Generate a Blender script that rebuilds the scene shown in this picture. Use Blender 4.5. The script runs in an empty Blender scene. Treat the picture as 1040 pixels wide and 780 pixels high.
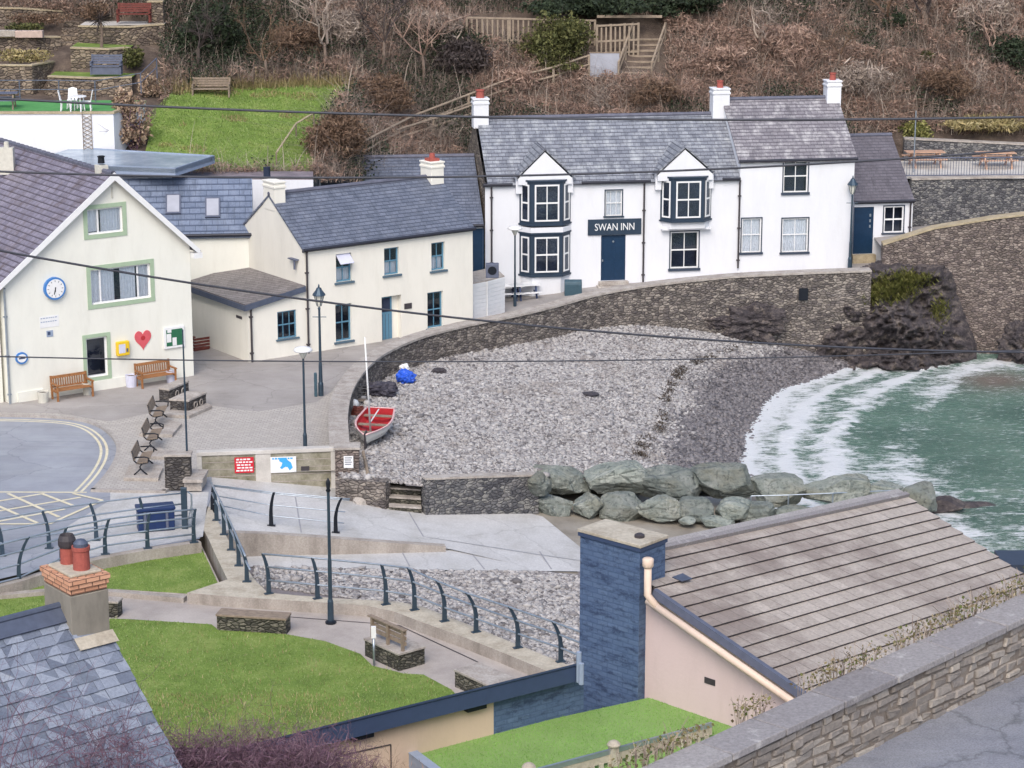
import bpy, bmesh, math, random
import numpy as np
from mathutils import Vector as V, Matrix, noise as mnoise
from mathutils.geometry import tessellate_polygon
R = math.radians
rnd = random.Random(7)
sc = bpy.context.scene
col = sc.collection
# ------------------------------------------------------------------ camera model
PITCH = R(14.1); CAMZ = 24.0; FOC = 2400.0
SP, CP = math.sin(PITCH), math.cos(PITCH)
def DIR(px, py):
    h = (px - 520) / FOC; v = (py - 390) / FOC
    return V((h, CP - SP * v, -(SP + CP * v)))
def P(px, py, z=0.0):                       # point on the level z seen at a photo pixel
    d = DIR(px, py); t = (z - CAMZ) / d.z
    return V((d.x * t, d.y * t, z))
def PT(px, py, t):
    d = DIR(px, py); return V((d.x * t, d.y * t, CAMZ + d.z * t))
def PF(px, py, f, it=12):                   # level given as a function of x,y
    z = 0.0
    for _ in range(it):
        p = P(px, py, z); z = f(p.x, p.y)
    return P(px, py, z)
# ------------------------------------------------------------------ mesh builder
Z = V((0, 0, 1))
class MB:
    def __init__(s): s.v = []; s.f = []; s.uv = []; s.mi = []
    def poly(s, pts, m=0, uv=None):
        i = len(s.v); pts = [V(p) for p in pts]
        s.v += pts; s.f.append(tuple(range(i, i + len(pts)))); s.mi.append(m)
        if uv is None:
            n = V((0, 0, 0))
            for a, b in zip(pts, pts[1:] + pts[:1]):
                n += V(((a.y - b.y) * (a.z + b.z), (a.z - b.z) * (a.x + b.x), (a.x - b.x) * (a.y + b.y)))
            n = n.normalized() if n.length > 1e-9 else Z
            t = V((1, 0, 0)) if abs(n.z) > .98 else Z.cross(n).normalized()
            b = n.cross(t)
            uv = [(p.dot(t), p.dot(b)) for p in pts]
        s.uv.append(uv)
    def par(s, o, a, b, c, m=0):            # parallelepiped from corner o and edges a,b,c
        o, a, b, c = V(o), V(a), V(b), V(c)
        if a.cross(b).dot(c) < 0: a, b = b, a
        p = [o, o + a, o + a + b, o + b, o + c, o + a + c, o + a + b + c, o + b + c]
        for q in ((3, 2, 1, 0), (4, 5, 6, 7), (0, 1, 5, 4), (1, 2, 6, 5), (2, 3, 7, 6), (3, 0, 4, 7)):
            s.poly([p[k] for k in q], m)
    def box(s, x0, x1, y0, y1, z0, z1, m=0):
        s.par((x0, y0, z0), (x1 - x0, 0, 0), (0, y1 - y0, 0), (0, 0, z1 - z0), m)
    def prism(s, pts, h, m=0):              # pts: planar outline, h: extrusion vector
        pts = [V(p) for p in pts]; h = V(h)
        n = V((0, 0, 0))
        for a, b in zip(pts, pts[1:] + pts[:1]): n += a.cross(b)
        if n.dot(h) < 0: pts = pts[::-1]
        for t in tessellate_polygon([pts]):
            tri = [pts[k] for k in t]
            nn = (tri[1] - tri[0]).cross(tri[2] - tri[0])
            if nn.dot(h) < 0: tri = tri[::-1]
            s.poly([p + h for p in tri], m); s.poly(tri[::-1], m)
        for a, b in zip(pts, pts[1:] + pts[:1]): s.poly([a, b, b + h, a + h], m)
    def sheet(s, pts, m=0):
        pts = [V(p) for p in pts]
        for t in tessellate_polygon([[V((p.x, p.y, 0)) for p in pts]]):
            tri = [pts[k] for k in t]
            if (tri[1] - tri[0]).cross(tri[2] - tri[0]).z < 0: tri = tri[::-1]
            s.poly(tri, m, [(p.x, p.y) for p in tri])
    def tube(s, pts, r, n=6, cap=True, m=0):
        pts = [V(p) for p in pts]; rr = r if isinstance(r, (list, tuple)) else [r] * len(pts)
        base = len(s.v); prev = None; L = 0
        for i, p in enumerate(pts):
            d = (pts[min(i + 1, len(pts) - 1)] - pts[max(i - 1, 0)]).normalized()
            a = prev - d * prev.dot(d) if prev is not None else (d.cross(Z) if abs(d.z) < .95 else d.cross(V((0, 1, 0))))
            a.normalize(); prev = a; b = d.cross(a)
            for k in range(n):
                an = 2 * math.pi * k / n
                s.v.append(p + (a * math.cos(an) + b * math.sin(an)) * rr[i])
        for i in range(len(pts) - 1):
            for k in range(n):
                k2 = (k + 1) % n
                s.f.append((base + i * n + k, base + i * n + k2, base + (i + 1) * n + k2, base + (i + 1) * n + k))
                s.uv.append([(k / n, i), ((k + 1) / n, i), ((k + 1) / n, i + 1), (k / n, i + 1)]); s.mi.append(m)
        if cap and n > 2:
            s.f.append(tuple(base + k for k in range(n - 1, -1, -1))); s.uv.append([(0, 0)] * n); s.mi.append(m)
            e = base + (len(pts) - 1) * n
            s.f.append(tuple(e + k for k in range(n))); s.uv.append([(0, 0)] * n); s.mi.append(m)
    def lathe(s, prof, c=(0, 0, 0), n=16, m=0):
        c = V(c); base = len(s.v)
        for r, z in prof:
            for k in range(n):
                a = 2 * math.pi * k / n
                s.v.append(c + V((r * math.cos(a), r * math.sin(a), z)))
        for i in range(len(prof) - 1):
            for k in range(n):
                k2 = (k + 1) % n
                s.f.append((base + i * n + k, base + i * n + k2, base + (i + 1) * n + k2, base + (i + 1) * n + k))
                s.uv.append([(k / n, prof[i][1]), ((k + 1) / n, prof[i][1]), ((k + 1) / n, prof[i + 1][1]), (k / n, prof[i + 1][1])]); s.mi.append(m)
        if prof[0][0] > 1e-4:
            s.f.append(tuple(base + k for k in range(n - 1, -1, -1))); s.uv.append([(0, 0)] * n); s.mi.append(m)
        if prof[-1][0] > 1e-4:
            e = base + (len(prof) - 1) * n
            s.f.append(tuple(e + k for k in range(n))); s.uv.append([(0, 0)] * n); s.mi.append(m)
    def xf(s, M):
        s.v = [M @ p for p in s.v]; return s
ORG = {}
def mkobj(name, me, mats, parent=None):
    o = bpy.data.objects.new(name, me); col.objects.link(o)
    for m in (mats if isinstance(mats, (list, tuple)) else [mats]): me.materials.append(m)
    if parent is not None: o.parent = parent
    ORG[o.name] = ORG.get(parent.name, V((0, 0, 0))) if parent is not None else V((0, 0, 0))
    return o
def build(name, mb, mats, parent=None, smooth=False, bevel=0, label=None):
    org = ORG.get(parent.name, V((0, 0, 0))) if parent is not None else V((0, 0, 0))
    me = bpy.data.meshes.new(name)
    me.from_pydata([tuple(p - org) for p in mb.v], [], mb.f)
    uvl = me.uv_layers.new(name='UVMap')
    flat = [c for u in mb.uv for q in u for c in q]
    uvl.data.foreach_set('uv', flat)
    me.polygons.foreach_set('material_index', mb.mi)
    if smooth: me.polygons.foreach_set('use_smooth', [True] * len(mb.f))
    me.validate(); me.update()
    o = mkobj(name, me, mats, parent)
    if bevel:
        bm = bmesh.new(); bm.from_mesh(me); bmesh.ops.remove_doubles(bm, verts=bm.verts, dist=1e-4); bm.to_mesh(me); bm.free()
        b = o.modifiers.new('bevel', 'BEVEL'); b.width = bevel; b.segments = 2; b.limit_method = 'ANGLE'
    if label: o['label'] = label
    return o
def np_obj(name, verts, faces, mats, parent=None, smooth=False, uv=None, attr=None):
    me = bpy.data.meshes.new(name); verts = np.asarray(verts, np.float32); faces = np.asarray(faces, np.int32)
    k = faces.shape[1]
    if parent is not None: verts = verts - np.array(ORG.get(parent.name, V((0, 0, 0))), np.float32)
    me.vertices.add(len(verts)); me.vertices.foreach_set('co', verts.ravel())
    me.loops.add(faces.size); me.loops.foreach_set('vertex_index', faces.ravel())
    me.polygons.add(len(faces)); me.polygons.foreach_set('loop_start', np.arange(0, faces.size, k, dtype=np.int32))
    me.polygons.foreach_set('loop_total', np.full(len(faces), k, np.int32))
    if smooth: me.polygons.foreach_set('use_smooth', np.ones(len(faces), bool))
    if uv is not None:
        l = me.uv_layers.new(name='UVMap'); l.data.foreach_set('uv', np.asarray(uv, np.float32)[faces.ravel()].ravel())
    me.update(calc_edges=True)
    if attr:
        for an, vals in attr.items():
            a = me.attributes.new(an, 'FLOAT', 'POINT'); a.data.foreach_set('value', np.asarray(vals, np.float32))
    return mkobj(name, me, mats, parent)
def tag(o, label=None, cat=None, group=None, kind=None):
    if label: o['label'] = label
    if cat: o['category'] = cat
    if group: o['group'] = group
    if kind: o['kind'] = kind
    return o
def thing(name, label, cat, loc=(0, 0, 0), rz=0, group=None):
    o = bpy.data.objects.new(name, None); col.objects.link(o); o.empty_display_size = .2
    o.location = loc; o.rotation_euler = (0, 0, rz); ORG[o.name] = V(loc) if rz == 0 else V((0, 0, 0))
    return tag(o, label, cat, group)
def dup(root, loc, rz=0, label=None, scale=None):
    r = root.copy(); col.objects.link(r); r.location = loc; r.rotation_euler = (0, 0, rz)
    if label: r['label'] = label
    if scale: r.scale = (scale,) * 3
    for ch in list(root.children):
        c = ch.copy(); col.objects.link(c); c.parent = r
        for g in list(ch.children):
            d = g.copy(); col.objects.link(d); d.parent = c
    return r
class Facade:
    def __init__(s, O, U, base=None):
        s.O = V(O); u = V((U[0], U[1], 0)).normalized(); s.U = u; s.N = V((u.y, -u.x, 0))
    def w(s, u, v, d=0): return s.O + s.U * u + Z * v + s.N * d
    def px(s, x, y, d=0):
        dr = DIR(x, y); cam = V((0, 0, CAMZ)); o = s.O + s.N * d
        t = (o - cam).dot(s.N) / dr.dot(s.N); p = cam + dr * t - o
        return p.dot(s.U), p.z
    def rect(s, x0, y0, x1, y1, d=0):       # left-top and right-bottom pixels -> u0,v0,u1,v1
        a = s.px(x0, y0, d); b = s.px(x1, y1, d); return a[0], b[1], b[0], a[1]
    def box(s, mb, u0, u1, v0, v1, d0, d1, m=0):
        mb.par(s.w(u0, v0, d0), s.U * (u1 - u0), Z * (v1 - v0), s.N * (d1 - d0), m)
def clip(poly, a, b):                        # keep the left side of a->b (2D, ccw)
    out = []
    for p, q in zip(poly, poly[1:] + poly[:1]):
        sp = (b[0] - a[0]) * (p[1] - a[1]) - (b[1] - a[1]) * (p[0] - a[0])
        sq = (b[0] - a[0]) * (q[1] - a[1]) - (b[1] - a[1]) * (q[0] - a[0])
        if sp >= -1e-9: out.append(p)
        if (sp > 1e-9 and sq < -1e-9) or (sp < -1e-9 and sq > 1e-9):
            t = sp / (sp - sq); out.append((p[0] + t * (q[0] - p[0]), p[1] + t * (q[1] - p[1])))
    return out
def wall_front(mb, F, outline, holes, depth=.14, m=0, step=None):
    us = sorted({round(x, 4) for x in [p[0] for p in outline] + [h[0] for h in holes] + [h[2] for h in holes]})
    vs = sorted({round(x, 4) for x in [p[1] for p in outline] + [h[1] for h in holes] + [h[3] for h in holes]})
    for a, b in zip(us, us[1:]):
        for c, d in zip(vs, vs[1:]):
            cu, cv = (a + b) / 2, (c + d) / 2
            if any(h[0] < cu < h[2] and h[1] < cv < h[3] for h in holes): continue
            poly = [(a, c), (b, c), (b, d), (a, d)]
            for p, q in zip(outline, outline[1:] + outline[:1]):
                poly = clip(poly, p, q)
                if len(poly) < 3: break
            if len(poly) >= 3: mb.poly([F.w(u, v) for u, v in poly], m)
    for u0, v0, u1, v1 in holes:
        for p, q in (((u0, v0), (u1, v0)), ((u1, v0), (u1, v1)), ((u1, v1), (u0, v1)), ((u0, v1), (u0, v0))):
            mb.poly([F.w(*q), F.w(*p), F.w(*p, -depth), F.w(*q, -depth)], m)
def circle_pts(F, u, v, r, n=24, d=0, ry=None):
    ry = ry or r
    return [F.w(u + r * math.cos(2 * math.pi * k / n), v + ry * math.sin(2 * math.pi * k / n), d) for k in range(n)]
# ------------------------------------------------------------------ materials
def lin(c):
    f = lambda x: x / 12.92 if x <= .04045 else ((x + .055) / 1.055) ** 2.4
    return tuple(f(x / 255) for x in c) + (1,)
class NT:
    def __init__(s, name, rough=.8):
        s.m = bpy.data.materials.new(name); s.m.use_nodes = True; s.t = s.m.node_tree
        s.b = s.t.nodes['Principled BSDF']; s.b.inputs['Roughness'].default_value = rough
        s.b.inputs['Specular IOR Level'].default_value = .3
        s.out = s.t.nodes['Material Output']
    def n(s, typ, **kw):
        nd = s.t.nodes.new('ShaderNode' + typ)
        for k, v in kw.items():
            if k in nd.inputs: s.set(nd.inputs[k], v)
            else: setattr(nd, k, v)
        return nd
    def set(s, sock, v):
        if hasattr(v, 'is_output') or isinstance(v, bpy.types.NodeSocket): s.t.links.new(v, sock)
        else: sock.default_value = v
    def uv(s, sx=1, sy=1):
        c = s.n('TexCoord').outputs['UV']
        if sx == 1 and sy == 1: return c
        mp = s.n('Mapping'); s.set(mp.inputs['Vector'], c); mp.inputs['Scale'].default_value = (sx, sy, 1); return mp.outputs[0]
    def pos(s, sx=1, sy=1, sz=1):
        c = s.n('NewGeometry').outputs['Position']
        mp = s.n('Mapping'); s.set(mp.inputs['Vector'], c); mp.inputs['Scale'].default_value = (sx, sy, sz); return mp.outputs[0]
    def noise(s, vec, scale, detail=4, rough=.6, out='Fac'):
        nd = s.n('TexNoise'); s.set(nd.inputs['Vector'], vec); nd.inputs['Scale'].default_value = scale
        nd.inputs['Detail'].default_value = detail; nd.inputs['Roughness'].default_value = rough
        return nd.outputs[out]
    def ramp(s, fac, stops, interp='LINEAR'):
        r = s.n('ValToRGB'); s.set(r.inputs[0], fac); e = r.color_ramp.elements; r.color_ramp.interpolation = interp
        while len(e) < len(stops): e.new(.5)
        for k, (p, c) in zip(e, stops):
            k.position = p; k.color = c if len(c) == 4 else tuple(c) + (1,)
        return r.outputs[0]
    def mix(s, f, a, b, mode='MIX'):
        m = s.n('Mix', data_type='RGBA', blend_type=mode)
        for k, v in ((0, f), (6, a), (7, b)): s.set(m.inputs[k], v)
        return m.outputs[2]
    def math(s, op, a, b=0):
        m = s.n('Math', operation=op); s.set(m.inputs[0], a); s.set(m.inputs[1], b); return m.outputs[0]
    def bump(s, h, strength=.5, dist=.02):
        b = s.n('Bump'); s.set(b.inputs['Height'], h); b.inputs['Strength'].default_value = strength; b.inputs['Distance'].default_value = dist
        s.set(s.b.inputs['Normal'], b.outputs[0]); return b
    def base(s, c): s.set(s.b.inputs['Base Color'], c)
def g(v): return (v, v, v, 1)
def m_plain(name, c, rough=.5, metal=0, var=.12, scale=6):
    t = NT(name, rough); c = lin(c); n = t.noise(t.pos(), scale, 5)
    t.base(t.ramp(n, [(.3, tuple(x * (1 - var) for x in c[:3])), (.7, tuple(min(1, x * (1 + var)) for x in c[:3]))]))
    t.b.inputs['Metallic'].default_value = metal; return t.m
def m_render(name, c, stain=.1, scale=1.0):
    t = NT(name, .9); c = lin(c)
    n1 = t.noise(t.pos(1, 1, .35), .9 * scale, 6, .65); n2 = t.noise(t.pos(), 14, 4)
    d = tuple(x * (1 - stain * 1.6) for x in c[:3]); 
    c1 = t.ramp(n1, [(.28, d), (.5, c[:3]), (.8, tuple(min(.92, x * 1.05) for x in c[:3]))])
    st = t.noise(t.pos(1.3, 1.3, .22), 1.3, 7, .75)          # rain streaks running down
    c2 = t.mix(t.ramp(st, [(.52, g(0)), (.78, g(.30 + stain))]), c1, tuple(x * y for x, y in zip(c[:3], (.80, .79, .74))) + (1,))
    t.base(c2); h = t.math('ADD', t.math('MULTIPLY', n2, .6), t.noise(t.pos(), 3, 3)); t.bump(h, .35, .02); return t.m
def m_slate(name, c1, c2, cm, w=.28, h=.2, lich=(170, 168, 160), lamt=.25, rough=.45):
    t = NT(name, rough); uv = t.uv()
    b = t.n('TexBrick', offset=.5); t.set(b.inputs['Vector'], uv)
    b.inputs['Color1'].default_value = lin(c1); b.inputs['Color2'].default_value = lin(c2); b.inputs['Mortar'].default_value = lin(cm)
    b.inputs['Scale'].default_value = 1; b.inputs['Mortar Size'].default_value = .009; b.inputs['Mortar Smooth'].default_value = .1
    b.inputs['Brick Width'].default_value = w; b.inputs['Row Height'].default_value = h
    n = t.noise(t.uv(.8, .45), 2.2, 8, .72); n2 = t.noise(t.uv(), 9, 5, .7)
    cc = t.mix(t.ramp(n2, [(.3, g(.0)), (.75, g(.6))]), b.outputs['Color'], lin(tuple(int(x * .72) for x in c1)))
    cc = t.mix(t.ramp(n, [(.5, g(0)), (.68, g(lamt * 2.2))]), cc, lin(lich))
    dk = t.noise(t.uv(2.2, .5), 1.3, 6, .7)
    cc = t.mix(t.ramp(dk, [(.52, g(0)), (.72, g(.55))]), cc, lin(tuple(int(x * .55) for x in c1)))
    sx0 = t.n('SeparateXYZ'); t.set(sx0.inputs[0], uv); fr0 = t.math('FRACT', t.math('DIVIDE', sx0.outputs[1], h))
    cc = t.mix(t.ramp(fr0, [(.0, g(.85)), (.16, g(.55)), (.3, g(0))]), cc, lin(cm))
    t.base(cc)
    # each course tips up towards its lower edge
    sx = t.n('SeparateXYZ'); t.set(sx.inputs[0], uv)
    fr = t.math('FRACT', t.math('DIVIDE', sx.outputs[1], h))
    hh = t.math('ADD', t.math('MULTIPLY', t.math('SUBTRACT', 1, fr), .8), t.math('MULTIPLY', b.outputs['Fac'], -.6))
    t.bump(t.math('ADD', hh, t.math('MULTIPLY', n2, .4)), .8, .03); return t.m
def m_rubble(name, cols, mortar, sx=2.0, sy=4.2, mort=.06, bump=.9, patch=.35):
    t = NT(name, .92)
    wob = t.noise(t.uv(), 2.5, 3, .5, 'Color')
    va = t.n('VectorMath', operation='MULTIPLY_ADD'); t.set(va.inputs[0], wob); va.inputs[1].default_value = (.14, .1, 0); t.set(va.inputs[2], t.uv())
    mp = t.n('Mapping'); t.set(mp.inputs['Vector'], va.outputs[0]); mp.inputs['Scale'].default_value = (sx, sy, 1)
    vo = t.n('TexVoronoi', voronoi_dimensions='2D', feature='F1'); t.set(vo.inputs['Vector'], mp.outputs[0]); vo.inputs['Scale'].default_value = 1
    ve = t.n('TexVoronoi', voronoi_dimensions='2D', feature='DISTANCE_TO_EDGE'); t.set(ve.inputs['Vector'], mp.outputs[0]); ve.inputs['Scale'].default_value = 1
    se = t.n('SeparateColor'); t.set(se.inputs[0], vo.outputs['Color'])
    k = len(cols); cc = t.ramp(se.outputs[0], [(i / k, lin(c)) for i, c in enumerate(cols)], 'CONSTANT')
    n = t.noise(t.uv(), 12, 8, .8); cc = t.mix(t.ramp(n, [(.36, g(.65)), (.6, g(0))]), cc, g(.03)); cc = t.mix(t.ramp(t.noise(t.uv(1, 1.6), 7, 6, .8), [(.56, g(0)), (.7, g(.5))]), cc, lin(tuple(min(255, int(x * 1.25)) for x in cols[-1])))
    edge = t.ramp(ve.outputs['Distance'], [(mort * .4, g(1)), (mort * 1.6, g(0))])
    cc = t.mix(edge, cc, lin(mortar))
    p = t.noise(t.uv(.35, .6), 1.1, 6, .7)
    cc = t.mix(t.ramp(p, [(.45, g(0)), (.68, g(patch))]), cc, lin(tuple(int(x * .62) for x in cols[0])))
    cc = t.mix(t.ramp(t.noise(t.uv(.5, .5), 1.7, 6, .7), [(.56, g(0)), (.72, g(patch))]), cc, lin(tuple(min(255, int(x * 1.15)) for x in cols[-1])))
    t.base(cc)
    hh = t.math('ADD', t.ramp(ve.outputs['Distance'], [(0, g(0)), (.22, g(.9))]), t.math('MULTIPLY', n, .5))
    hh = t.math('ADD', hh, t.math('MULTIPLY', se.outputs[1], .5))
    t.bump(hh, bump, .06); return t.m
def m_ground(name, stops, scale=1.2, fine=30, bump=.3, rough=.9, fineamt=.35, stretch=(1, 1, 1), crack=0):
    t = NT(name, rough); n = t.noise(t.pos(*stretch), scale, 8, .65); f = t.noise(t.pos(), fine, 3, .7)
    cc = t.ramp(n, [(p, lin(c)) for p, c in stops])
    cc = t.mix(t.ramp(f, [(.35, g(fineamt)), (.65, g(0))]), cc, t.mix(1, cc, g(.45), 'MULTIPLY'))
    if crack:
        wv = t.noise(t.pos(), 1.5, 4, .6, 'Color'); va = t.n('VectorMath', operation='MULTIPLY_ADD'); t.set(va.inputs[0], wv); va.inputs[1].default_value = (.8, .8, 0); t.set(va.inputs[2], t.pos())
        ve = t.n('TexVoronoi', feature='DISTANCE_TO_EDGE', voronoi_dimensions='2D'); t.set(ve.inputs['Vector'], va.outputs[0]); ve.inputs['Scale'].default_value = .28
        vc = t.n('TexVoronoi', voronoi_dimensions='2D'); t.set(vc.inputs['Vector'], va.outputs[0]); vc.inputs['Scale'].default_value = .28; sc_ = t.n('SeparateColor'); t.set(sc_.inputs[0], vc.outputs['Color'])
        cc = t.mix(t.ramp(sc_.outputs[0], [(.6, g(0)), (.62, g(crack * .5))], 'CONSTANT'), cc, t.mix(1, cc, g(.62), 'MULTIPLY'))
        cc = t.mix(t.ramp(ve.outputs['Distance'], [(.0, g(crack)), (.012, g(0))]), cc, t.mix(1, cc, g(.35), 'MULTIPLY'))
        sm = t.noise(t.pos(.25, 1.4, 1), .8, 7, .75); cc = t.mix(t.ramp(sm, [(.5, g(0)), (.72, g(crack))]), cc, t.mix(1, cc, (.58, .58, .5, 1), 'MULTIPLY'))
    t.base(cc); t.bump(f, bump, .02); return t.m
def m_island(name, cols, rough=.85, bumpscale=25, bump=.3, patch=None, spread=.25):
    t = NT(name, rough); r = t.n('NewGeometry').outputs['Random Per Island']; k = len(cols)
    cc = t.ramp(r, [(i / max(1, k - 1), lin(c)) for i, c in enumerate(cols)])
    n = t.noise(t.pos(), bumpscale, 5, .7)
    cc = t.mix(t.ramp(n, [(.35, g(spread * 1.6)), (.65, g(0))]), cc, t.mix(1, cc, g(.4), 'MULTIPLY'))
    if patch:
        p = t.noise(t.pos(), patch[1], 7, .7); cc = t.mix(t.ramp(p, [(patch[2], g(0)), (patch[2] + .14, g(patch[3]))]), cc, lin(patch[0]))
    t.base(cc)
    if bump: t.bump(n, bump, .02)
    return t.m
def m_leaf(name, cols, rough=.7):
    t = NT(name, rough); r = t.n('NewGeometry').outputs['Random Per Island']; k = len(cols)
    cc = t.ramp(r, [(i / max(1, k - 1), lin(c)) for i, c in enumerate(cols)])
    p = t.noise(t.pos(), .8, 4, .6); cc = t.mix(t.ramp(p, [(.35, g(.4)), (.6, g(0))]), cc, t.mix(1, cc, g(.55), 'MULTIPLY'))
    t.base(cc); t.b.inputs['Specular IOR Level'].default_value = .15; return t.m
def m_glass(name, tint=(.9, .93, .95)):
    t = NT(name, .04); m = t.n('MixShader'); tr = t.n('BsdfTransparent'); tr.inputs[0].default_value = tint + (1,)
    gl = t.n('BsdfGlossy'); gl.inputs['Roughness'].default_value = .03; gl.inputs['Color'].default_value = (.8, .88, .95, 1)
    lw = t.n('LayerWeight'); lw.inputs[0].default_value = .25
    nz = t.noise(t.pos(), 2.5, 2); b = t.n('Bump'); t.set(b.inputs['Height'], nz); b.inputs['Strength'].default_value = .12; b.inputs['Distance'].default_value = .05
    t.set(gl.inputs['Normal'], b.outputs[0])
    t.set(m.inputs[0], t.math('ADD', t.math('MULTIPLY', lw.outputs['Fresnel'], .8), .09)); t.set(m.inputs[1], tr.outputs[0]); t.set(m.inputs[2], gl.outputs[0])
    t.set(t.out.inputs['Surface'], m.outputs[0]); return t.m
M = {}
M['cream'] = m_render('cream_render', (226, 226, 217), .05)
M['cream2'] = m_render('cottage_render', (228, 225, 215), .05)
M['white'] = m_render('white_render', (220, 222, 227), .03)
M['pink'] = m_render('pale_pink_render', (213, 192, 190), .06)
M['buff'] = m_render('buff_render', (206, 184, 162), .07)
M['grey_render'] = m_render('grey_cement_render', (140, 135, 125), .22, 2.2)
M['white_paint'] = m_plain('white_paint', (226, 227, 228), .4, 0, .04)
M['green_paint'] = m_plain('sage_green_paint', (162, 182, 156), .5, 0, .06)
M['navy'] = m_plain('navy_paint', (48, 62, 78), .4, 0, .1)
M['door_blue'] = m_plain('blue_door_paint', (30, 54, 80), .35, 0, .1)
M['teal'] = m_plain('teal_blue_paint', (92, 134, 158), .45, 0, .07)
M['teal_dark'] = m_plain('slate_teal_sill', (84, 104, 118), .6, 0, .08)
M['slate_sill'] = m_plain('dark_sill_paint', (58, 68, 84), .5)
M['black'] = m_plain('black_iron', (34, 38, 46), .4, .3)
M['rail'] = m_plain('blue_grey_rail_paint', (64, 80, 94), .35, .4)
M['board_grey'] = m_plain('pale_grey_board', (164, 167, 178), .6, 0, .08, 2)
M['galv'] = m_plain('galvanised_rail', (168, 178, 188), .35, .7)
M['pipe'] = m_plain('brown_black_pipe', (66, 62, 66), .5)
M['gutter'] = m_plain('dark_gutter', (48, 50, 60), .45)
M['wood'] = m_plain('oiled_wood', (150, 104, 66), .6, 0, .25, 9)
M['grey_wood'] = m_plain('weathered_wood', (136, 122, 108), .8, 0, .22, 8)
M['pale_wood'] = m_plain('pale_timber', (150, 136, 120), .8, 0, .2, 6)
M['red_wood'] = m_plain('red_stained_wood', (106, 56, 50), .7, 0, .2)
M['orange_wood'] = m_plain('new_cedar_wood', (184, 150, 128), .7, 0, .15)
M['red_paint'] = m_plain('red_paint', (178, 38, 46), .45, 0, .12)
M['sign_red'] = m_plain('red_sign_paint', (196, 36, 52), .5, 0, .05)
M['sign_blue'] = m_plain('sky_blue_sign_print', (66, 162, 220), .5, 0, .05)
M['yellow'] = m_plain('yellow_plastic', (226, 190, 48), .4, 0, .06)
M['heart'] = m_plain('heart_red_paint', (206, 92, 100), .6, 0, .08)
M['board_green'] = m_plain('green_baize', (46, 104, 76), .9, 0, .1)
M['clock_blue'] = m_plain('clock_blue', (66, 124, 190), .4, 0, .06)
M['terracotta'] = m_island('terracotta', [(156, 84, 76), (172, 94, 84)], .8, 20, .2)
M['boat_white'] = m_plain('boat_hull_paint', (214, 212, 206), .4, 0, .08, 4)
M['boat_red'] = m_plain('boat_red_paint', (176, 52, 58), .5, 0, .15, 5)
M['rim_pink'] = m_plain('faded_pink_rim', (214, 178, 178), .45, 0, .1)
M['tarp'] = m_plain('blue_tarpaulin', (48, 92, 200), .4, 0, .2, 4)
M['dark_tarp'] = m_plain('dark_tarpaulin', (64, 62, 72), .6, 0, .25, 5)
M['bin_blue'] = m_plain('navy_bin_plastic', (34, 52, 92), .45)
M['teal_bin'] = m_plain('dark_teal_plastic', (60, 84, 96), .5)
M['terracotta_pale'] = m_plain('pale_pink_stone', (184, 164, 154), .9, 0, .12)
M['tub'] = m_plain('pale_lilac_tub', (204, 206, 224), .5, 0, .05)
M['stone_pot'] = m_plain('stone_pot', (196, 194, 184), .9, 0, .1)
M['bench_grey'] = m_plain('blue_grey_bench_paint', (92, 98, 116), .6, 0, .12)
M['lead'] = m_plain('lead_flashing', (86, 94, 112), .5, .2, .15)
M['fascia_blue'] = m_plain('blue_fascia_paint', (62, 76, 104), .4, 0, .08)
M['fascia_grey'] = m_plain('grey_blue_fascia', (146, 160, 182), .5, 0, .08)
M['pipe_cream'] = m_plain('cream_barge_board', (222, 200, 182), .5, 0, .05)
M['wire'] = m_plain('cable_black', (66, 68, 76), .5)
M['interior'] = m_plain('dark_room', (46, 54, 74), .9, 0, .3, 2)
M['curtain'] = m_plain('net_curtain', (236, 238, 244), .9, 0, .08, 8)
M['glass'] = m_glass('window_glass')
M['lamp_glass'] = m_plain('frosted_lamp_glass', (206, 206, 196), .25, 0, .05)
M['flat_roof'] = m_ground('wet_flat_roof_felt', [(.3, (132, 148, 164)), (.5, (154, 168, 182)), (.7, (182, 194, 204))], .8, 12, .1, .25, .15)
M['brown_felt'] = m_ground('brown_grey_roof_felt', [(.3, (120, 112, 118)), (.6, (150, 140, 146))], 1.5, 12, .2, .7)
# roofs
M['slate_purple'] = m_slate('purple_slate', (128, 122, 136), (154, 148, 162), (70, 60, 66), .34, .27, (96, 82, 78), .45)
M['slate_blue'] = m_slate('blue_slate', (112, 124, 146), (132, 144, 166), (66, 76, 98), .5, .33, (158, 166, 180), .12, .35)
M['slate_dark'] = m_slate('dark_blue_slate', (102, 109, 124), (122, 129, 145), (74, 78, 92), .34, .22, (138, 143, 154), .2)
M['slate_inn'] = m_slate('mottled_grey_slate', (124, 128, 138), (158, 162, 170), (78, 80, 90), .34, .25, (190, 194, 196), .34)
M['slate_house'] = m_slate('lichened_slate', (132, 128, 134), (156, 152, 156), (84, 80, 88), .34, .25, (192, 190, 190), .45)
M['slate_annexe'] = m_slate('purple_grey_slate', (106, 102, 108), (118, 114, 121), (90, 86, 93), .34, .22, (170, 166, 176), .06)
M['slate_lean'] = m_slate('brown_grey_slate', (118, 112, 112), (140, 134, 134), (78, 72, 74), .4, .28, (166, 160, 158), .25)
M['slates_real'] = m_island('grey_blue_slates', [(104, 112, 128), (122, 130, 146), (140, 148, 164), (152, 160, 174), (130, 138, 154), (112, 120, 134)], .38, 22, .35, ((170, 172, 170), 3.0, .60, .5))
M['tiles_real'] = m_island('brown_concrete_tiles', [(174, 164, 155), (186, 176, 167), (193, 183, 174), (178, 168, 159), (190, 180, 171)], .8, 16, .35, ((120, 107, 102), .3, .47, .65), .3)
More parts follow.
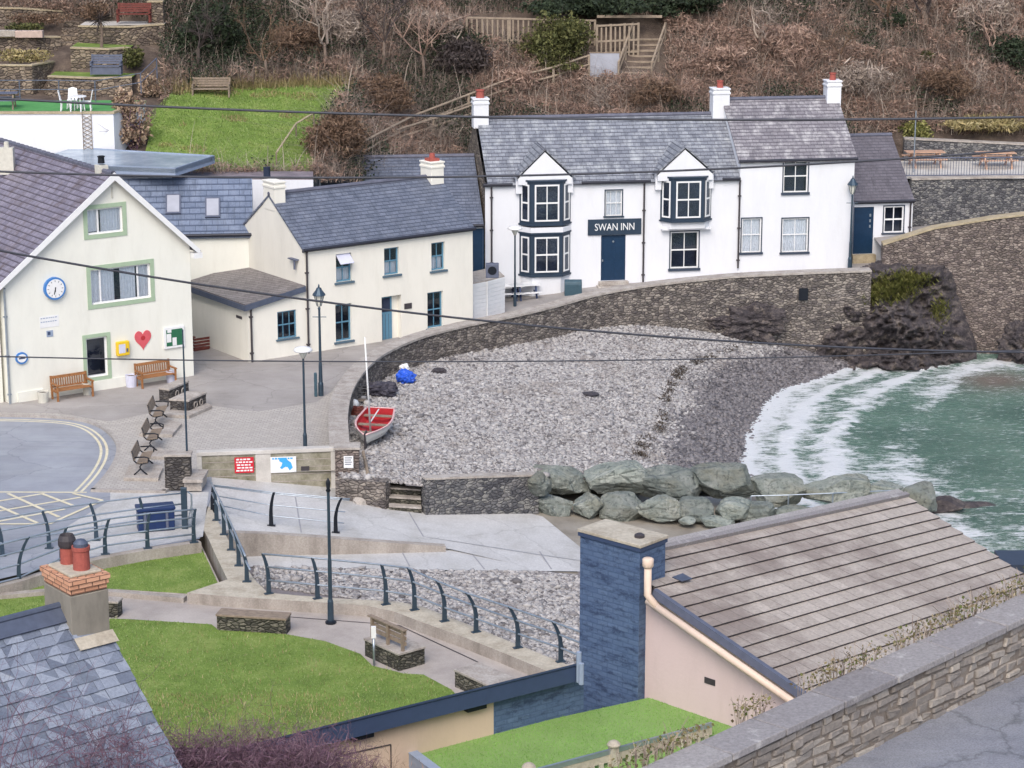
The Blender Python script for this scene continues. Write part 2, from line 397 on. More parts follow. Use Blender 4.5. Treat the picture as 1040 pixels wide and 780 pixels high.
# stone
M['sea_wall'] = m_rubble('sea_wall_rubble', [(122, 115, 110), (146, 137, 130), (168, 158, 150), (132, 124, 121), (108, 101, 100), (180, 170, 160)], (84, 77, 73), 4.2, 9.0, .04, 1.0)
M['brown_wall'] = m_rubble('brown_rubble', [(134, 122, 116), (158, 144, 136), (178, 164, 155), (116, 105, 103), (150, 136, 131)], (90, 80, 76), 4.4, 9.5, .04, 1.0)
M['grey_wall'] = m_rubble('grey_rubble', [(104, 104, 108), (126, 126, 128), (146, 144, 144), (90, 90, 96), (160, 158, 154)], (82, 82, 85), 4.8, 9.0, .045, .9)
M['garden_wall'] = m_rubble('garden_rubble', [(126, 112, 100), (150, 134, 116), (168, 152, 134), (108, 96, 88), (140, 126, 112)], (78, 70, 64), 3.6, 6.4, .05, .9)
M['gable_stone'] = m_rubble('gable_rubble', [(140, 128, 116), (162, 150, 136), (178, 166, 150), (122, 112, 104)], (110, 102, 94), 3.4, 6.5, .08, .9)
M['dark_block'] = m_rubble('dark_coursed_stone', [(84, 80, 80), (110, 106, 104), (128, 122, 116), (96, 92, 92)], (70, 66, 64), 4.6, 11.5, .07, 1.0)
M['planter_stone'] = m_rubble('planter_stone', [(96, 94, 84), (124, 120, 108), (142, 138, 124), (84, 82, 76)], (66, 66, 58), 5.0, 12.0, .07, 1.0)
M['coping'] = m_ground('coping_stone', [(.3, (150, 142, 136)), (.5, (176, 168, 160)), (.7, (194, 188, 182))], 2.2, 14, .5, .9, .5)
M['coping_pale'] = m_ground('pale_coping', [(.3, (168, 158, 142)), (.6, (196, 188, 172))], 2.0, 14, .4, .9, .4)
M['coping_tan'] = m_ground('tan_coping', [(.3, (160, 146, 120)), (.6, (186, 172, 146))], 2.0, 14, .4, .9, .4)
M['fore_coping'] = m_island('foreground_coping', [(136, 132, 134), (158, 154, 154), (146, 142, 144), (168, 164, 163)], .9, 24, .5, ((198, 195, 193), 3.2, .58, .7), .32)
M['fore_stones'] = m_island('foreground_wall_stones', [(128, 121, 115), (152, 144, 137), (174, 166, 157), (138, 131, 126), (162, 154, 147)], .92, 16, .6, ((196, 190, 184), 2.0, .62, .6), .3)
M['mortar'] = m_ground('lime_mortar', [(.3, (116, 106, 98)), (.7, (140, 130, 120))], 3, 30, .5)
M['concrete'] = m_ground('concrete_pale', [(.3, (176, 172, 166)), (.5, (196, 192, 186)), (.7, (210, 207, 202))], .9, 20, .2, .85, .2)
M['conc_wall'] = m_ground('weathered_concrete_wall', [(.3, (140, 132, 124)), (.5, (166, 158, 150)), (.7, (184, 176, 168))], 1.6, 18, .35, .9, .4, (1, 1, .3))
M['conc_mossy'] = m_ground('mossy_concrete', [(.3, (112, 108, 88)), (.5, (148, 144, 128)), (.7, (176, 170, 158))], 1.8, 14, .3, .9, .35, (1, 1, 1))
M['slip'] = m_ground('slipway_concrete', [(.25, (176, 174, 170)), (.5, (196, 195, 194)), (.75, (210, 209, 208))], .8, 14, .25, .7, .3, (1, .5, 1), .28)
M['asphalt'] = m_ground('road_asphalt', [(.3, (140, 143, 152)), (.5, (152, 156, 166)), (.75, (166, 170, 178))], .5, 40, .25, .6, .22, (1, 1, 1), .4)
M['hill_road'] = m_ground('hill_road_asphalt', [(.3, (130, 132, 142)), (.7, (154, 156, 164))], 1.2, 45, .6, .8, .6, (1, 1, 1), .5)
M['tarmac'] = m_ground('pavement_tarmac', [(.3, (150, 145, 142)), (.5, (164, 159, 156)), (.75, (178, 173, 170))], .45, 30, .3, .85, .3, (1, 1, 1), .35)
M['promenade'] = m_ground('pinkish_paving', [(.3, (158, 150, 145)), (.5, (174, 166, 160)), (.75, (190, 182, 176))], .6, 26, .25, .85, .25)
M['line_cream'] = m_ground('road_line_paint', [(.3, (206, 196, 166)), (.6, (226, 218, 192))], 5, 40, .1, .7, .3)
M['kerb'] = m_ground('granite_kerb', [(.3, (152, 146, 142)), (.6, (180, 174, 168))], 3, 26, .3)
M['sand'] = m_ground('wet_sand', [(.3, (130, 122, 112)), (.5, (150, 143, 132)), (.7, (164, 158, 148))], .9, 30, .2, .55, .25)
M['soil'] = m_ground('hill_soil', [(.3, (72, 62, 56)), (.5, (96, 84, 76)), (.7, (118, 104, 92))], 1.1, 9, .8, .95, .5)
M['lawn_soil'] = m_ground('lawn_ground', [(.3, (96, 118, 54)), (.5, (114, 138, 64)), (.7, (140, 154, 86))], .9, 14, .5, .95, .4)
M['turf_green'] = m_ground('artificial_turf', [(.3, (128, 156, 92)), (.7, (138, 166, 102))], .8, 60, .2, .9, .12)
M['turf_dark'] = m_ground('terrace_turf', [(.3, (76, 140, 78)), (.7, (96, 160, 94))], 1.5, 40, .2, .9, .15)
M['beach_bed'] = m_island('shingle_bed', [(128, 122, 124), (136, 130, 130)], .9, 8, .6)
M['ground'] = m_ground('far_ground', [(.3, (80, 72, 60)), (.7, (110, 100, 84))], .2, 4)
M['ridge'] = m_plain('ridge_tile', (96, 98, 112), .6, 0, .2, 3)
M['barge_white'] = M['white_paint']
# setts: small blocks over the square
t = NT('stone_setts', .85); b = t.n('TexBrick', offset=.5); t.set(b.inputs['Vector'], t.pos())
b.inputs['Scale'].default_value = 1; b.inputs['Brick Width'].default_value = .24; b.inputs['Row Height'].default_value = .17; b.inputs['Mortar Size'].default_value = .02
b.inputs['Color1'].default_value = lin((166, 161, 156)); b.inputs['Color2'].default_value = lin((186, 181, 175)); b.inputs['Mortar'].default_value = lin((154, 149, 144))
n = t.noise(t.pos(), .7, 6); t.base(t.mix(t.ramp(n, [(.4, g(0)), (.7, g(.5))]), b.outputs['Color'], lin((176, 170, 162))))
t.bump(t.math('ADD', t.math('MULTIPLY', b.outputs['Fac'], -1), t.noise(t.pos(), 20)), .5, .02); M['setts'] = t.m
# pebbles
M['pebble'] = m_island('pebbles', [(98, 95, 96), (132, 129, 130), (152, 149, 149), (168, 165, 164), (180, 177, 175), (160, 156, 154), (192, 189, 187), (144, 140, 139)], .8, 14, .2, ((128, 120, 114), .4, .52, .5), .12)
M['pebble_wet'] = m_island('wet_pebbles', [(70, 68, 72), (98, 95, 98), (120, 116, 118), (134, 130, 131), (108, 104, 106)], .35, 14, .2, None, .12)
# painted blue brick of the big chimney
t = NT('blue_painted_brick', .6); uv = t.uv(); b = t.n('TexBrick', offset=.5); t.set(b.inputs['Vector'], uv)
b.inputs['Scale'].default_value = 1; b.inputs['Brick Width'].default_value = .26; b.inputs['Row Height'].default_value = .105; b.inputs['Mortar Size'].default_value = .012
b.inputs['Color1'].default_value = lin((84, 104, 136)); b.inputs['Color2'].default_value = lin((94, 114, 144)); b.inputs['Mortar'].default_value = lin((78, 98, 130))
n = t.noise(t.uv(.6, 1.3), 3.4, 9, .8); c2 = t.mix(t.ramp(n, [(.5, g(0)), (.6, g(.85))]), b.outputs['Color'], lin((52, 66, 94)))
n3 = t.noise(t.uv(), 2.2, 6, .7); c2 = t.mix(t.ramp(n3, [(.55, g(0)), (.8, g(.5))]), c2, lin((112, 138, 172)))
t.base(c2); t.bump(t.math('ADD', t.math('MULTIPLY', b.outputs['Fac'], -.8), t.math('MULTIPLY', n, 1.2)), .8, .03); M['blue_brick'] = t.m
# orange brick courses
t = NT('orange_brick', .85); b = t.n('TexBrick', offset=.5); t.set(b.inputs['Vector'], t.uv())
b.inputs['Scale'].default_value = 1; b.inputs['Brick Width'].default_value = .225; b.inputs['Row Height'].default_value = .075; b.inputs['Mortar Size'].default_value = .01
b.inputs['Color1'].default_value = lin((196, 142, 112)); b.inputs['Color2'].default_value = lin((216, 168, 138)); b.inputs['Mortar'].default_value = lin((128, 96, 80))
t.base(b.outputs['Color']); t.bump(b.outputs['Fac'], -.5, .01); M['orange_brick'] = t.m
# boulders: grey-green with pale streaks
t = NT('greenstone_boulder', .8); n = t.noise(t.pos(), 1.1, 8, .7); n2 = t.noise(t.pos(.8, .8, 3.2), 2.4, 9, .75); n3 = t.noise(t.pos(), 7, 6, .7)
oi = t.n('ObjectInfo').outputs['Random']
c0 = t.ramp(n, [(.3, lin((116, 126, 122))), (.5, lin((152, 159, 151))), (.7, lin((188, 191, 182)))])
c0 = t.mix(t.ramp(n2, [(.54, g(0)), (.68, g(.75))]), c0, lin((182, 184, 174)))
c0 = t.mix(t.ramp(t.noise(t.pos(.6, .6, 1), .9, 5, .6), [(.5, g(0)), (.62, g(.6))]), c0, lin((150, 148, 130)))
c0 = t.mix(t.ramp(n3, [(.36, g(.6)), (.48, g(0))]), c0, lin((66, 76, 76)))
ve = t.n('TexVoronoi', feature='DISTANCE_TO_EDGE'); t.set(ve.inputs['Vector'], t.pos(.7, .7, 1.1)); ve.inputs['Scale'].default_value = .9
c0 = t.mix(t.ramp(ve.outputs['Distance'], [(0, g(.0)), (.025, g(0))]), c0, lin((66, 74, 74)))
vn = t.noise(t.pos(1.2, 1.2, .5), .55, 3, .5); c0 = t.mix(t.ramp(vn, [(.493, g(0)), (.5, g(.3)), (.507, g(0))]), c0, lin((206, 208, 200)))
c0 = t.mix(t.math('MULTIPLY', oi, .55), c0, t.mix(1, c0, lin((150, 152, 158)), 'MULTIPLY'))
t.base(c0); t.bump(t.math('ADD', t.math('ADD', n2, n3), t.ramp(ve.outputs['Distance'], [(0, g(0)), (.06, g(.6))])), .9, .12); M['boulder'] = t.m
t = NT('dark_sea_rock', .75); n = t.noise(t.pos(1, 1, 1.8), 1.6, 9, .75); n3 = t.noise(t.pos(), 6, 6, .7)
c0 = t.ramp(n, [(.3, lin((52, 48, 52))), (.5, lin((82, 76, 78))), (.6, lin((116, 107, 102))), (.72, lin((152, 141, 131)))])
t.base(t.mix(t.ramp(n3, [(.35, g(.6)), (.52, g(0))]), c0, lin((36, 34, 40)))); t.bump(t.math('ADD', n, n3), .9, .12); M['rock'] = t.m
# lawn blades, hill growth
M['grass'] = m_leaf('lawn_grass', [(94, 124, 58), (118, 146, 72), (138, 160, 90), (164, 174, 122), (106, 136, 64), (126, 152, 80)])
M['dry_grass'] = m_leaf('dry_grass', [(150, 136, 96), (176, 160, 116), (122, 116, 74), (190, 176, 138)])
M['bracken'] = m_leaf('dead_bracken', [(124, 102, 92), (158, 132, 118), (182, 154, 138), (142, 118, 108), (200, 176, 158)])
M['twig'] = m_leaf('bare_twigs', [(118, 106, 100), (156, 142, 132), (180, 166, 152), (136, 122, 114), (200, 186, 172)])
M['weed'] = m_leaf('strand_weed', [(60, 52, 46), (84, 72, 60), (70, 62, 50)])
M['twig_purple'] = m_leaf('purple_twigs', [(92, 70, 86), (124, 96, 112), (108, 84, 98), (146, 124, 132)])
M['twig_dark'] = m_leaf('dark_twigs', [(58, 52, 54), (82, 74, 72), (70, 62, 62)])
M['hedge_brown'] = m_leaf('brown_hedge_twigs', [(104, 84, 70), (130, 106, 88), (88, 72, 64), (146, 124, 104)])
M['ivy'] = m_leaf('dark_ivy', [(36, 44, 36), (52, 62, 46), (64, 76, 56), (44, 52, 44)])
M['evergreen'] = m_leaf('olive_evergreen', [(66, 70, 44), (88, 92, 56), (112, 112, 70), (54, 58, 40)])
M['pampas'] = m_leaf('faded_flower_heads', [(150, 128, 108), (176, 154, 132), (120, 96, 84), (196, 176, 152)])
M['moss_green'] = m_leaf('cliff_greenery', [(120, 122, 66), (150, 150, 88), (96, 102, 56), (166, 160, 104), (80, 90, 48)])
M['bark'] = m_plain('bark', (116, 102, 92), .9, 0, .25, 4)
M['bark_dark'] = m_plain('dark_bark', (74, 66, 62), .9, 0, .25, 4)
# water
t = NT('sea_water', .12); at = t.n('Attribute', attribute_name='foam').outputs['Fac']
ps = t.pos(.5, 1.0, 1); n = t.noise(ps, 1.5, 10, .8); n2 = t.noise(t.pos(.45, 1.3, 1), 4.5, 8, .8); n4 = t.noise(t.pos(.4, .8, 1), .35, 5, .6)
wc = t.ramp(n4, [(.35, lin((84, 116, 104))), (.55, lin((104, 136, 122))), (.7, lin((126, 148, 136)))])
sed = t.n('Attribute', attribute_name='silt').outputs['Fac']; wc = t.mix(sed, wc, lin((128, 112, 104)))
fm = t.math('ADD', t.math('MULTIPLY', n, .8), t.math('MULTIPLY', n2, .7)); fm = t.math('SUBTRACT', fm, .25); fm = t.math('ADD', fm, t.math('SUBTRACT', at, .5))
fac = t.ramp(fm, [(.50, g(0)), (.56, g(.55)), (.63, g(1))])
n5 = t.noise(t.pos(.4, 1.7, 1), 7, 5, .7); n6 = t.noise(t.pos(.5, 1.2, 1), 2.2, 6, .7)
fl = t.math('MULTIPLY', t.ramp(n5, [(.55, g(0)), (.63, g(.75))]), t.ramp(n6, [(.42, g(0)), (.6, g(1))]))
fac = t.math('MAXIMUM', fac, fl)
t.base(t.mix(fac, wc, lin((240, 243, 245))))
t.set(t.b.inputs['Roughness'], t.math('ADD', t.math('MULTIPLY', fac, .55), .12))
t.bump(t.math('ADD', t.math('MULTIPLY', n2, .9), t.noise(t.pos(.6, 2.2, 1), 5.5, 4)), .9, .2); M['water'] = t.m
# ------------------------------------------------------------------ camera, sky, sun
cam = bpy.data.cameras.new('camera'); cam.sensor_width = 36; cam.lens = FOC / 1040 * 36; cam.clip_end = 2000; cam.clip_start = .5
co = bpy.data.objects.new('camera', cam); col.objects.link(co); co.location = (0, 0, CAMZ); co.rotation_euler = (R(90) - PITCH, 0, 0); sc.camera = co
w = bpy.data.worlds.new('World'); sc.world = w; w.use_nodes = True
sk = w.node_tree.nodes.new('ShaderNodeTexSky'); sk.sky_type = 'NISHITA'; sk.sun_disc = False
SUN_EL, SUN_AZ = R(46), R(188)               # azimuth measured clockwise from +Y
sk.sun_elevation = SUN_EL; sk.sun_rotation = SUN_AZ; sk.dust_density = 3.0; sk.air_density = 1.0; sk.ozone_density = 1.0
bg = w.node_tree.nodes['Background']; w.node_tree.links.new(sk.outputs[0], bg.inputs[0]); bg.inputs[1].default_value = .15
sl = bpy.data.lights.new('sun', 'SUN'); sl.energy = 1.1; sl.angle = R(35); sl.color = (1, .96, .9)
so = bpy.data.objects.new('sun', sl); col.objects.link(so)
sd = V((math.sin(SUN_AZ) * math.cos(SUN_EL), math.cos(SUN_AZ) * math.cos(SUN_EL), math.sin(SUN_EL)))
so.rotation_euler = sd.to_track_quat('Z', 'Y').to_euler()
sc.view_settings.view_transform = 'Standard'; sc.view_settings.look = 'None'; sc.view_settings.gamma = 1; sc.view_settings.exposure = .6
sc.cycles.max_bounces = 5; sc.cycles.transparent_max_bounces = 8
# ------------------------------------------------------------------ level functions
def ip(x, xs, zs): return float(np.interp(x, xs, zs))
def slipz(x, y=0): return ip(x, [-11, -6, -3.3, .9, 2.8, 6, 30], [-.1, -.75, -1.15, -1.7, -1.9, -2.1, -2.6])
def lowz(x, y=0): return ip(x, [-10, -2.4, 3, 10], [-1.0, -1.32, -1.9, -2.2])
def streetz(x, y=0): return ip(x, [-3, 0, 5, 16, 20], [0, .05, .5, .95, 1.0])
SEA = -2.9
BC = [(365, 420, -.05), (372, 455, .0), (400, 484, -.05), (440, 366, -.4), (390, 388, -.25), (520, 352, -.5), (600, 340, -.6), (700, 338, -1.0), (760, 352, -1.7),
      (850, 370, -2.75), (900, 366, -3.1), (480, 480, -.2), (540, 474, -.45), (600, 470, -1.1), (680, 468, -1.9), (752, 472, -2.85), (758, 440, -2.88), (790, 398, -2.9),
      (600, 400, -.85), (680, 400, -1.6), (500, 420, -.4), (870, 440, -3.9), (960, 480, -4.8), (1040, 420, -5), (1030, 385, -4.2), (950, 372, -3.6), (1030, 366, -3.7), (820, 500, -3.6)]
bp = np.array([tuple(P(a, b, c)) for a, b, c in BC])
def tps_fit(p):
    n = len(p); d = np.hypot(p[:, None, 0] - p[None, :, 0], p[:, None, 1] - p[None, :, 1]); K = np.where(d > 0, d * d * np.log(d + 1e-9), 0)
    A = np.zeros((n + 3, n + 3)); A[:n, :n] = K + np.eye(n) * .8; A[:n, n] = 1; A[:n, n + 1:] = p[:, :2]; A[n, :n] = 1; A[n + 1:, :n] = p[:, :2].T
    return np.linalg.solve(A, np.r_[p[:, 2], 0, 0, 0])
BW = tps_fit(bp)
def beach(x, y):
    x = np.asarray(x, float); y = np.asarray(y, float); d = np.hypot(x[..., None] - bp[:, 0], y[..., None] - bp[:, 1])
    return np.clip((np.where(d > 0, d * d * np.log(d + 1e-9), 0) * BW[:-3]).sum(-1) + BW[-3] + BW[-2] * x + BW[-1] * y, -6, .2)
def bz(x, y): return float(beach(np.array(x), np.array(y)))
def PB(px, py): return PF(px, py, bz)
HX = [-60, -26, -19, -13.5, -8.5, -4.5, 0, 10, 17, 22, 60]
HC = [[(100, 0), (108, 6), (116, 9), (130, 14), (150, 25), (220, 60)],
      [(106, 3), (112, 6.5), (116.5, 9.0), (119.5, 9.2), (121.5, 10.8), (124, 11.2), (126, 12.4), (136, 18), (220, 60)],
      [(104, 3), (112, 6.8), (117, 8.8), (119.5, 9.3), (121.5, 10.9), (124, 11.4), (126.5, 13), (136, 20), (220, 60)],
      [(104, 4), (109, 5.9), (112, 6.7), (121, 9.25), (122.5, 9.6), (126, 12.2), (140, 23), (220, 60)],
      [(106, 3), (110, 5.3), (114, 6.7), (121, 9.0), (123, 9.9), (127, 12.6), (140, 23), (220, 60)],
      [(110, 2), (116, 4), (120, 5.2), (124, 7.2), (130, 11.8), (140, 20), (220, 60)],
      [(117, 1.5), (121, 4), (125, 6.8), (131, 11), (140, 18), (220, 60)],
      [(118, 2), (122, 4), (126, 7), (132, 11.2), (140, 18), (220, 60)],
      [(119.5, 2), (123, 4.4), (126, 6.3), (133, 11.2), (141, 18), (220, 60)],
      [(121, 4.2), (125.6, 4.4), (127.2, 6.2), (134, 11.5), (146, 20), (220, 60)],
      [(121, 4.2), (125.6, 4.4), (127.2, 6.2), (134, 11.5), (146, 20), (220, 60)]]
def hz(x, y):
    x = np.asarray(x, float); y = np.asarray(y, float)
    zs = np.stack([np.interp(y, [p[0] for p in c], [p[1] for p in c]) for c in HC], -1)
    i = np.clip(np.searchsorted(HX, x) - 1, 0, len(HX) - 2); hx = np.array(HX, float)
    f = np.clip((x - hx[i]) / (hx[i + 1] - hx[i]), 0, 1)
    return np.take_along_axis(zs, i[..., None], -1)[..., 0] * (1 - f) + np.take_along_axis(zs, (i + 1)[..., None], -1)[..., 0] * f
def hz1(x, y): return float(hz(np.array([x]), np.array([y]))[0])
def hit(px, py, lift=0.0):                     # where a photo pixel meets the hillside
    d = DIR(px, py); ts = np.arange(100, 200, .1); zz = CAMZ + d.z * ts
    k = np.argmax(zz < hz(d.x * ts, d.y * ts) + lift); t = ts[k]
    return V((d.x * t, d.y * t, CAMZ + d.z * t - lift))
def grid_obj(name, xs, ys, fn, mat, keep=None, attr=None, smooth=True):
    X, Y = np.meshgrid(xs, ys); Zz = fn(X, Y); nx, ny = len(xs), len(ys)
    v = np.stack([X, Y, Zz], -1).reshape(-1, 3)
    ii = np.arange(nx * ny).reshape(ny, nx); f = np.stack([ii[:-1, :-1], ii[:-1, 1:], ii[1:, 1:], ii[1:, :-1]], -1).reshape(-1, 4)
    if keep is not None:
        c = v[f].mean(1); f = f[keep(c)]
        u, inv = np.unique(f, return_inverse=True); 
        at = {k: a.reshape(-1)[u] for k, a in (attr or {}).items()}; v = v[u]; f = inv.reshape(-1, 4)
    else: at = {k: a.reshape(-1) for k, a in (attr or {}).items()}
    return np_obj(name, v, f, mat, None, smooth, v[:, :2], at)
def inpoly(x, y, poly):
    c = np.zeros(x.shape, bool); n = len(poly)
    for i in range(n):
        x0, y0 = poly[i][0], poly[i][1]; x1, y1 = poly[(i + 1) % n][0], poly[(i + 1) % n][1]
        k = ((y0 > y) != (y1 > y)) & (x < (x1 - x0) * (y - y0) / (y1 - y0 + 1e-12) + x0); c ^= k
    return c
def nz(X, Y, s, seed=0.0):                      # cheap smooth noise from summed sines
    r = np.random.RandomState(int(seed * 7 + 3)); out = 0
    for _ in range(7):
        a = r.uniform(0, 2 * np.pi); k = s * r.uniform(.5, 2.2); out = out + np.sin((X * np.cos(a) + Y * np.sin(a)) * k + r.uniform(0, 6.28))
    return out / 7
def projpx(X, Y, zz):
    t = Y * CP - (zz - CAMZ) * SP; return 520 + X / t * FOC, 390 + (-(zz - CAMZ) * CP - Y * SP) / t * FOC
# ------------------------------------------------------------------ far ground and hill
mb = MB(); mb.poly([(-400, -200, -8), (400, -200, -8), (400, 500, -8), (-400, 500, -8)]); tag(build('ground', mb, M['ground']), kind='structure')
o = grid_obj('hillside', np.linspace(-60, 60, 180), np.linspace(100, 220, 220), lambda X, Y: hz(X, Y) + .12 * nz(X, Y, 1.7, 1) * (hz(X, Y) > 9.5), M['soil'],
             keep=lambda c: c[:, 1] > np.interp(c[:, 0], HX, [q[0][0] + .3 for q in HC]) + np.where(c[:, 0] < -8, 6.3, 0))
tag(o, kind='structure')
# ------------------------------------------------------------------ walls' paths
WALL = [(345, 453, .85), (343.5, 425, .85), (347, 402, .85), (356, 384, .85), (371, 367, .85), (392, 353.5, .85), (425, 340, .85), (470, 328.5, .85), (520, 318.5, .9),
        (560, 309, .95), (600, 298, 1.1), (650, 289, 1.3), (700, 283, 1.45), (750, 278.5, 1.55), (800, 276, 1.6), (850, 274, 1.65), (884, 273, 1.68)]
WP = [P(*q) for q in WALL]
def subdiv(pts, k):
    out = []
    for i in range(len(pts) - 1):
        p0, p1, p2, p3 = pts[max(i - 1, 0)], pts[i], pts[i + 1], pts[min(i + 2, len(pts) - 1)]
        for j in range(k):
            t = j / k; out.append(.5 * ((2 * p1) + (p2 - p0) * t + (2 * p0 - 5 * p1 + 4 * p2 - p3) * t * t + (3 * p1 - p0 - 3 * p2 + p3) * t ** 3))
    return out + [pts[-1]]
WP = subdiv(WP, 4)
def offs(pts, d):                               # sideways offset, + = right of travel
    out = []
    for i, p in enumerate(pts):
        a = pts[max(i - 1, 0)]; b = pts[min(i + 1, len(pts) - 1)]; t = V((b.x - a.x, b.y - a.y, 0)).normalized()
        out.append(p + V((t.y, -t.x, 0)) * d)
    return out
def wall_along(mb, pts, thick, zbot, m=0, dz=0.0):
    L = offs(pts, -thick / 2); Rr = offs(pts, thick / 2); s = 0
    zb = (lambda p: zbot) if not callable(zbot) else zbot
    for i in range(len(pts) - 1):
        s2 = s + (pts[i + 1] - pts[i]).length
        l0, l1, r0, r1 = L[i], L[i + 1], Rr[i], Rr[i + 1]; D = V((0, 0, dz))
        B = lambda p: V((p.x, p.y, zb(p)))
        mb.poly([l0 + D, r0 + D, r1 + D, l1 + D], m, [(s, 0), (s, thick), (s2, thick), (s2, 0)])
        mb.poly([B(r0), B(r1), r1 + D, r0 + D], m, [(s, zb(r0)), (s2, zb(r1)), (s2, r1.z), (s, r0.z)])
        mb.poly([B(l1), B(l0), l0 + D, l1 + D], m, [(s2, zb(l1)), (s, zb(l0)), (s, l0.z), (s2, l1.z)])
        s = s2
    for k, fl in ((0, 1), (len(pts) - 1, 0)):
        q = [L[k] + V((0, 0, dz)), Rr[k] + V((0, 0, dz)), V((Rr[k].x, Rr[k].y, zb(Rr[k]))), V((L[k].x, L[k].y, zb(L[k])))]
        mb.poly(q if not fl else q[::-1], m, [(0, q_.z) if n_ in (0, 3) else (thick, q_.z) for n_, q_ in enumerate(q if not fl else q[::-1])])
# ------------------------------------------------------------------ road, pavement, street
KERB = [P(x, y, 0) for x, y in ((-220, 423), (-60, 421.5), (0, 421), (40, 422), (74, 424.5), (96, 430), (110, 439), (117.5, 450), (117, 463), (109, 478), (98, 491), (92, 497), (130, 498), (168, 498.5), (180, 490), (200, 481))]
KERB = KERB[:2] + subdiv(KERB[2:12], 3) + KERB[12:]
zf = V((0, 0, -.1))
mb = MB(); mb.sheet([P(x, y, -.1) for x, y in ((-260, 410), (0, 410), (130, 425), (215, 470), (215, 500), (203, 547), (150, 557), (100, 566), (50, 576), (0, 588), (-60, 600), (-260, 640))])
tag(build('road', mb, M['asphalt']), kind='structure')
back = [V((-3, 125, 0)), V((-75, 125, 0)), V((-75, KERB[0].y, 0))]
pv = [V((p.x, p.y, 0)) for p in KERB] + [P(345, 478, 0)] + [V((p.x, p.y, 0)) for p in WP if p.x < -3] + [V((-3, WP[[p.x < -3 for p in WP].index(False)].y, 0))] + back
mb = MB(); mb.sheet(pv); tag(build('pavement', mb, M['setts']), kind='structure')
# smooth tarmac strip in front of the houses, 4 mm up
mb = MB(); mb.sheet([P(x, y, .004) for x, y in ((-200, 420), (0, 419), (60, 420), (110, 428), (150, 420), (215, 412), (262, 418), (322, 408), (336, 398), (352, 376), (392, 350))] + [V((-3, 106.5, .004)), V((-3, 120, .004)), V((-60, 120, .004))])
tag(build('pavement_tarmac', mb, M['tarmac']), kind='structure')
mb = MB()
s = 0
for a, b in zip(KERB, KERB[1:]):
    L_ = (b - a).length; mb.poly([a + zf * 1.5, b + zf * 1.5, b + Z * .006, a + Z * .006], 0, [(s, 0), (s + L_, 0), (s + L_, .15), (s, .15)]); s += L_
    ia, ib = a - (b - a).normalized().cross(Z) * .15, b - (b - a).normalized().cross(Z) * .15
    mb.poly([a + Z * .006, b + Z * .006, ib + Z * .006, ia + Z * .006], 0)
tag(build('kerb', mb, M['kerb']), kind='structure')
mb = MB()
kk = KERB[2:-4]
for d0, d1 in ((.30, .40), (.52, .62)):
    a, b = offs(kk, d0), offs(kk, d1)
    for i in range(len(kk) - 1): mb.poly([q + V((0, 0, -.096)) for q in (b[i], b[i + 1], a[i + 1], a[i])])
def stripe(mb, p, q, wd, z):
    a, b = P(*p, z), P(*q, z); n = (b - a).normalized().cross(Z) * wd / 2; mb.poly([a + n, b + n, b - n, a - n])
k = 0
for p, q in (((-30, 499.5), (88, 500)), ((-20, 512), (45, 501)), ((-20, 522), (82, 505)), ((-10, 531), (66, 517)), ((8, 501), (60, 525)), ((42, 501), (76, 514)), ((-20, 506), (38, 531)), ((-30, 532), (50, 532)), ((50, 532), (104, 508)), ((74, 501), (104, 508))):
    stripe(mb, p, q, .13, -.094 + .0015 * k); k += 1
tag(build('road_markings', mb, M['line_cream']), kind='structure')
mb = MB(); n_ = 0
for x0, x1 in zip(np.arange(-3, 46, 1.0), np.arange(-2, 47, 1.0)):
    wy = lambda x: float(np.interp(x, [p.x for p in WP if p.x > -4] + [18, 46], [p.y for p in WP if p.x > -4] + [113.6, 113.6]))
    mb.poly([(x0, wy(x0), streetz(x0)), (x1, wy(x1), streetz(x1)), (x1, 125, streetz(x1)), (x0, 125, streetz(x0))])
tag(build('street', mb, M['tarmac']), kind='structure')
# slip apron at the head of the slipway
mb = MB(); mb.sheet([P(x, y, -.094) for x, y in ((112, 500), (212, 499.5), (206, 545), (150, 555.5), (62, 571), (66, 536), (112, 508))]); tag(build('slipway_apron', mb, M['slip']), kind='structure')
# ------------------------------------------------------------------ slipway, lower floor
def strip_between(mb, top, bot, f, n=24, m=0):
    def samp(l, t): 
        x = [q[0] for q in l]; return (x[0] + (x[-1] - x[0]) * t, float(np.interp(x[0] + (x[-1] - x[0]) * t, x, [q[1] for q in l])))
    T = [PF(*samp(top, i / n), f) for i in range(n + 1)]; B = [PF(*samp(bot, i / n), f) for i in range(n + 1)]
    for i in range(n): mb.poly([B[i], B[i + 1], T[i + 1], T[i]], m, [(p.x, p.y) for p in (B[i], B[i + 1], T[i + 1], T[i])])
    return T, B
mb = MB()
sT, sB = strip_between(mb, [(196, 478), (330, 478), (395, 492), (425, 505), (548, 522), (602, 566)], [(212, 541), (240, 541), (330, 547), (450, 556), (520, 572), (606, 578)], slipz)
tag(build('slipway', mb, M['slip']), kind='structure')
jm = MB()
for a, b in (((414, 518), (430, 545)), ((475, 557), (492, 578)), ((408, 560), (416, 575)), ((300, 505), (306, 541)), ((548, 560), (560, 578))):
    f = slipz if b[1] < 556 else lowz; p, q = PF(*a, f) + Z * .004, PF(*b, f) + Z * .004; n_ = (q - p).normalized().cross(Z) * .025; jm.poly([p + n_, q + n_, q - n_, p - n_])
a, b = PF(430, 545, slipz), PF(600, 571, slipz); n_ = (b - a).normalized().cross(Z) * .02; jm.poly([a + n_ + Z * .004, b + n_ + Z * .004, b - n_ + Z * .004, a - n_ + Z * .004])
tag(build('slipway_joints', jm, m_plain('joint_dirt', (150, 150, 154), .9)), kind='structure')
mb = MB()
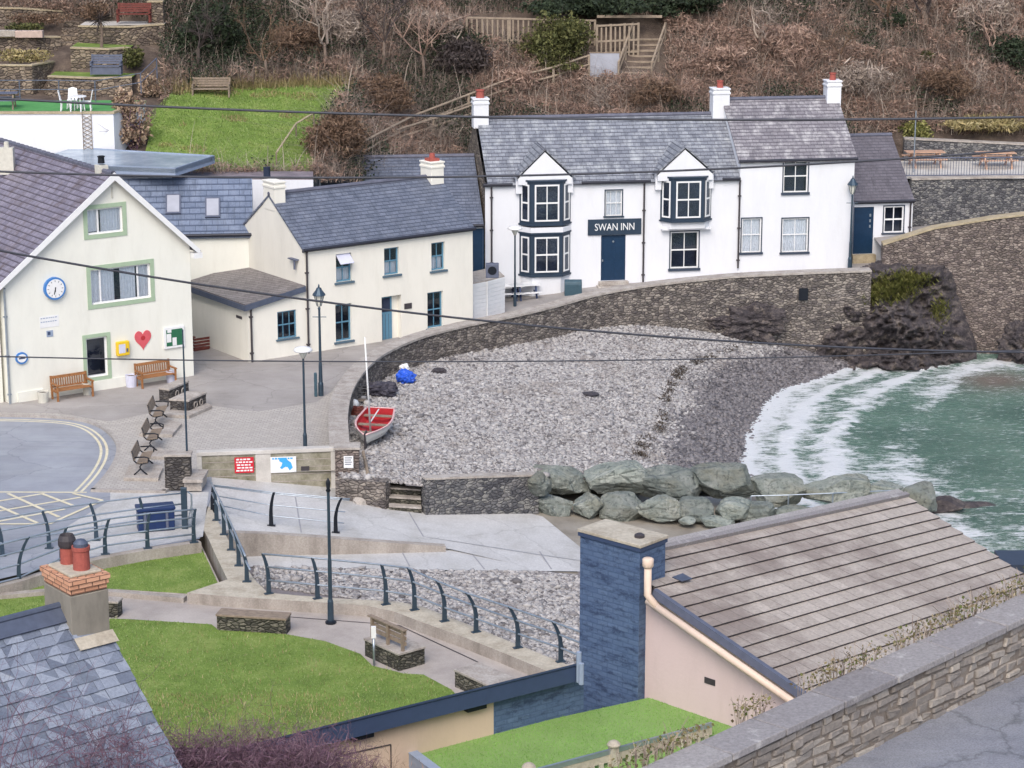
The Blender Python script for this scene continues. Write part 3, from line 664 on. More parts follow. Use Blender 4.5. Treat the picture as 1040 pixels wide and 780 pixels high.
strip_between(mb, [(225, 546), (330, 546), (450, 556.5), (606, 579)], [(225, 575), (330, 577), (450, 579), (606, 580.5)], lambda x, y: lowz(x) - .006)
tag(build('lower_slipway', mb, M['slip']), kind='structure')
# sand beyond the concrete
o = grid_obj('wet_sand', np.linspace(-1, 10.5, 40), np.linspace(58, 86.5, 40), lambda X, Y: np.vectorize(slipz)(X) - .03 - .0 * Y, M['sand']); tag(o, kind='structure')
# shingle bed under the promenade
o = grid_obj('shingle_bed', np.linspace(-12, 12, 60), np.linspace(55, 76.4, 60), lambda X, Y: np.vectorize(lowz)(X) + .05 + .05 * nz(X, Y, 1.2, 4) + np.clip((72.5 - Y) * .02, 0, .4), M['beach_bed'], keep=lambda c: projpx(c[:, 0], c[:, 1], c[:, 2])[1] > np.interp(projpx(c[:, 0], c[:, 1], c[:, 2])[0], [255, 330, 450, 606], [576, 578, 580, 582]))
tag(o, kind='structure')
# ------------------------------------------------------------------ beach and sea
LOWW = [P(430, 488, .06), P(480, 486, -.1), P(545, 484, -.35)]
bpoly = [tuple(P(345, 486, 0))[:2]] + [tuple(p)[:2] for p in LOWW] + [tuple(P(560, 480, -.5))[:2], tuple(P(740, 482, -1.8))[:2], (11, 83.5), (40, 78), (60, 78), (60, 116), (17, 116)] + [tuple(p)[:2] for p in offs(WP, .05)[::-1]]
o = grid_obj('beach', np.arange(-8, 60, .3), np.arange(76, 116, .3), lambda X, Y: beach(X, Y) - .06 + .03 * nz(X, Y, 2, 2) + .07 * nz(X * .5 + Y * .3, Y, 1.1, 17), M['beach_bed'], keep=lambda c: inpoly(c[:, 0], c[:, 1], bpoly)); tag(o, kind='structure')
xs, ys = np.r_[np.arange(4, 32, .16), np.arange(32, 120, 3)], np.r_[np.arange(-20, 58, 4), np.arange(58, 118, .16)]
X, Y = np.meshgrid(xs, ys); dep = np.clip(SEA - beach(X, Y), 0, 4); dep = np.where(Y < 80, np.maximum(dep, 1.2), dep)
U_, W_ = projpx(X, Y, SEA); foam = .43 + .06 * np.exp(-dep / 1.0) + .30 * np.exp(-dep / .16)
for cx, cy, rx, ry, am in ((800, 430, 40, 30, .05), (845, 478, 95, 22, .16), (815, 420, 50, 32, .12), (985, 500, 90, 25, .07), (1010, 545, 70, 18, .16), (930, 388, 60, 14, .14), (1000, 372, 60, 6, .22), (930, 440, 70, 24, -.17), (1010, 450, 60, 18, -.13), (1005, 388, 40, 6, -.2)):
    p0 = P(cx, cy, SEA); t0 = p0.y / CP; rX = rx / FOC * t0; rY = abs(P(cx, cy - ry, SEA).y - p0.y); foam += .55 * am * np.exp(-((X - p0.x) / rX) ** 2 - ((Y - p0.y) / rY) ** 2)
dn_ = dep + .12 * nz(X, Y, 1.3, 31) + .06 * nz(X, Y, 3.5, 32)
foam += .2 * np.exp(-((dn_ - .5) / .10) ** 2) + .17 * np.exp(-((dn_ - 1.0) / .13) ** 2) + .12 * np.exp(-((dn_ - 1.6) / .16) ** 2)
p0 = P(1012, 386, SEA); silt = np.exp(-((X - p0.x) / 2.2) ** 2 - ((Y - p0.y) / 2.2) ** 2) * .9 + .5 * np.exp(-dep / .25)
amp = np.clip(dep / .6, .12, 1)
wave = lambda X, Y: SEA + .07 * np.exp(-((dn_ - .5) / .12) ** 2) + .09 * np.exp(-((dn_ - 1.0) / .15) ** 2) + amp * (.05 * nz(X * .5, Y, 2.4, 5) + .035 * nz(X * .6, Y, 5.5, 6) + .06 * nz(X * .3, Y, .9, 8))
o = grid_obj('sea', xs, ys, wave, M['water'], attr={'foam': foam, 'silt': np.clip(silt, 0, 1)}, keep=lambda c: (c[:, 0] > 9.5) | (c[:, 1] > 82)); tag(o, kind='structure')
# ------------------------------------------------------------------ pebbles
def pebbles(name, XY, zf_, rad, mat, seed=1):
    rs = np.random.RandomState(seed); bm = bmesh.new(); bmesh.ops.create_icosphere(bm, subdivisions=1, radius=1)
    bv = np.array([tuple(v.co) for v in bm.verts]); bf = np.array([[v.index for v in f.verts] for f in bm.faces]); bm.free(); n = len(XY)
    r = rad * np.exp(rs.normal(0, .38, n)); sca = np.stack([rs.uniform(.8, 1.35, n), rs.uniform(.7, 1.1, n), rs.uniform(.4, .75, n)], -1) * r[:, None]
    v = bv[None] * (1 + rs.uniform(-.18, .18, (n, 12, 1))) * sca[:, None, :]
    a = rs.uniform(0, 6.28, n); ca, sa = np.cos(a)[:, None], np.sin(a)[:, None]
    ti = rs.normal(0, .35, n)[:, None]
    x, y, z = v[..., 0], v[..., 1], v[..., 2]; y, z = y * np.cos(ti) - z * np.sin(ti), y * np.sin(ti) + z * np.cos(ti); x, y = x * ca - y * sa, x * sa + y * ca
    zz = zf_(XY[:, 0], XY[:, 1]); v = np.stack([x + XY[:, :1], y + XY[:, 1:2], z + (zz + r * rs.uniform(.1, .45, n))[:, None]], -1).reshape(-1, 3)
    f = (bf[None] + 12 * np.arange(n)[:, None, None]).reshape(-1, 3)
    o = np_obj(name, v, f, mat, None, False); tag(o, kind='stuff'); return o
rs = np.random.RandomState(3)
XY = np.stack([rs.uniform(-7, 18, 240000), rs.uniform(80, 114, 240000)], -1); XY = XY[inpoly(XY[:, 0], XY[:, 1], bpoly)]
zz = beach(XY[:, 0], XY[:, 1]); XY = XY[zz > SEA - .25]; zz = zz[zz > SEA - .25]
uu_, vv_ = projpx(XY[:, 0], XY[:, 1], zz); kp = ~((uu_ > 535) & (uu_ < 760) & (vv_ > np.interp(uu_, [535, 600, 760], [484, 478, 478]))); XY, zz = XY[kp], zz[kp]
wet = zz + .18 * nz(XY[:, 0], XY[:, 1], .8, 9) + rs.normal(0, .1, len(zz)) < -1.95
tag(pebbles('pebbles', XY[~wet], lambda x, y: beach(x, y) - .06 + .07 * nz(x * .5 + y * .3, y, 1.1, 17), .047, M['pebble'], 5), 'pale grey pebbles and cobbles covering the upper beach', 'pebbles')
tag(pebbles('wet_pebbles', XY[wet], lambda x, y: beach(x, y) - .06 + .07 * nz(x * .5 + y * .3, y, 1.1, 17), .054, M['pebble_wet'], 6), 'dark wet shingle along the edge of the sea', 'shingle')
WL = XY[(np.abs(zz + .16 * nz(XY[:, 0], XY[:, 1], .9, 41) + 1.62) < .05) & (nz(XY[:, 0], XY[:, 1], 2.5, 42) > -.1)]; WLr = np.random.RandomState(43)
# ------------------------------------------------------------------ promenade and lawns
PZ, CZ = -.45, -.1
inner = [(190, 602), (228, 605.5), (267, 608), (335, 612.5), (372, 615), (400, 621), (426, 631), (468, 646), (500, 658.5), (545, 677), (640, 716)]
outer = [(640, 702), (600, 684), (566, 671), (517, 651), (490, 640), (455, 626), (430, 616.5), (405, 611), (340, 607.5), (300, 604.5), (272, 602), (258, 588), (240, 562), (226, 538), (214, 515)]
lawn1 = [(205, 558), (226, 596), (190, 604.5), (150, 601), (100, 597.5), (-60, 590), (-200, 640), (-60, 607), (0, 601), (60, 587), (110, 573), (150, 565)]
mb = MB(); mb.sheet([P(x, y, PZ) for x, y in [(-250, 655), (-60, 612), (0, 598), (60, 580), (110, 566), (203, 550), (224, 594)] + inner + [(640, 860), (-250, 860)]])
tag(build('promenade', mb, M['promenade']), kind='structure')
la = [P(x, y, PZ + .03) for x, y in ((-150, 640), (-40, 610), (20, 600), (108, 571), (160, 562), (205, 557), (222, 594), (190, 603), (112, 598), (20, 622), (-150, 660))]
lb = [P(x, y, PZ + .03) for x, y in ((60, 640), (113, 628), (135, 629), (215, 634), (222, 640), (290, 644), (330, 651), (366, 664), (378, 676), (410, 684), (430, 685), (458, 700), (470, 712), (440, 790), (100, 800), (-40, 760))]
mb = MB()
for q in (la, lb): mb.sheet(q)
tag(build('lawn', mb, M['lawn_soil']), kind='structure')
mb = MB()
for q in (la, lb):
    for a, b in zip(q, q[1:] + q[:1]): mb.poly([a, a - Z * .05, b - Z * .05, b])
tag(build('lawn_edging', mb, M['kerb']), kind='structure')
def blades(name, XY, zf_, h, wd, mat, seed, lean=.5, label=None, cat=None, kind='stuff', parent=None, segs=1):
    rs = np.random.RandomState(seed); n = len(XY); z = zf_(XY[:, 0], XY[:, 1]) if callable(zf_) else np.full(n, zf_)
    hh = h * np.exp(rs.normal(0, .35, n)); a = rs.uniform(0, 6.28, n); le = rs.uniform(.1, 1, n) * lean; wv = wd * rs.uniform(.6, 1.3, n)
    dx, dy = np.cos(a), np.sin(a); px_, py_ = -dy, dx; rows = []
    for s in range(segs + 1):
        t = s / segs; hgt = hh * (t - .25 * le * t * t); off = hh * le * t * t; ww = wv * (1 - t * .85) / 2
        c = np.stack([XY[:, 0] + dx * off, XY[:, 1] + dy * off, z + hgt], -1)
        sd_ = np.stack([px_ * ww, py_ * ww, 0 * ww], -1); rows += [c - sd_, c + sd_]
    v = np.stack(rows, 1).reshape(-1, 3); k = 2 * (segs + 1)
    f = np.concatenate([np.array([[2 * s, 2 * s + 1, 2 * s + 3, 2 * s + 2]]) for s in range(segs)])[None] + k * np.arange(n)[:, None, None]
    o = np_obj(name, v, f.reshape(-1, 4), mat, parent)
    if parent is None or kind: tag(o, label, cat, None, kind)
    return o
def scatter(poly, n, seed):
    rs = np.random.RandomState(seed); p = np.array([(q[0], q[1]) for q in poly]); lo, hi = p.min(0), p.max(0)
    XY = rs.uniform(lo, hi, (n, 2)); return XY[inpoly(XY[:, 0], XY[:, 1], [tuple(q) for q in p])]
tag(blades('seaweed_line', WL + WLr.normal(0, .08, WL.shape), lambda x, y: beach(x, y) + .02, .07, .05, M['weed'], 44, 2.5), 'thin dark strand line of seaweed on the shingle', 'seaweed')
XY = np.concatenate([scatter(la, 60000, 1), scatter(lb, 90000, 2)])
XY = XY[XY[:, 0] > -17]
blades('lawn_grass', XY, PZ + .025, .032, .022, M['grass'], 4, 1.2, 'short mown green grass of the two promenade lawns', 'grass')
XY = np.concatenate([scatter([P(x, y, 0) for x, y in ((110, 690), (330, 690), (420, 720), (400, 760), (120, 770))], 5000, 5), scatter(lb, 2500, 8)])
blades('dry_grass', XY, PZ + .02, .09, .022, M['dry_grass'], 6, .8, 'straw coloured dry grass at the worn lower edge of the lawn', 'grass')
# promenade sea wall with its broad coping
mb = MB(); op = [P(x, y, CZ) for x, y in outer]; ipn = [P(x, y, CZ) for x, y in inner]
left = [P(x, y, CZ) for x, y in ((231, 588.5), (222, 570), (212, 548), (201, 527), (200, 512))]
ring = ipn + op + left[::-1]
mb.sheet(ring); mb.sheet([p + V((0, 0, -.02)) for p in ring][::-1])
s = 0
for a, b in zip(ring, ring[1:] + ring[:1]):
    L_ = (b - a).length; A_, B_ = a + Z * -2.4, b + Z * -2.4
    mb.poly([a, A_, B_, b], 1, [(s, 0), (s, -2.4), (s + L_, -2.4), (s + L_, 0)]); s += L_
o = build('promenade_wall', mb, [M['coping_pale'], M['conc_wall']]); tag(o, 'curving concrete promenade wall with broad pale top below the railing', 'wall')
XY = scatter([P(x, y, -1.6) for x, y in ((256, 574), (330, 578), (460, 579), (620, 581), (700, 640), (650, 730), (560, 700), (500, 670), (440, 640), (390, 625), (260, 612))], 70000, 9)
q_ = projpx(XY[:, 0], XY[:, 1], np.interp(XY[:, 0], [-10, -2.4, 3, 10], [-1.0, -1.32, -1.9, -2.2])); XY = XY[(q_[1] > np.interp(q_[0], [255, 330, 450, 606], [577, 579, 581, 583])) & ~inpoly(XY[:, 0], XY[:, 1], [tuple(p) for p in ring])]
tag(pebbles('pebbles', XY, lambda x, y: np.interp(x, [-10, -2.4, 3, 10], [-1.0, -1.32, -1.9, -2.2]) + .04 + np.clip((72.5 - y) * .02, 0, .4), .05, M['pebble'], 8), 'grey pebbles between the lower slipway and the promenade railing', 'pebbles')
# low kerb wall between upper lawn and path
mb = MB(); wall_along(mb, [P(-30, 606, PZ + .16), P(60, 598, PZ + .16), P(112, 599.5, PZ + .16), P(188, 606, PZ + .16)], .28, PZ - .1); tag(build('kerb_wall', mb, M['conc_wall']), 'low concrete edging wall along the foot of the upper lawn', 'wall')
# road-side retaining kerb above the lawn
mb = MB(); wall_along(mb, [P(-120, 622, -.06), P(-40, 604, -.06), P(20, 589, -.06), P(60, 576.5, -.06), P(107, 565, -.06), P(150, 557, -.06), P(203, 549.5, -.06)], .3, PZ - .1); tag(build('retaining_kerb', mb, M['conc_wall']), 'grey concrete kerb wall between road and upper lawn', 'wall')
# ramp kerb between upper and lower slipway
a = [PF(x, y, slipz) for x, y in ((226, 543.5), (270, 545), (330, 549), (390, 553.5), (452, 557.5))]
mb = MB(); wall_along(mb, [p + Z * .14 for p in a], .3, lambda p: lowz(p.x) - .1); tag(build('ramp_kerb', mb, M['conc_wall']), 'mossy concrete kerb tapering along the lower edge of the slipway', 'wall')
# ------------------------------------------------------------------ sea walls
def wall_thing(name, label, pts, thick, zb, mat, cop=None, cth=.1, cover=.06):
    r = thing(name, label, 'wall', tuple(V((pts[0].x, pts[0].y, pts[0].z - 1))))
    mb = MB(); wall_along(mb, pts, thick, zb); build('stonework', mb, mat, r)
    if cop:
        mb = MB(); cp = [p + Z * cth for p in pts]; wall_along(mb, cp, thick + cover * 2, lambda p: p.z - cth + .003)
        # zb callable receives offset points; their z is the coping top
        build('coping', mb, cop, r)
    return r
wall_thing('sea_wall', 'long curving rubble sea wall between the street and the beach', [p - Z * .1 for p in WP], .62, -4, M['sea_wall'], M['coping'])
wall_thing('low_wall', 'low dark stone wall below the shingle beside the steps', [p + Z * .06 for p in LOWW], .35, -2.4, M['grey_wall'], M['coping'], .08, .03)
bw = [P(868, 262, 1.55) + V((0, .2, 0)), P(898, 248.5, 2.6), P(925, 242, 3.0), P(951, 233.5, 3.4), P(1012, 223, 3.9), P(1042, 215.5, 4.1)]
bw = [V((p.x, 113.6 - .02 * (p.x - 18), p.z)) for p in bw[1:]] ; bw.append(V((30, 113.4, 4.3))); bw.append(V((60, 113, 4.6)))
wall_thing('harbour_wall', 'tall reddish brown rubble wall rising above the sea on the right', [p - Z * .1 for p in bw], .6, -4, M['brown_wall'], M['coping_tan'], .1, .05)
mb = MB()
for x0, x1 in ((18.2, 46),):
    mb.poly([(x0, 113.9, 2.2), (x1, 113.9, 3.9), (x1, 121.2, 3.9), (x0, 121.2, 2.2)])
tag(build('upper_path', mb, M['tarmac']), kind='structure')
uw = [V((PT(925, 176, 120.5).x, PT(925, 176, 120.5).y, 4.75)), V((PT(1042, 176, 121).x, PT(1042, 176, 121).y, 4.8)), V((48, 117.6, 4.9))]
wall_thing('terrace_wall', 'grey rubble retaining wall under the picnic terrace', uw, .5, -1, M['grey_wall'], M['coping'], .1, .05)
tz = 4.8
mb = MB(); mb.poly([(uw[0].x - .6, uw[0].y, tz), (48, uw[0].y, tz), (48, 127, tz), (uw[0].x - .6, 127, tz)]); tag(build('terrace', mb, M['concrete']), kind='structure')
b0 = PT(918, 141, 126.2); b1 = PT(1042, 146, 126.2)
wall_thing('garden_wall', 'low lichened stone wall behind the picnic tables', [V((b0.x, b0.y, CAMZ + DIR(918, 141).z * 126.2)), V((b1.x, b1.y, CAMZ + DIR(1042, 147).z * 126.2)), V((48, b1.y, 6.3))], .5, 3.5, M['grey_wall'], M['coping'], .08, .04)
# steps from slipway to beach
r = thing('stone_steps', 'short flight of stone steps from slipway to shingle', 'steps', tuple(P(411, 518, -1.1)))
A_, B_ = P(395, 520, -1.08), P(428, 522, -1.18); du = (B_ - A_); dv = V((du.y, -du.x, 0)).normalized() * -1
for i in range(4):
    mb = MB(); mb.par(A_ + dv * .30 * i + Z * -.5, du, dv * (.30 + .004), Z * (.44 + .25 * (i + 1)), 1); mb.par(A_ + dv * (.30 * i - .03) + Z * (-.06 + .25 * (i + 1)), du, dv * .33, Z * .06); build('step', mb, [M['coping'], M['planter_stone']], r)
# sign panel, piers
FPan = Facade(P(203, 494, -.45), (P(340, 493, -.6) - P(203, 494, -.45)).xy)
pu1 = FPan.px(339, 480)[0]; pvt = FPan.px(270, 461)[1] + 0
r = thing('flood_gate', 'weathered concrete flood board in a pale frame bearing a red sign and a blue sign', 'barrier', tuple(FPan.O))
vtop = FPan.px(230, 462)[1]
mb = MB(); FPan.box(mb, .1, pu1 - .1, -1.2, vtop, -.22, 0); build('board_panel', mb, M['conc_mossy'], r)
for i in range(1, 5):
    mb = MB(); FPan.box(mb, .12, pu1 - .12, vtop - .27 * i - .012, vtop - .27 * i + .012, 0, .012); build('batten', mb, M['conc_wall'], r)
mb = MB(); FPan.box(mb, -.08, pu1 + .08, vtop, vtop + .14, -.3, .06); build('top_rail', mb, M['concrete'], r, bevel=.015)
for u in (-.08, pu1 - .1):
    mb = MB(); FPan.box(mb, u, u + .18, -1.2, vtop, -.26, .04); build('frame_post', mb, M['concrete'], r, bevel=.015)
mb = MB(); uu = FPan.px(259.5, 470)[0]; FPan.box(mb, uu, uu + .55, -1, vtop, 0, .02); build('patch', mb, M['concrete'], r)
mb = MB(); uv_ = FPan.px(309, 474); FPan.box(mb, uv_[0] - .12, uv_[0] + .18, uv_[1] - .14, uv_[1] + .02, 0, .03); build('bracket', mb, M['pipe'], r)
def flat_sign(name, label, F, x0, y0, x1, y1, mat, d=.03, th=.03):
    u0, v0, u1, v1 = F.rect(x0, y0, x1, y1); s_ = thing(name, label, 'sign', tuple(F.w((u0 + u1) / 2, v0, d)))
    mb = MB(); F.box(mb, u0, u1, v0, v1, d, d + th); build('sign_board', mb, mat, s_, bevel=.004); return s_, (u0, v0, u1, v1), d + th
s_, (u0, v0, u1, v1), d = flat_sign('warning_sign', 'red warning sign with white lettering on the flood board', FPan, 238, 464.5, 258, 479.5, M['sign_red'])
mb = MB(); rs_ = random.Random(3); n_ = 0
for i in range(5):
    v = v1 - .07 - i * (v1 - v0 - .1) / 4.6; 
    u = u0 + .05 + rs_.random() * .06
    while u < u1 - .1:
        L_ = rs_.uniform(.06, .14); L_ = min(L_, u1 - .05 - u); FPan.box(mb, u, u + L_, v - .03, v + .025, d, d + .004); u += L_ + .03
build('lettering', mb, M['white_paint'], s_)
s_, (u0, v0, u1, v1), d = flat_sign('notice_sign', 'white notice with a sky blue map shape and blue heading on the flood board', FPan, 274.5, 464, 301, 479, M['white_paint'])
mb = MB(); wd, hd = u1 - u0, v1 - v0
shape = [(.34, .95), (.62, .95), (.66, .80), (.80, .62), (.86, .30), (.74, .12), (.66, .34), (.58, .36), (.50, .30), (.44, .22), (.36, .32), (.42, .42), (.46, .62), (.34, .74)]
mb.prism([FPan.w(u0 + a * wd, v0 + b * hd, d) for a, b in shape], FPan.N * .004); build('map_shape', mb, M['sign_blue'], s_)
mb = MB(); u = u0 + .06
while u < u1 - .1: L_ = rs_.uniform(.05, .1); FPan.box(mb, u, u + L_, v1 - .09, v1 - .035, d, d + .0042); u += L_ + .025
build('lettering', mb, M['sign_blue'], s_)
def pier(name, label, x0, x1, yt, yb, zt, zb, depth, mat, cop):
    F = Facade(P((x0 + x1) / 2, yb, zb), (1, .03)); u0 = F.px(x0, yb)[0]; u1 = F.px(x1, yb)[0]; v1 = F.px((x0 + x1) / 2, yt)[1]
    r = thing(name, label, 'pillar', tuple(F.O)); mb = MB(); F.box(mb, u0, u1, -.8, v1, -depth, 0); build('stonework', mb, mat, r)
    mb = MB(); F.box(mb, u0 - .05, u1 + .05, v1, v1 + .09, -depth - .05, .05); build('capstone', mb, cop, r, bevel=.02); return F, v1
F_, _ = pier('brick_pier', 'dark brick pier at the left end of the flood board', 168, 194, 464, 499, 0, -.12, .5, M['dark_block'], M['coping'])
FP, _ = pier('stone_pier', 'stone end pier of the sea wall carrying a small white notice', 341, 365, 457, 502, 0, -.75, .7, M['brown_wall'], M['coping'])
s_, (u0, v0, u1, v1), d = flat_sign('pier_notice', 'small white notice plate fixed to the stone pier', FP, 349, 463, 359, 475, M['white_paint'], .01)
mb = MB()
for i in range(4): FP.box(mb, u0 + .04, u1 - .05 - .03 * (i % 2), v1 - .08 - i * .08, v1 - .05 - i * .08, d, d + .003)
build('lettering', mb, M['bench_grey'], s_)
mb = MB(); q = [P(196, 489, -.05), P(212, 489.5, -.05), P(206, 500, -.05), P(186, 500, -.05)]; mb.prism([p + Z * .35 for p in q], Z * .12); mb.prism([p.lerp(q[0], .12) for p in q], Z * .35)
tag(build('stone_bench', mb, M['coping']), 'flat stone slab seat beside the dark brick pier', 'bench')
wall_thing('bank_wall', 'rough rubble bank wall between the stone pier and the steps', [P(343, 484, .02), P(366, 486.5, .0), P(394, 488, .04)], .5, -2.4, M['sea_wall'])
# rubble at foot of pier
def rock_mesh(c, rx, ry, rz_, seed, sub=3, power=3.2, amp=.22, cuts=9):
    rs = random.Random(seed); bm = bmesh.new(); bmesh.ops.create_icosphere(bm, subdivisions=sub, radius=1)
    planes = [(V((rs.gauss(0, 1), rs.gauss(0, 1), rs.gauss(0, .8))).normalized(), rs.uniform(.72, .92)) for _ in range(cuts)]
    off = V((rs.random() * 50, rs.random() * 50, rs.random() * 50)); rot = Matrix.Rotation(rs.uniform(-.35, .35), 3, 'Z') @ Matrix.Rotation(rs.uniform(-.2, .2), 3, 'Y')
    for v in bm.verts:
        p = v.co.copy(); q = (abs(p.x) ** power + abs(p.y) ** power + abs(p.z) ** power) ** (1 / power); p = p / q
        for n, d in planes:
            e = p.dot(n) - d
            if e > 0: p -= n * e
        p += v.co * (mnoise.fractal(p * 3.0 + off, .8, 2.1, 5) * amp * .30)
        p = rot @ p; v.co = V((c[0] + p.x * rx, c[1] + p.y * ry, c[2] + p.z * rz_))
    mb = MB(); mb.v = [v.co.copy() for v in bm.verts]; mb.f = [tuple(v.index for v in f.verts) for f in bm.faces]; mb.uv = [[(0, 0)] * len(f) for f in mb.f]; mb.mi = [0] * len(mb.f); bm.free(); return mb
RL = ['pale split boulder at the left end of the upper row', 'broad boulder with a slanting white vein, second in the upper row', 'big flat faced grey boulder in the middle of the upper row', 'dark green blocky boulder right of the flat faced one',
      'rounded grey boulder just left of the long pale one', 'long pale boulder behind the tiled roof ridge', 'small pale boulder half hidden by the roof ridge', 'greenish pointed boulder beyond the roof corner at the water', 'dark wet rock sloping into the foam', 'low black rock farthest out in the waves']
top = [(566, 490, 66, 34), (624, 487, 62, 34), (680, 490, 62, 38), (737, 491, 62, 36), (790, 501, 56, 32), (849, 500, 68, 32), (895, 502, 48, 22), (935, 507, 38, 28), (962, 515, 40, 16), (992, 519, 48, 12)]
for i, (cx, cy, wp, hp) in enumerate(top):
    tt = 88.2 + max(0, i - 5) * .8; c = PT(cx, cy, tt); k = tt / FOC / 2
    o = build('boulder', rock_mesh(c + V((0, .25, 0)), wp * k * 1.04, hp * k * .8 + .3, hp * k * .98, 20 + i, 4, 4.5), M['boulder'] if i < 8 else M['rock']); tag(o, RL[i], 'boulder', 'rock armour boulders beside the slipway')
    for p in o.data.polygons: p.use_smooth = False
low = [(562, 513, 42, 18, 'squat dark boulder at the left end of the lower row'), (597, 514, 34, 22, 'wedge shaped dark boulder second in the lower row'), (632, 515, 42, 26, 'mottled tan boulder in the lower row under the flat faced one'), (670, 516, 46, 24, 'rounded pale boulder in the lower row with a white streak'),
       (707, 517, 36, 20, 'blue grey boulder of the lower row under the dark green one'), (742, 518, 36, 22, 'dark square boulder of the lower row left of the thin handrail'), (772, 522, 36, 22, 'dark boulder of the lower row behind the thin handrail'), (806, 524, 42, 20, 'low dark boulder of the lower row nearest the roof ridge'), (727, 530, 34, 9, 'flat slab of rock lying at the foot of the lower row'), (697, 528.5, 16, 6, 'smallest stone at the foot of the lower row'), (548, 491, 22, 22, 'reddish stone wedged at the end of the low wall')]
for i, (cx, cy, wp, hp, lb_) in enumerate(low):
    tt = 87.0 if i < 8 else 86.4; c = PT(cx, cy, tt); k = tt / FOC / 2
    o = build('boulder', rock_mesh(c, wp * k * 1.04, hp * k * .7 + .3, hp * k * 1.12, 60 + i, 4, 4.5), M['boulder']); tag(o, lb_, 'boulder', 'rock armour boulders beside the slipway')
mb = rock_mesh((0, 0, 0), .35, .3, .25, 3, 2)
PR = [((372, 503), 1.3), ((384, 506), 1.0), ((378, 496), .9), ((390, 498), .8), ((366, 511), .8)]
for i, ((x, y), s0) in enumerate(PR):
    o = build('rubble_stone', rock_mesh(PF(x, y, slipz), .36 * s0, .3 * s0, .3 * s0, 90 + i, 2), M['sea_wall' if 0 else 'coping']); tag(o, ('largest', 'broad', 'upper', 'rounded', 'lowest')[i] + ' loose rubble stone heaped between the pier and the stone steps', 'stone', 'rubble stones by the steps')
# low rubble bank linking pier, steps and slip
# ------------------------------------------------------------------ rock outcrop below the harbour wall
gx, gy = np.linspace(806, 992, 150), np.linspace(262, 376, 100); vv = []; ee = []
for yy in gy:
    for xx in gx:
        cx_ = 905 + (320 - yy) * .12; hw = 66 + max(0, yy - 296) * .5
        e = max(0, 1 - ((xx - cx_) / hw) ** 4) * min(1, max(0, (yy - 262 - max(0, 893 - xx) * .35) / 18)) ; e = max(e, 0)
        e *= .75 + .5 * mnoise.noise(V((xx * .018, yy * .03, 2)))
        tt = 115.2
        p = V((xx * .045, yy * .06, 0)); h = mnoise.ridged_multi_fractal(p, .9, 2.1, 6, 1, 2) * .45 + mnoise.fractal(p * 2.6, .8, 2, 4) * .5
        ledge = .9 * (.5 + .5 * math.tanh((yy - 312) / 7 + 2 * mnoise.noise(V((xx * .03, 7, 1)))))
        b = e * (1.0 + h * 1.1 + ledge) - .55
        ee.append(e); vv.append(tuple(PT(xx, yy, tt - b * 1.25)))
n0, n1 = len(gx), len(gy); ii = np.arange(n0 * n1).reshape(n1, n0)
ff = np.stack([ii[1:, :-1], ii[1:, 1:], ii[:-1, 1:], ii[:-1, :-1]], -1).reshape(-1, 4)
ev_ = np.array(ee); ff = ff[ev_[ff].min(1) > .06]; ug, iv = np.unique(ff, return_inverse=True)
rk = np_obj('rock_outcrop', np.array(vv)[ug], iv.reshape(-1, 4), M['rock'], None, False); tag(rk, 'dark craggy rock outcrop with grassy top at the foot of the harbour wall', 'rock')
o = build('rock', rock_mesh(PT(764, 328, 113.3), 1.5, .55, .85, 140, 5, 2.2, 1.5, 3), M['rock']); tag(o, 'dark rock protruding from the sea wall below the right hand house', 'rock')
o = build('rock', rock_mesh(PT(717, 326, 113.3), .9, .45, .35, 141, 5, 2.2, 1.5, 3), M['rock']); tag(o, 'small low dark rock against the sea wall base', 'rock')
o = build('rock', rock_mesh(PT(1036, 350, 114.6), .9, .8, 1.0, 142, 5, 2.4, 1.3, 4), M['rock']); tag(o, 'black rock at the right edge below the harbour wall', 'rock')
mb = MB(); wq = Facade(PT(871, 292.5, 113), (1, 0)); pt = [p for p in WP if abs(p.x - 0) < 1e9][-3]
dp = min(WP, key=lambda p: abs(p.x - P(812, 292, 0).x * 1.0)); dx = PT(812, 292, dp.y / CP).x
mb.box(dx - .22, dx + .22, dp.y - .5, dp.y - .25, CAMZ + DIR(812, 294).z * dp.y / CP - .2, CAMZ + DIR(812, 288).z * dp.y / CP + .1); tag(build('drain_hole', mb, M['black']), 'black square drain outlet in the sea wall', 'drain')
# ------------------------------------------------------------------ railings
def curved_post(base, h, bend, wd=.075, th=.05, lean=None):
    """flat bar curving over to one side; returns mesh and attachment function"""
    mb = MB(); b = V(bend); n = 7; pts = []
    for i in range(n + 1):
        t_ = i / n; pts.append(V(base) + Z * h * t_ + b * (max(0, t_ - .35) / .65) ** 2)
    sd_ = V((-b.y, b.x, 0)).normalized() * th / 2 if b.length > 1e-3 else V((0, th / 2, 0)); fw = b.normalized() if b.length > 1e-3 else V((1, 0, 0))
    ring_ = []
    for i, p in enumerate(pts):
        ww = wd * (1 - .45 * i / n); ring_.append([p - fw * ww - sd_, p + fw * ww - sd_, p + fw * ww + sd_, p - fw * ww + sd_])
    for r0, r1 in zip(ring_, ring_[1:]):
        for k in range(4): mb.poly([r0[k], r0[(k + 1) % 4], r1[(k + 1) % 4], r1[k]])
    mb.poly(ring_[-1]); 
    mb.par(V(base) - fw * .14 - sd_ * 3, fw * .28, sd_ * 6, Z * .025)
    at = lambda t_: V(base) + Z * h * t_ + b * (max(0, t_ - .35) / .65) ** 2
    return mb, at
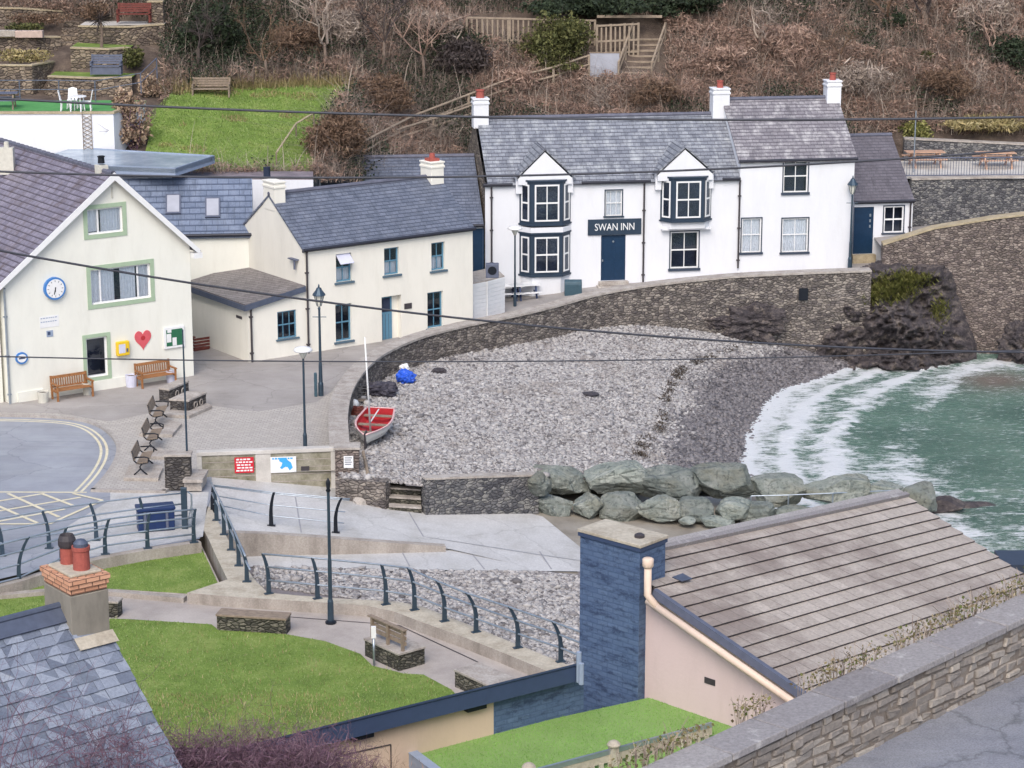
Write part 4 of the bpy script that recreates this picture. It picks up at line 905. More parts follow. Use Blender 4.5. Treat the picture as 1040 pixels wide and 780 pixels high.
def railing(label, posts, rails, ext=(0, 0), mat='rail', rr=.03, group=None, top=None):
    r = thing('railing', label, 'railing', tuple(posts[0][0]), 0, group); ats = []
    for base, h, bend in posts:
        mb, at = curved_post(base, h, bend); build('post', mb, M[mat], r); ats.append(at)
    for t_ in rails:
        pts = [a(t_) for a in ats]
        if ext[0]: pts.insert(0, pts[0] + (pts[0] - pts[1]).normalized() * ext[0])
        if ext[1]: pts.append(pts[-1] + (pts[-1] - pts[-2]).normalized() * ext[1])
        mb = MB(); mb.tube(pts, rr, 6); build('rail', mb, M['galv'], r, smooth=True)
    return r
def pb(x, y, z, ytop, xtop):                     # post from base and top pixels
    b = P(x, y, z); t_ = b.y * CP - (z - CAMZ) * SP; h = (y - ytop) / FOC * t_ / CP * .985; dx = (xtop - x) / FOC * t_; return b, h, dx
def mk(posts, yb=0.0): return [(b, h, V((dx, yb * abs(dx), 0))) for b, h, dx in posts]
railing('curved iron railing along the promenade wall above the pebbles', mk([pb(273, 603, CZ, 560, 268), pb(322.5, 608, CZ, 564, 318), pb(392, 614, CZ, 571, 388), pb(421, 619.5, CZ, 574, 415), pb(451.5, 631, CZ, 587, 444), pb(483.5, 642, CZ, 599, 474), pb(526, 658, CZ, 613, 517), pb(569.5, 672, CZ, 628, 561), pb(620, 694, CZ, 646, 611)], -.5), (.99, .66, .33), (0, 1.5))
railing('blue grey railing down the wing wall at the slipway head', mk([pb(220, 528.5, CZ, 494, 218), pb(227.7, 543, CZ, 508, 225), pb(235, 558.5, CZ, 523, 232), pb(242.6, 574.6, CZ, 538, 239), pb(250.8, 590.8, CZ, 554, 246)], 0), (.99, .6), (.9, .9), rr=.035)
q = [pb(216, 509, -.1, 490, 214), pb(276, 531, 0, 498, 279), pb(340, 540, -.2, 503, 347)]
q = [(PF(216, 520, slipz), .98, .05), (PF(275.5, 534, slipz), 1.2, .12), (PF(341, 541, slipz), 1.25, .22)]
railing('iron handrail on the upper edge of the slipway ramp', mk(q, 0), (.99, .95, .62, .3), (.0, .3), 'black', .02)
railing('tall curved railing beside the upper lawn and road', mk([(P(-60, 620, PZ), 1.7, .3), (P(20, 600, PZ), 1.75, .35), (P(63, 577, -.06), 1.35, .2), (P(107, 563, -.06), 1.2, .17), (P(150, 557, -.06), 1.2, .1), (P(197, 551, -.06), 1.15, .08)], .3), (.99, .75, .5, .25), (3, 0), 'rail')
railing('long railing along the roadside by the yellow box markings', mk([(P(-45, 573, -.1), 1.25, -.16), (P(2.5, 564.5, -.1), 1.25, -.16), (P(50, 557, -.1), 1.3, -.17), (P(98, 549, -.1), 1.3, -.17), (P(146, 541, -.1), 1.25, -.1), (P(189, 535, -.1), 1.2, -.05)], 0), (.99, .68, .36), (3, 0), 'rail')
q = [P(762, 530, -2.3), P(800, 529, -2.3), P(845, 527, -2.3), P(905, 524, -2.4)]
r = thing('railing', 'thin grey handrail in front of the boulders by the roof ridge', 'railing', tuple(q[0]))
for p in q[:3]: mb = MB(); mb.tube([p, p + Z * 1.0], .03, 6); build('post', mb, M['galv'], r)
for h in (1.0, .5): mb = MB(); mb.tube([p + Z * h for p in q], .022, 6); build('rail', mb, M['galv'], r)
# ------------------------------------------------------------------ planter benches on the promenade
def block(name, label, cat, A, B, C, z, zb, mat, cop, group=None, back=False):
    a, b, c = P(*A, z), P(*B, z), P(*C, z); e1 = b - a; e2 = (c - b); e2 = e2 - e1 * (e2.dot(e1) / e1.length_squared)
    r = thing(name, label, cat, (a.x, a.y, zb), 0, group); mb = MB(); mb.par(V((a.x, a.y, zb)), e1, e2, Z * (z - zb - .07)); build('stonework', mb, mat, r)
    o1, o2 = e1.normalized() * .03, e2.normalized() * .03
    mb = MB(); mb.par(a - o1 - o2 - Z * .07, e1 + o1 * 2, e2 + o2 * 2, Z * .07); build('seat_slab', mb, cop, r, bevel=.012)
    return r, a, e1, e2
gB = 'stone block seats on the promenade'
block('stone_bench', 'low stone block seat at the top edge of the lower lawn', 'bench', (220, 623.5), (290, 628), (292, 622), .08, PZ - .05, M['planter_stone'], M['grey_wood'], gB)
r, a, e1, e2 = block('stone_bench', 'stone block seat with a weathered timber backrest', 'bench', (370.5, 648), (405, 663.5), (431, 656), .10, PZ - .05, M['planter_stone'], M['coping'], gB)
n1, n2 = e1.normalized(), e2.normalized()
for k in (.04, .5, .93):
    mb = MB(); mb.par(a + e1 * k + n2 * .16, n1 * .09, n2 * .07, Z * .62); build('back_post', mb, M['grey_wood'], r)
for k in range(3):
    mb = MB(); mb.par(a + n1 * -.02 + n2 * .235 + Z * (.16 + .16 * k), e1 * 1.02, n2 * .04, Z * .12); build('back_slat', mb, M['grey_wood'], r)
mb = MB(); mb.par(a + n1 * -.05 + n2 * .14 + Z * .62, e1 * 1.05, n2 * .15, Z * .04); build('top_rail', mb, M['grey_wood'], r)
block('stone_bench', 'stone block seat partly hidden by the blue eave', 'bench', (462, 679.5), (498, 696), (522, 688.5), .08, PZ - .05, M['planter_stone'], M['coping'], gB)
block('stone_bench', 'stub of a dark stone seat just right of the brick topped chimney', 'bench', (90, 609), (119, 611), (122, 606.5), .08, PZ - .05, M['planter_stone'], M['coping'], gB)
r = thing('marker_post', 'slim white topped marker post at the corner of the timber backed seat', 'post', tuple(P(380, 676, PZ)))
p = P(380, 676, PZ); mb = MB(); mb.tube([p, p + Z * .85], .035, 8); build('shaft', mb, M['galv'], r, smooth=True)
mb = MB(); mb.box(p.x - .07, p.x + .07, p.y - .05, p.y + .03, p.z + .85, p.z + 1.2); build('white_cap', mb, M['white_paint'], r)
# paving drain lines on the promenade
mb = MB(); a, b = P(405, 635, PZ + .004), P(620, 735, PZ + .004); n_ = (b - a).normalized().cross(Z) * .03; mb.poly([a + n_, b + n_, b - n_, a - n_]); a, b = P(235, 622, PZ + .004), P(405, 635, PZ + .004); n_ = (b - a).normalized().cross(Z) * .03; mb.poly([a + n_, b + n_, b - n_, a - n_])
tag(build('drain_channel', mb, M['pipe']), kind='structure')
# ------------------------------------------------------------------ lamps and poles
def victorian_lamp():
    r = thing('street_lamp', 'tall dark iron lantern street lamp before the cottage', 'street lamp', (0, 0, 0), 0, 'lantern street lamps')
    mb = MB(); mb.lathe([(.11, 0), (.11, .5), (.08, .6), (.075, 1.3), (.06, 1.4), (.045, 3.6), (.06, 3.65), (.03, 3.75)], n=10); build('post', mb, M['rail'], r, smooth=False)
    mb = MB(); mb.tube([(-.28, 0, 3.3), (.28, 0, 3.3)], .018, 6); build('ladder_bar', mb, M['rail'], r)
    mb = MB(); mb.lathe([(.08, 3.75), (.2, 4.2)], n=6); build('lantern_glass', mb, M['lamp_glass'], r)
    mb = MB()
    for k in range(6):
        an = math.pi / 3 * k; mb.tube([(.085 * math.cos(an), .085 * math.sin(an), 3.75), (.205 * math.cos(an), .205 * math.sin(an), 4.2)], .014, 4)
    build('lantern_frame', mb, M['rail'], r)
    mb = MB(); mb.lathe([(.27, 4.2), (.25, 4.26), (.13, 4.42), (.10, 4.5), (.04, 4.53), (.03, 4.62), (0, 4.68)], n=10); build('lantern_roof', mb, M['rail'], r, smooth=False); return r
L1 = victorian_lamp(); p = P(326, 402, 0); L1.location = p
L2 = dup(L1, P(863, 273, 1.0), 0, 'dark iron lantern street lamp at the right corner of the white house')
def modern_lamp():
    r = thing('street_lamp', 'slim lamp with a flat white bowl head in the cobbled square', 'street lamp', (0, 0, 0), 0, 'flat bowl street lamps')
    mb = MB(); mb.lathe([(.08, 0), (.08, .55), (.05, .65), (.04, 3.5)], n=10); build('post', mb, M['rail'], r)
    mb = MB(); mb.lathe([(.06, 3.5), (.12, 3.62), (.2, 3.78)], n=12); build('bowl', mb, M['lamp_glass'], r, smooth=True)
    mb = MB(); mb.lathe([(.34, 3.78), (.36, 3.82), (.3, 3.9), (.1, 3.95), (0, 3.96)], n=14); build('lamp_top', mb, M['white_paint'], r, smooth=True); return r
L3 = modern_lamp(); L3.location = P(310, 456, 0); L3.scale = (1, 1, 1.0)
L4 = dup(L3, P(523, 312, .02), 0, 'slim lamp with a flat white bowl head before the inn')
r = thing('iron_post', 'tall slim black post with a small finial standing on the promenade', 'post', tuple(P(336, 633, PZ)))
p = P(336, 633, PZ); h = 4.55; mb = MB(); mb.lathe([(.17, 0), (.17, .06), (.12, .09)], p, 10); build('base', mb, M['black'], r)
mb = MB(); mb.lathe([(.10, .09), (.09, .7), (.065, .78), (.06, 2.0), (.05, 2.05), (.045, h - .4)], p, 10); build('shaft', mb, M['rail'], r, smooth=False)
mb = MB(); mb.lathe([(.05, h - .4), (.08, h - .36), (.05, h - .3), (.075, h - .12), (.03, h), (0, h + .05)], p, 10); build('finial', mb, M['black'], r, smooth=True)
mb = MB(); p = P(191, 492, 0); mb.lathe([(.04, 0), (.035, 3), (.025, 5.65), (0, 5.68)], p, 8); tag(build('flag_pole', mb, M['rail']), 'thin bare grey pole beside the dark brick pier', 'pole')
mb = MB(); p = P(326.5, 402, 0) + V((-.22, -.12, 0)); mb.box(p.x - .06, p.x + .06, p.y - .06, p.y + .06, p.z, p.z + 1.0); tag(build('bollard', mb, M['teal_bin'], bevel=.02), 'short green grey box post at the foot of the lantern lamp', 'bollard')
mb = MB(); p = P(931, 178, 4.8) + V((0, 1.0, 0)); mb.tube([p, p + Z * 3.2], .035, 8); tag(build('pole', mb, M['galv']), 'thin grey pole at the left end of the picnic terrace', 'pole')
# storage bin by the railing
a, b = P(141, 541.5, -.095), P(178, 538.5, -.095); e1 = b - a; e2 = V((-e1.y, e1.x, 0)).normalized() * .6
r = thing('storage_bin', 'navy blue plastic storage bin behind the lawn railing', 'bin', tuple(a)); mb = MB(); mb.par(a, e1, e2, Z * .72); build('body', mb, M['bin_blue'], r, bevel=.04)
mb = MB(); mb.par(a - e1 * .03 - e2 * .05 + Z * .72, e1 * 1.06, e2 * 1.1, Z * .12); build('lid', mb, M['bin_blue'], r, bevel=.03)
for k in (.15, .75): mb = MB(); mb.par(a + e1 * k - e2 * .06 + Z * .05, e1 * .07, e2 * .05, Z * .66); build('rib', mb, M['bench_grey'], r)
r = thing('gate_post', 'dark steel gate post at the end of the roadside railing', 'post', tuple(P(189, 537, -.1))); p = P(188, 537, -.1)
mb = MB(); mb.box(p.x - .1, p.x + .1, p.y - .06, p.y + .06, p.z, p.z + 1.45); build('post', mb, M['rail'], r, bevel=.015)
mb = MB(); mb.tube([p + V((.25, 0, 0)), p + V((.25, 0, 1.2)), p + V((.12, 0, 1.3))], .03, 6); mb.tube([p + V((.1, 0, .2)), p + V((.25, 0, .9))], .025, 6); build('brace', mb, M['galv'], r)
# ------------------------------------------------------------------ square: iron benches on plinths, planters
ax = (P(192, 411, 0) - P(172, 420, 0)); bx_ = P(140, 447, .4) - P(134, 458, .4); rzb = math.atan2(bx_.y, bx_.x)
def iron_bench():
    r = thing('iron_bench', 'iron ended slatted bench nearest the flood board', 'bench', (0, 0, 0), 0, 'iron ended benches in the square')
    L = 1.5
    for x in (-L / 2, L / 2 - .05):
        mb = MB()
        for pts in ([(0, -.24, .0), (0, -.12, .1), (0, 0, .22), (0, .02, .3), (0, -.06, .4), (0, -.28, .46)], [(0, .24, 0), (0, .12, .1), (0, 0, .22)], [(0, -.06, .4), (0, .12, .42), (0, .22, .52), (0, .3, .88)], [(0, -.28, .46), (0, -.3, .62), (0, -.15, .66), (0, .2, .64)]):
            mb.tube([V((x + .025, q[1], q[2])) for q in pts], .028, 6)
        build('iron_end', mb, M['black'], r, smooth=True)
    mb = MB()
    for k in range(5): mb.box(-L / 2, L / 2, -.27 + .085 * k, -.20 + .085 * k, .455 - .012 * k, .48 - .012 * k)
    build('seat', mb, M['grey_wood'], r)
    mb = MB()
    for k in range(4): mb.par((-L / 2, .19 + .03 * k, .53 + .09 * k), (L, 0, 0), (0, .025, .07), (0, .025, -.008))
    build('backrest', mb, M['grey_wood'], r); return r
b1 = iron_bench()
def plinth(q, label):
    mb = MB(); mb.prism([P(x, y, .13) for x, y in q], Z * -.13); mb2 = MB(); tag(build('bench_plinth', mb, M['coping'], bevel=.01), label, 'plinth', 'stone bench plinths')
PLQ = [((125.4, 485), (160.8, 485.5), (165.6, 474), (148, 466), (131, 472)), ((141, 463), (167, 463.5), (168, 458), (156, 446), (146, 450)), ((141.5, 440), (175, 441), (184.6, 429.5), (166, 424), (152, 426))]
PLL = ['stone plinth under the iron bench nearest the flood board', 'stone plinth under the middle iron bench', 'stone plinth under the iron bench next to the stone planters']
BL = [None, 'middle one of the three iron ended benches', 'iron ended bench next to the stone planters']
for i, ((x, y), q) in enumerate(zip(((143, 482), (153, 457.5), (158.5, 433.5)), PLQ)):
    plinth(q, PLL[i]); p = P(x, y, .13); off = V((math.cos(rzb), math.sin(rzb), 0)) * .75; loc = p + off * .95
    if i == 0: b1.location = loc; b1.rotation_euler = (0, 0, rzb)
    else: dup(b1, loc, rzb, BL[i])
axn = ax.normalized()
def planter(A, B, L, h, label):
    a, b = P(*A, h), P(*B, h); e1 = b - a; e1.z = 0; e2 = axn * L
    r = thing('stone_planter', label, 'planter', (a.x, a.y, 0), 0, 'stone planters in the square'); mb = MB(); mb.par(V((a.x, a.y, 0)), e1, e2, Z * h); build('stonework', mb, M['dark_block'], r)
    mb = MB(); mb.par(a - e1 * .04 - e2 * .02 , e1 * 1.08, e2 * 1.04, Z * .08); build('top_slab', mb, M['coping'], r, bevel=.015)
    for k in (.38, .70):
        c = V((b.x, b.y, h * .52)) + e2 * k + e1.normalized() * .012; rx = axn
        mb = MB(); mb.tube([c + rx * .12 * math.cos(t_) + Z * .12 * math.sin(t_) for t_ in np.linspace(0, 6.283, 13)], .025, 5, False); build('ring_motif', mb, M['coping'], r)
planter((161.5, 395.5), (172, 397), 1.5, .5, 'rear dark stone planter with ring motifs near the shop bench')
planter((172.5, 407), (191.5, 408), 1.35, .5, 'front dark stone planter with ring motifs on a stepped base')
plinth(((166, 420.5), (192, 422), (215.4, 412), (206, 406), (180, 410)), 'stepped stone base under the front stone planter')
mb = MB(); p = P(272, 462, .004); mb.lathe([(.42, 0), (.40, .012), (.05, .015), (0, .015)], p, 20); tag(build('drain_cover', mb, M['bench_grey']), 'round dark drain cover in the square behind the flood board', 'drain cover')
# ------------------------------------------------------------------ boat and beach clutter
bow, stern = PF(369.5, 452, lambda x, y: .25), PF(389, 425, lambda x, y: .25); dr = bow - stern; Lb = 3.3
zb = bz((bow.x + stern.x) / 2, (bow.y + stern.y) / 2) + .02
bt = thing('dinghy', 'white wooden sailing dinghy with red interior drawn up on the shingle', 'boat', (0, 0, 0))
def sec(s): 
    hb = .74 * (1 - max(0, (s - .42) / .58) ** 2.3) * (.82 + .18 * min(1, s / .35)); return max(hb, .015), .02 + .22 * s ** 3, .56 + .2 * s * s
def shell(inset, zoff, flip):
    mb = MB(); rows = []
    for i in range(15):
        s = i / 14; hb, k, gw = sec(s); hb = max(.01, hb - inset); k += zoff; y = -Lb / 2 + Lb * s - (inset if i == 14 else 0) + (inset if i == 0 else 0)
        rk_ = .22 * s ** 4
        half = [(hb, gw, rk_), (hb * .96, k + (gw - k) * .6, rk_ * .6), (hb * .78, k + (gw - k) * .25, rk_ * .25), (hb * .4, k + .04, 0), (0, k, 0)]
        rows.append([V((x, y + r_, z)) for x, z, r_ in half] + [V((-x, y + r_, z)) for x, z, r_ in half[-2::-1]])
    for a, b in zip(rows, rows[1:]):
        for k in range(8):
            q = [a[k], a[k + 1], b[k + 1], b[k]]; mb.poly(q if not flip else q[::-1])
    mb.poly(rows[0] if flip else rows[0][::-1]); return mb, rows
hull, rows = shell(0, 0, True); build('hull', hull, M['boat_white'], bt, smooth=True)
inn, rin = shell(.05, .05, False); build('interior', inn, M['boat_red'], bt, smooth=True)
mb = MB()
for a, b, c, d in zip(rows, rows[1:], rin, rin[1:]):
    for k in (0, 8): mb.poly([a[k] + Z * .004, b[k] + Z * .004, d[k] + Z * .004, c[k] + Z * .004])
mb.tube([r_[0] for r_ in rows], .035, 5); mb.tube([r_[8] for r_ in rows], .035, 5); mb.tube([rows[0][0], rows[0][8]], .035, 5); build('gunwale', mb, M['rim_pink'], bt, smooth=True)
for y in (-1.1, -.1, .75):
    hb = sec((y + Lb / 2) / Lb)[0] - .06; mb = MB(); mb.box(-hb, hb, y - .11, y + .11, .40, .43); build('thwart', mb, M['grey_wood'], bt)
mb = MB(); mb.tube([(0, .6, .15), (.06, 1.1, 4.7)], [.045, .03], 8); build('mast', mb, M['white_paint'], bt, smooth=True)
mb = MB(); mb.tube([(0, .62, .7), (.04, .5, .75), (.02, -1.3, .62)], .03, 6); build('boom', mb, M['white_paint'], bt)
mb = MB(); mb.box(-.03, .03, 1.5, 1.9, -.02, .82); build('stem_post', mb, M['pipe'], bt)
bt.location = ((bow.x + stern.x) / 2, (bow.y + stern.y) / 2, zb); bt.rotation_euler = (R(-7), R(-1), math.atan2(dr.y, dr.x) - R(90)); bt.location.z += .12; bt.scale = (.92, .92, .92)
def crumple(name, c, rx, ry, rz_, seed, mat, label, cat):
    mb = rock_mesh(c, rx, ry, rz_, seed, 4, 2.2, .9, 3); o = build(name, mb, M[mat], smooth=False); return tag(o, label, cat)
p = PB(412, 388); crumple('tarpaulin', p + Z * .22, .42, .4, .3, 201, 'tarp', 'bright blue crumpled tarpaulin bundle at the foot of the sea wall', 'tarpaulin')
p = PB(411, 381); crumple('sack', p + Z * .32, .2, .2, .18, 202, 'white_paint', 'small white bag lying on top of the blue tarpaulin', 'bag')
p = PB(388, 401); crumple('boat_cover', p + Z * .2, .62, .45, .36, 203, 'dark_tarp', 'dark grey covered heap against the curve of the sea wall', 'tarpaulin')
p = PB(446, 378); crumple('driftwood', p + Z * .05, .3, .25, .14, 204, 'pipe', 'dark lump of driftwood on the pebbles near the wall', 'driftwood')
p = PB(600, 401); crumple('seaweed', p + Z * .04, .35, .3, .08, 205, 'pipe', 'brown scrap of seaweed in the middle of the beach', 'seaweed')
r = thing('lobster_pot', 'wire framed lobster pot standing by the sea wall behind the boat', 'lobster pot', tuple(PB(366, 408))); p = PB(366, 408)
mb = MB()
for dx in (-.3, .3):
    for dy in (-.22, .22): mb.tube([p + V((dx, dy, 0)), p + V((dx, dy, .6))], .025, 5)
for zz_ in (.05, .32, .6): mb.tube([p + V((-.3, -.22, zz_)), p + V((.3, -.22, zz_)), p + V((.3, .22, zz_)), p + V((-.3, .22, zz_)), p + V((-.3, -.22, zz_))], .022, 5)
build('frame', mb, M['black'], r); mb = MB(); mb.box(p.x - .27, p.x + .27, p.y - .2, p.y + .2, p.z + .02, p.z + .08); build('base_boards', mb, M['grey_wood'], r)
p = PB(364, 421); mb = MB()
for k in range(5): mb.tube([p + V((.28 * math.cos(t_) * (1 - .08 * k), .24 * math.sin(t_) * (1 - .08 * k), .05 + .06 * k + .03 * math.sin(3 * t_))) for t_ in np.linspace(0, 6.28, 15)], .03, 5, False)
tag(build('rope_coil', mb, M['red_wood']), 'coil of dark red rope beside the boat', 'rope')
p = PB(360, 414); mb = MB(); mb.lathe([(.0, 0), (.14, .05), (.18, .18), (.14, .3), (0, .36)], p, 10); tag(build('buoy', mb, M['white_paint'], smooth=True), 'pale round buoy between the rope and the lobster pot', 'buoy')
mb = MB(); a, b = PB(369, 462), PB(374, 484); mb.tube([a + Z * .12, b + Z * .08], .06, 6); tag(build('timber_pole', mb, M['pale_wood']), 'pale timber leaning on the shingle beside the stone pier', 'timber')
# picnic tables in front of the inn, planter tub
def picnic_table(label, topmat, legmat, group):
    r = thing('picnic_table', label, 'picnic table', (0, 0, 0), 0, group); mb = MB()
    for k in range(4): mb.box(-.75, .75, -.36 + .18 * k, -.36 + .18 * k + .165, .72, .76)
    build('tabletop', mb, M[topmat], r)
    for y in (-.78, .58): mb = MB(); mb.box(-.75, .75, y, y + .2, .43, .47); build('seat', mb, M[topmat], r)
    for x in (-.5, .5):
        mb = MB(); mb.par((x, -.62, 0), (.07, 0, 0), (0, .1, 0), (0, .34, .72)); mb.par((x, .52, 0), (.07, 0, 0), (0, .1, 0), (0, -.34, .72)); mb.box(x, x + .07, -.74, .74, .38, .43); build('leg_frame', mb, M[legmat], r)
    return r
pt1 = picnic_table('dark picnic table with pale top left of the inn bay window', 'white_paint', 'bin_blue', 'picnic tables'); pt1.location = P(516, 305, .03); pt1.rotation_euler = (0, 0, R(10))
dup(pt1, P(532, 304, .03), R(12), 'dark picnic table with pale top tucked against the inn bay')
p = P(582, 302, .15); mb = MB(); mb.prism([p + V(q) for q in ((-.42, -.3, 0), (.42, -.3, 0), (.42, .2, 0), (-.42, .2, 0))], Z * .7); mb.tube([p + V((-.42, -.05, .66)), p + V((.42, -.05, .66))], .24, 12)
tag(build('planter_tub', mb, M['teal_bin'], bevel=.03), 'dark teal rounded chest beside the inn bay window', 'chest')
# ------------------------------------------------------------------ building helpers
def window(parent, F, u0, v0, u1, v1, frame='white_paint', vb=(.5,), hb=(.5,), depth=.12, fw=.055, curtain=None, sill=None, sill_h=.07, surround=None, sw=.2, proud=False, sub=False, bw=.028):
    mb = MB(); d0, d1 = (.002, .035) if proud else (-depth - .02, -depth + .04)
    for a, b, c, e in ((u0, u1, v0, v0 + fw), (u0, u1, v1 - fw, v1), (u0, u0 + fw, v0 + fw, v1 - fw), (u1 - fw, u1, v0 + fw, v1 - fw)): F.box(mb, a, b, c, e, d0, d1)
    for t_ in vb: x = u0 + (u1 - u0) * t_; F.box(mb, x - bw / 2, x + bw / 2, v0 + fw, v1 - fw, d0, d1 - .012)
    for t_ in hb: y = v0 + (v1 - v0) * t_; F.box(mb, u0 + fw, u1 - fw, y - bw * .8, y + bw * .8, d0 + .002, d1 - .008)
    w_ = build('window_frame' if sub else 'window', mb, M[frame], parent); hp = parent if sub else w_
    mb = MB(); a, b, c, e = u0 + fw * .6, u1 - fw * .6, v0 + fw * .6, v1 - fw * .6
    if proud:
        mb.poly([F.w(a, c, .022), F.w(b, c, .022), F.w(b, e, .022), F.w(a, e, .022)], 0); F.box(mb, a, b, c, e, -.004, .008, 1)
    else:
        dg = -depth; mb.poly([F.w(a, c, dg), F.w(b, c, dg), F.w(b, e, dg), F.w(a, e, dg)], 0); k = -depth - .5
        q = [(a, c), (b, c), (b, e), (a, e)]
        for p_, r_ in zip(q, q[1:] + q[:1]): mb.poly([F.w(*p_, dg - .03), F.w(*r_, dg - .03), F.w(*r_, k), F.w(*p_, k)], 1)
        mb.poly([F.w(*p_, k) for p_ in q], 1)
    build('pane', mb, [M['glass'], M['interior']], hp)
    if curtain:
        mb = MB(); dk = .013 if proud else -depth - .1
        for (ca, cb, cc, cd) in curtain:
            n = max(4, int((cb - ca) * (u1 - u0) / .06)); A = a + (b - a) * ca; B = a + (b - a) * cb; lo, hi = c + (e - c) * cc, c + (e - c) * cd
            am = .002 if proud else .03
            for i in range(n):
                x0, x1 = A + (B - A) * i / n, A + (B - A) * (i + 1) / n; z0, z1 = am * (i % 2), am * ((i + 1) % 2)
                mb.poly([F.w(x0, lo, dk + z0), F.w(x1, lo, dk + z1), F.w(x1, hi, dk + z1), F.w(x0, hi, dk + z0)])
        build('curtain', mb, M['curtain'], hp, smooth=False)
    if sill:
        mb = MB(); F.box(mb, u0 - .1, u1 + .1, v0 - sill_h, v0, -.05, .09); build('sill', mb, M[sill], hp, bevel=.008)
    if surround:
        mb = MB()
        for q in ((u0 - sw, u1 + sw, v1, v1 + sw), (u0 - sw, u1 + sw, v0 - sw, v0), (u0 - sw, u0, v0, v1), (u1, u1 + sw, v0, v1)): F.box(mb, *q, -.02, .03)
        build('surround', mb, M[surround], hp)
    return w_
def slope(F, u0, u1, e, r_, th=.1, mb=None):
    """roof slope: e=(d,v) lower edge, r_=(d,v) upper edge"""
    mb = mb or MB(); q = [F.w(u0, e[1], e[0]), F.w(u1, e[1], e[0]), F.w(u1, r_[1], r_[0]), F.w(u0, r_[1], r_[0])]
    n = (q[1] - q[0]).cross(q[3] - q[0]).normalized(); n = n if n.z > 0 else -n
    mb.prism(q, n * -th); return mb
def side_wall(mb, F, u, prof, out=1):              # prof [(d,v)...] polygon in the plane u=const
    pts = [F.w(u, v, d) for d, v in prof]; mb.poly(pts if out > 0 else pts[::-1])
def house_along(F, W, D, ev, rv, holes, vbot=-1.0, depth=.14, evb=None):
    mb = MB(); wall_front(mb, F, [(0, vbot), (W, vbot), (W, ev), (0, ev)], holes, depth)
    pr = [(0, vbot), (0, ev), (-D / 2, rv), (-D, evb or ev), (-D, vbot)]
    side_wall(mb, F, 0, pr); side_wall(mb, F, W, pr[::-1]); mb.poly([F.w(W, vbot, -D), F.w(0, vbot, -D), F.w(0, evb or ev, -D), F.w(W, evb or ev, -D)])
    return mb
def roof_along(parent, F, W, D, ev, rv, mat, ov=.18, gl=.08, th=.09, left=True, right=True):
    k = (rv - ev) / (D / 2)
    a, b = -gl if left else 0, W + (gl if right else 0)
    mb = slope(F, a, b, (ov, ev - ov * k + th), (-D / 2, rv + th), th); slope(F, a, b, (-D - ov, ev - ov * k + th), (-D / 2, rv + th + .001), th, mb)
    rf = build('roof', mb, mat, parent)
    mb = MB(); mb.tube([F.w(a, rv + th + .02, -D / 2), F.w(b, rv + th + .02, -D / 2)], .1, 8); build('ridge', mb, M['ridge'], rf); return rf
def gutter(parent, F, u0, u1, v, d=.16, mat='gutter', r=.07):
    mb = MB(); F.box(mb, u0, u1, v - .16, v + .0, .0, .03); mb.tube([F.w(u0, v - .03, d), F.w(u1, v - .03, d)], r, 8); return build('gutter', mb, M[mat], parent)
def downpipe(parent, F, u, v0, v1, mat='pipe', hop=True):
    mb = MB(); mb.tube([F.w(u, v0, .07), F.w(u, v1 - .15, .07), F.w(u, v1, .16)], .045, 8)
    for v in np.arange(v0 + .4, v1, 1.6): F.box(mb, u - .08, u + .08, v - .03, v + .03, 0, .1)
    return build('downpipe', mb, M[mat], parent)
def chimney(parent, c, U, w, d, z0, z1, mat, pots=1, potmat='terracotta', cap=True, ph=.45, pr=.14):
    U = V(U).normalized(); N_ = V((U.y, -U.x, 0)); c = V(c); mb = MB(); o = c - U * w / 2 - N_ * d / 2; o.z = z0
    mb.par(o, U * w, N_ * d, Z * (z1 - z0)); o2 = o - U * .04 - N_ * .04
    if cap:
        o2.z = z1 - .22; mb.par(o2, U * (w + .08), N_ * (d + .08), Z * .1); o2.z = z1; mb.par(o2, U * (w + .08), N_ * (d + .08), Z * .07)
    ch = build('chimney', mb, mat, parent, bevel=.012)
    for k in range(pots):
        p = c + U * ((k + .5) / pots - .5) * w * .9; p.z = z1 + .07; mb = MB()
        mb.lathe([(pr * 1.05, 0), (pr, .08), (pr * .92, ph * .8), (pr * 1.12, ph * .86), (pr * 1.12, ph), (pr * .85, ph), (pr * .8, ph - .2)], p, 12); build('chimney_pot', mb, M[potmat], ch, smooth=False)
    return ch
def text_mesh(s, F, u, v, d, size, th=.012, sx=1.0):
    cu = bpy.data.curves.new('lettering', 'FONT'); cu.body = s; cu.size = size; cu.align_x = 'CENTER'; cu.align_y = 'CENTER'; cu.extrude = th / 2; cu.resolution_u = 3; cu.offset = size * .002
    ob = bpy.data.objects.new('lettering', cu); col.objects.link(ob); bpy.context.view_layer.update(); me = bpy.data.meshes.new_from_object(ob.evaluated_get(bpy.context.evaluated_depsgraph_get()))
    mb = MB(); mb.v = [F.w(u + p.co.x * sx, v + p.co.y, d + th / 2 + p.co.z) for p in me.vertices]; mb.f = [tuple(p.vertices) for p in me.polygons]; mb.uv = [[(0, 0)] * len(f) for f in mb.f]; mb.mi = [0] * len(mb.f)
    bpy.data.objects.remove(ob); bpy.data.curves.remove(cu); bpy.data.meshes.remove(me); return mb
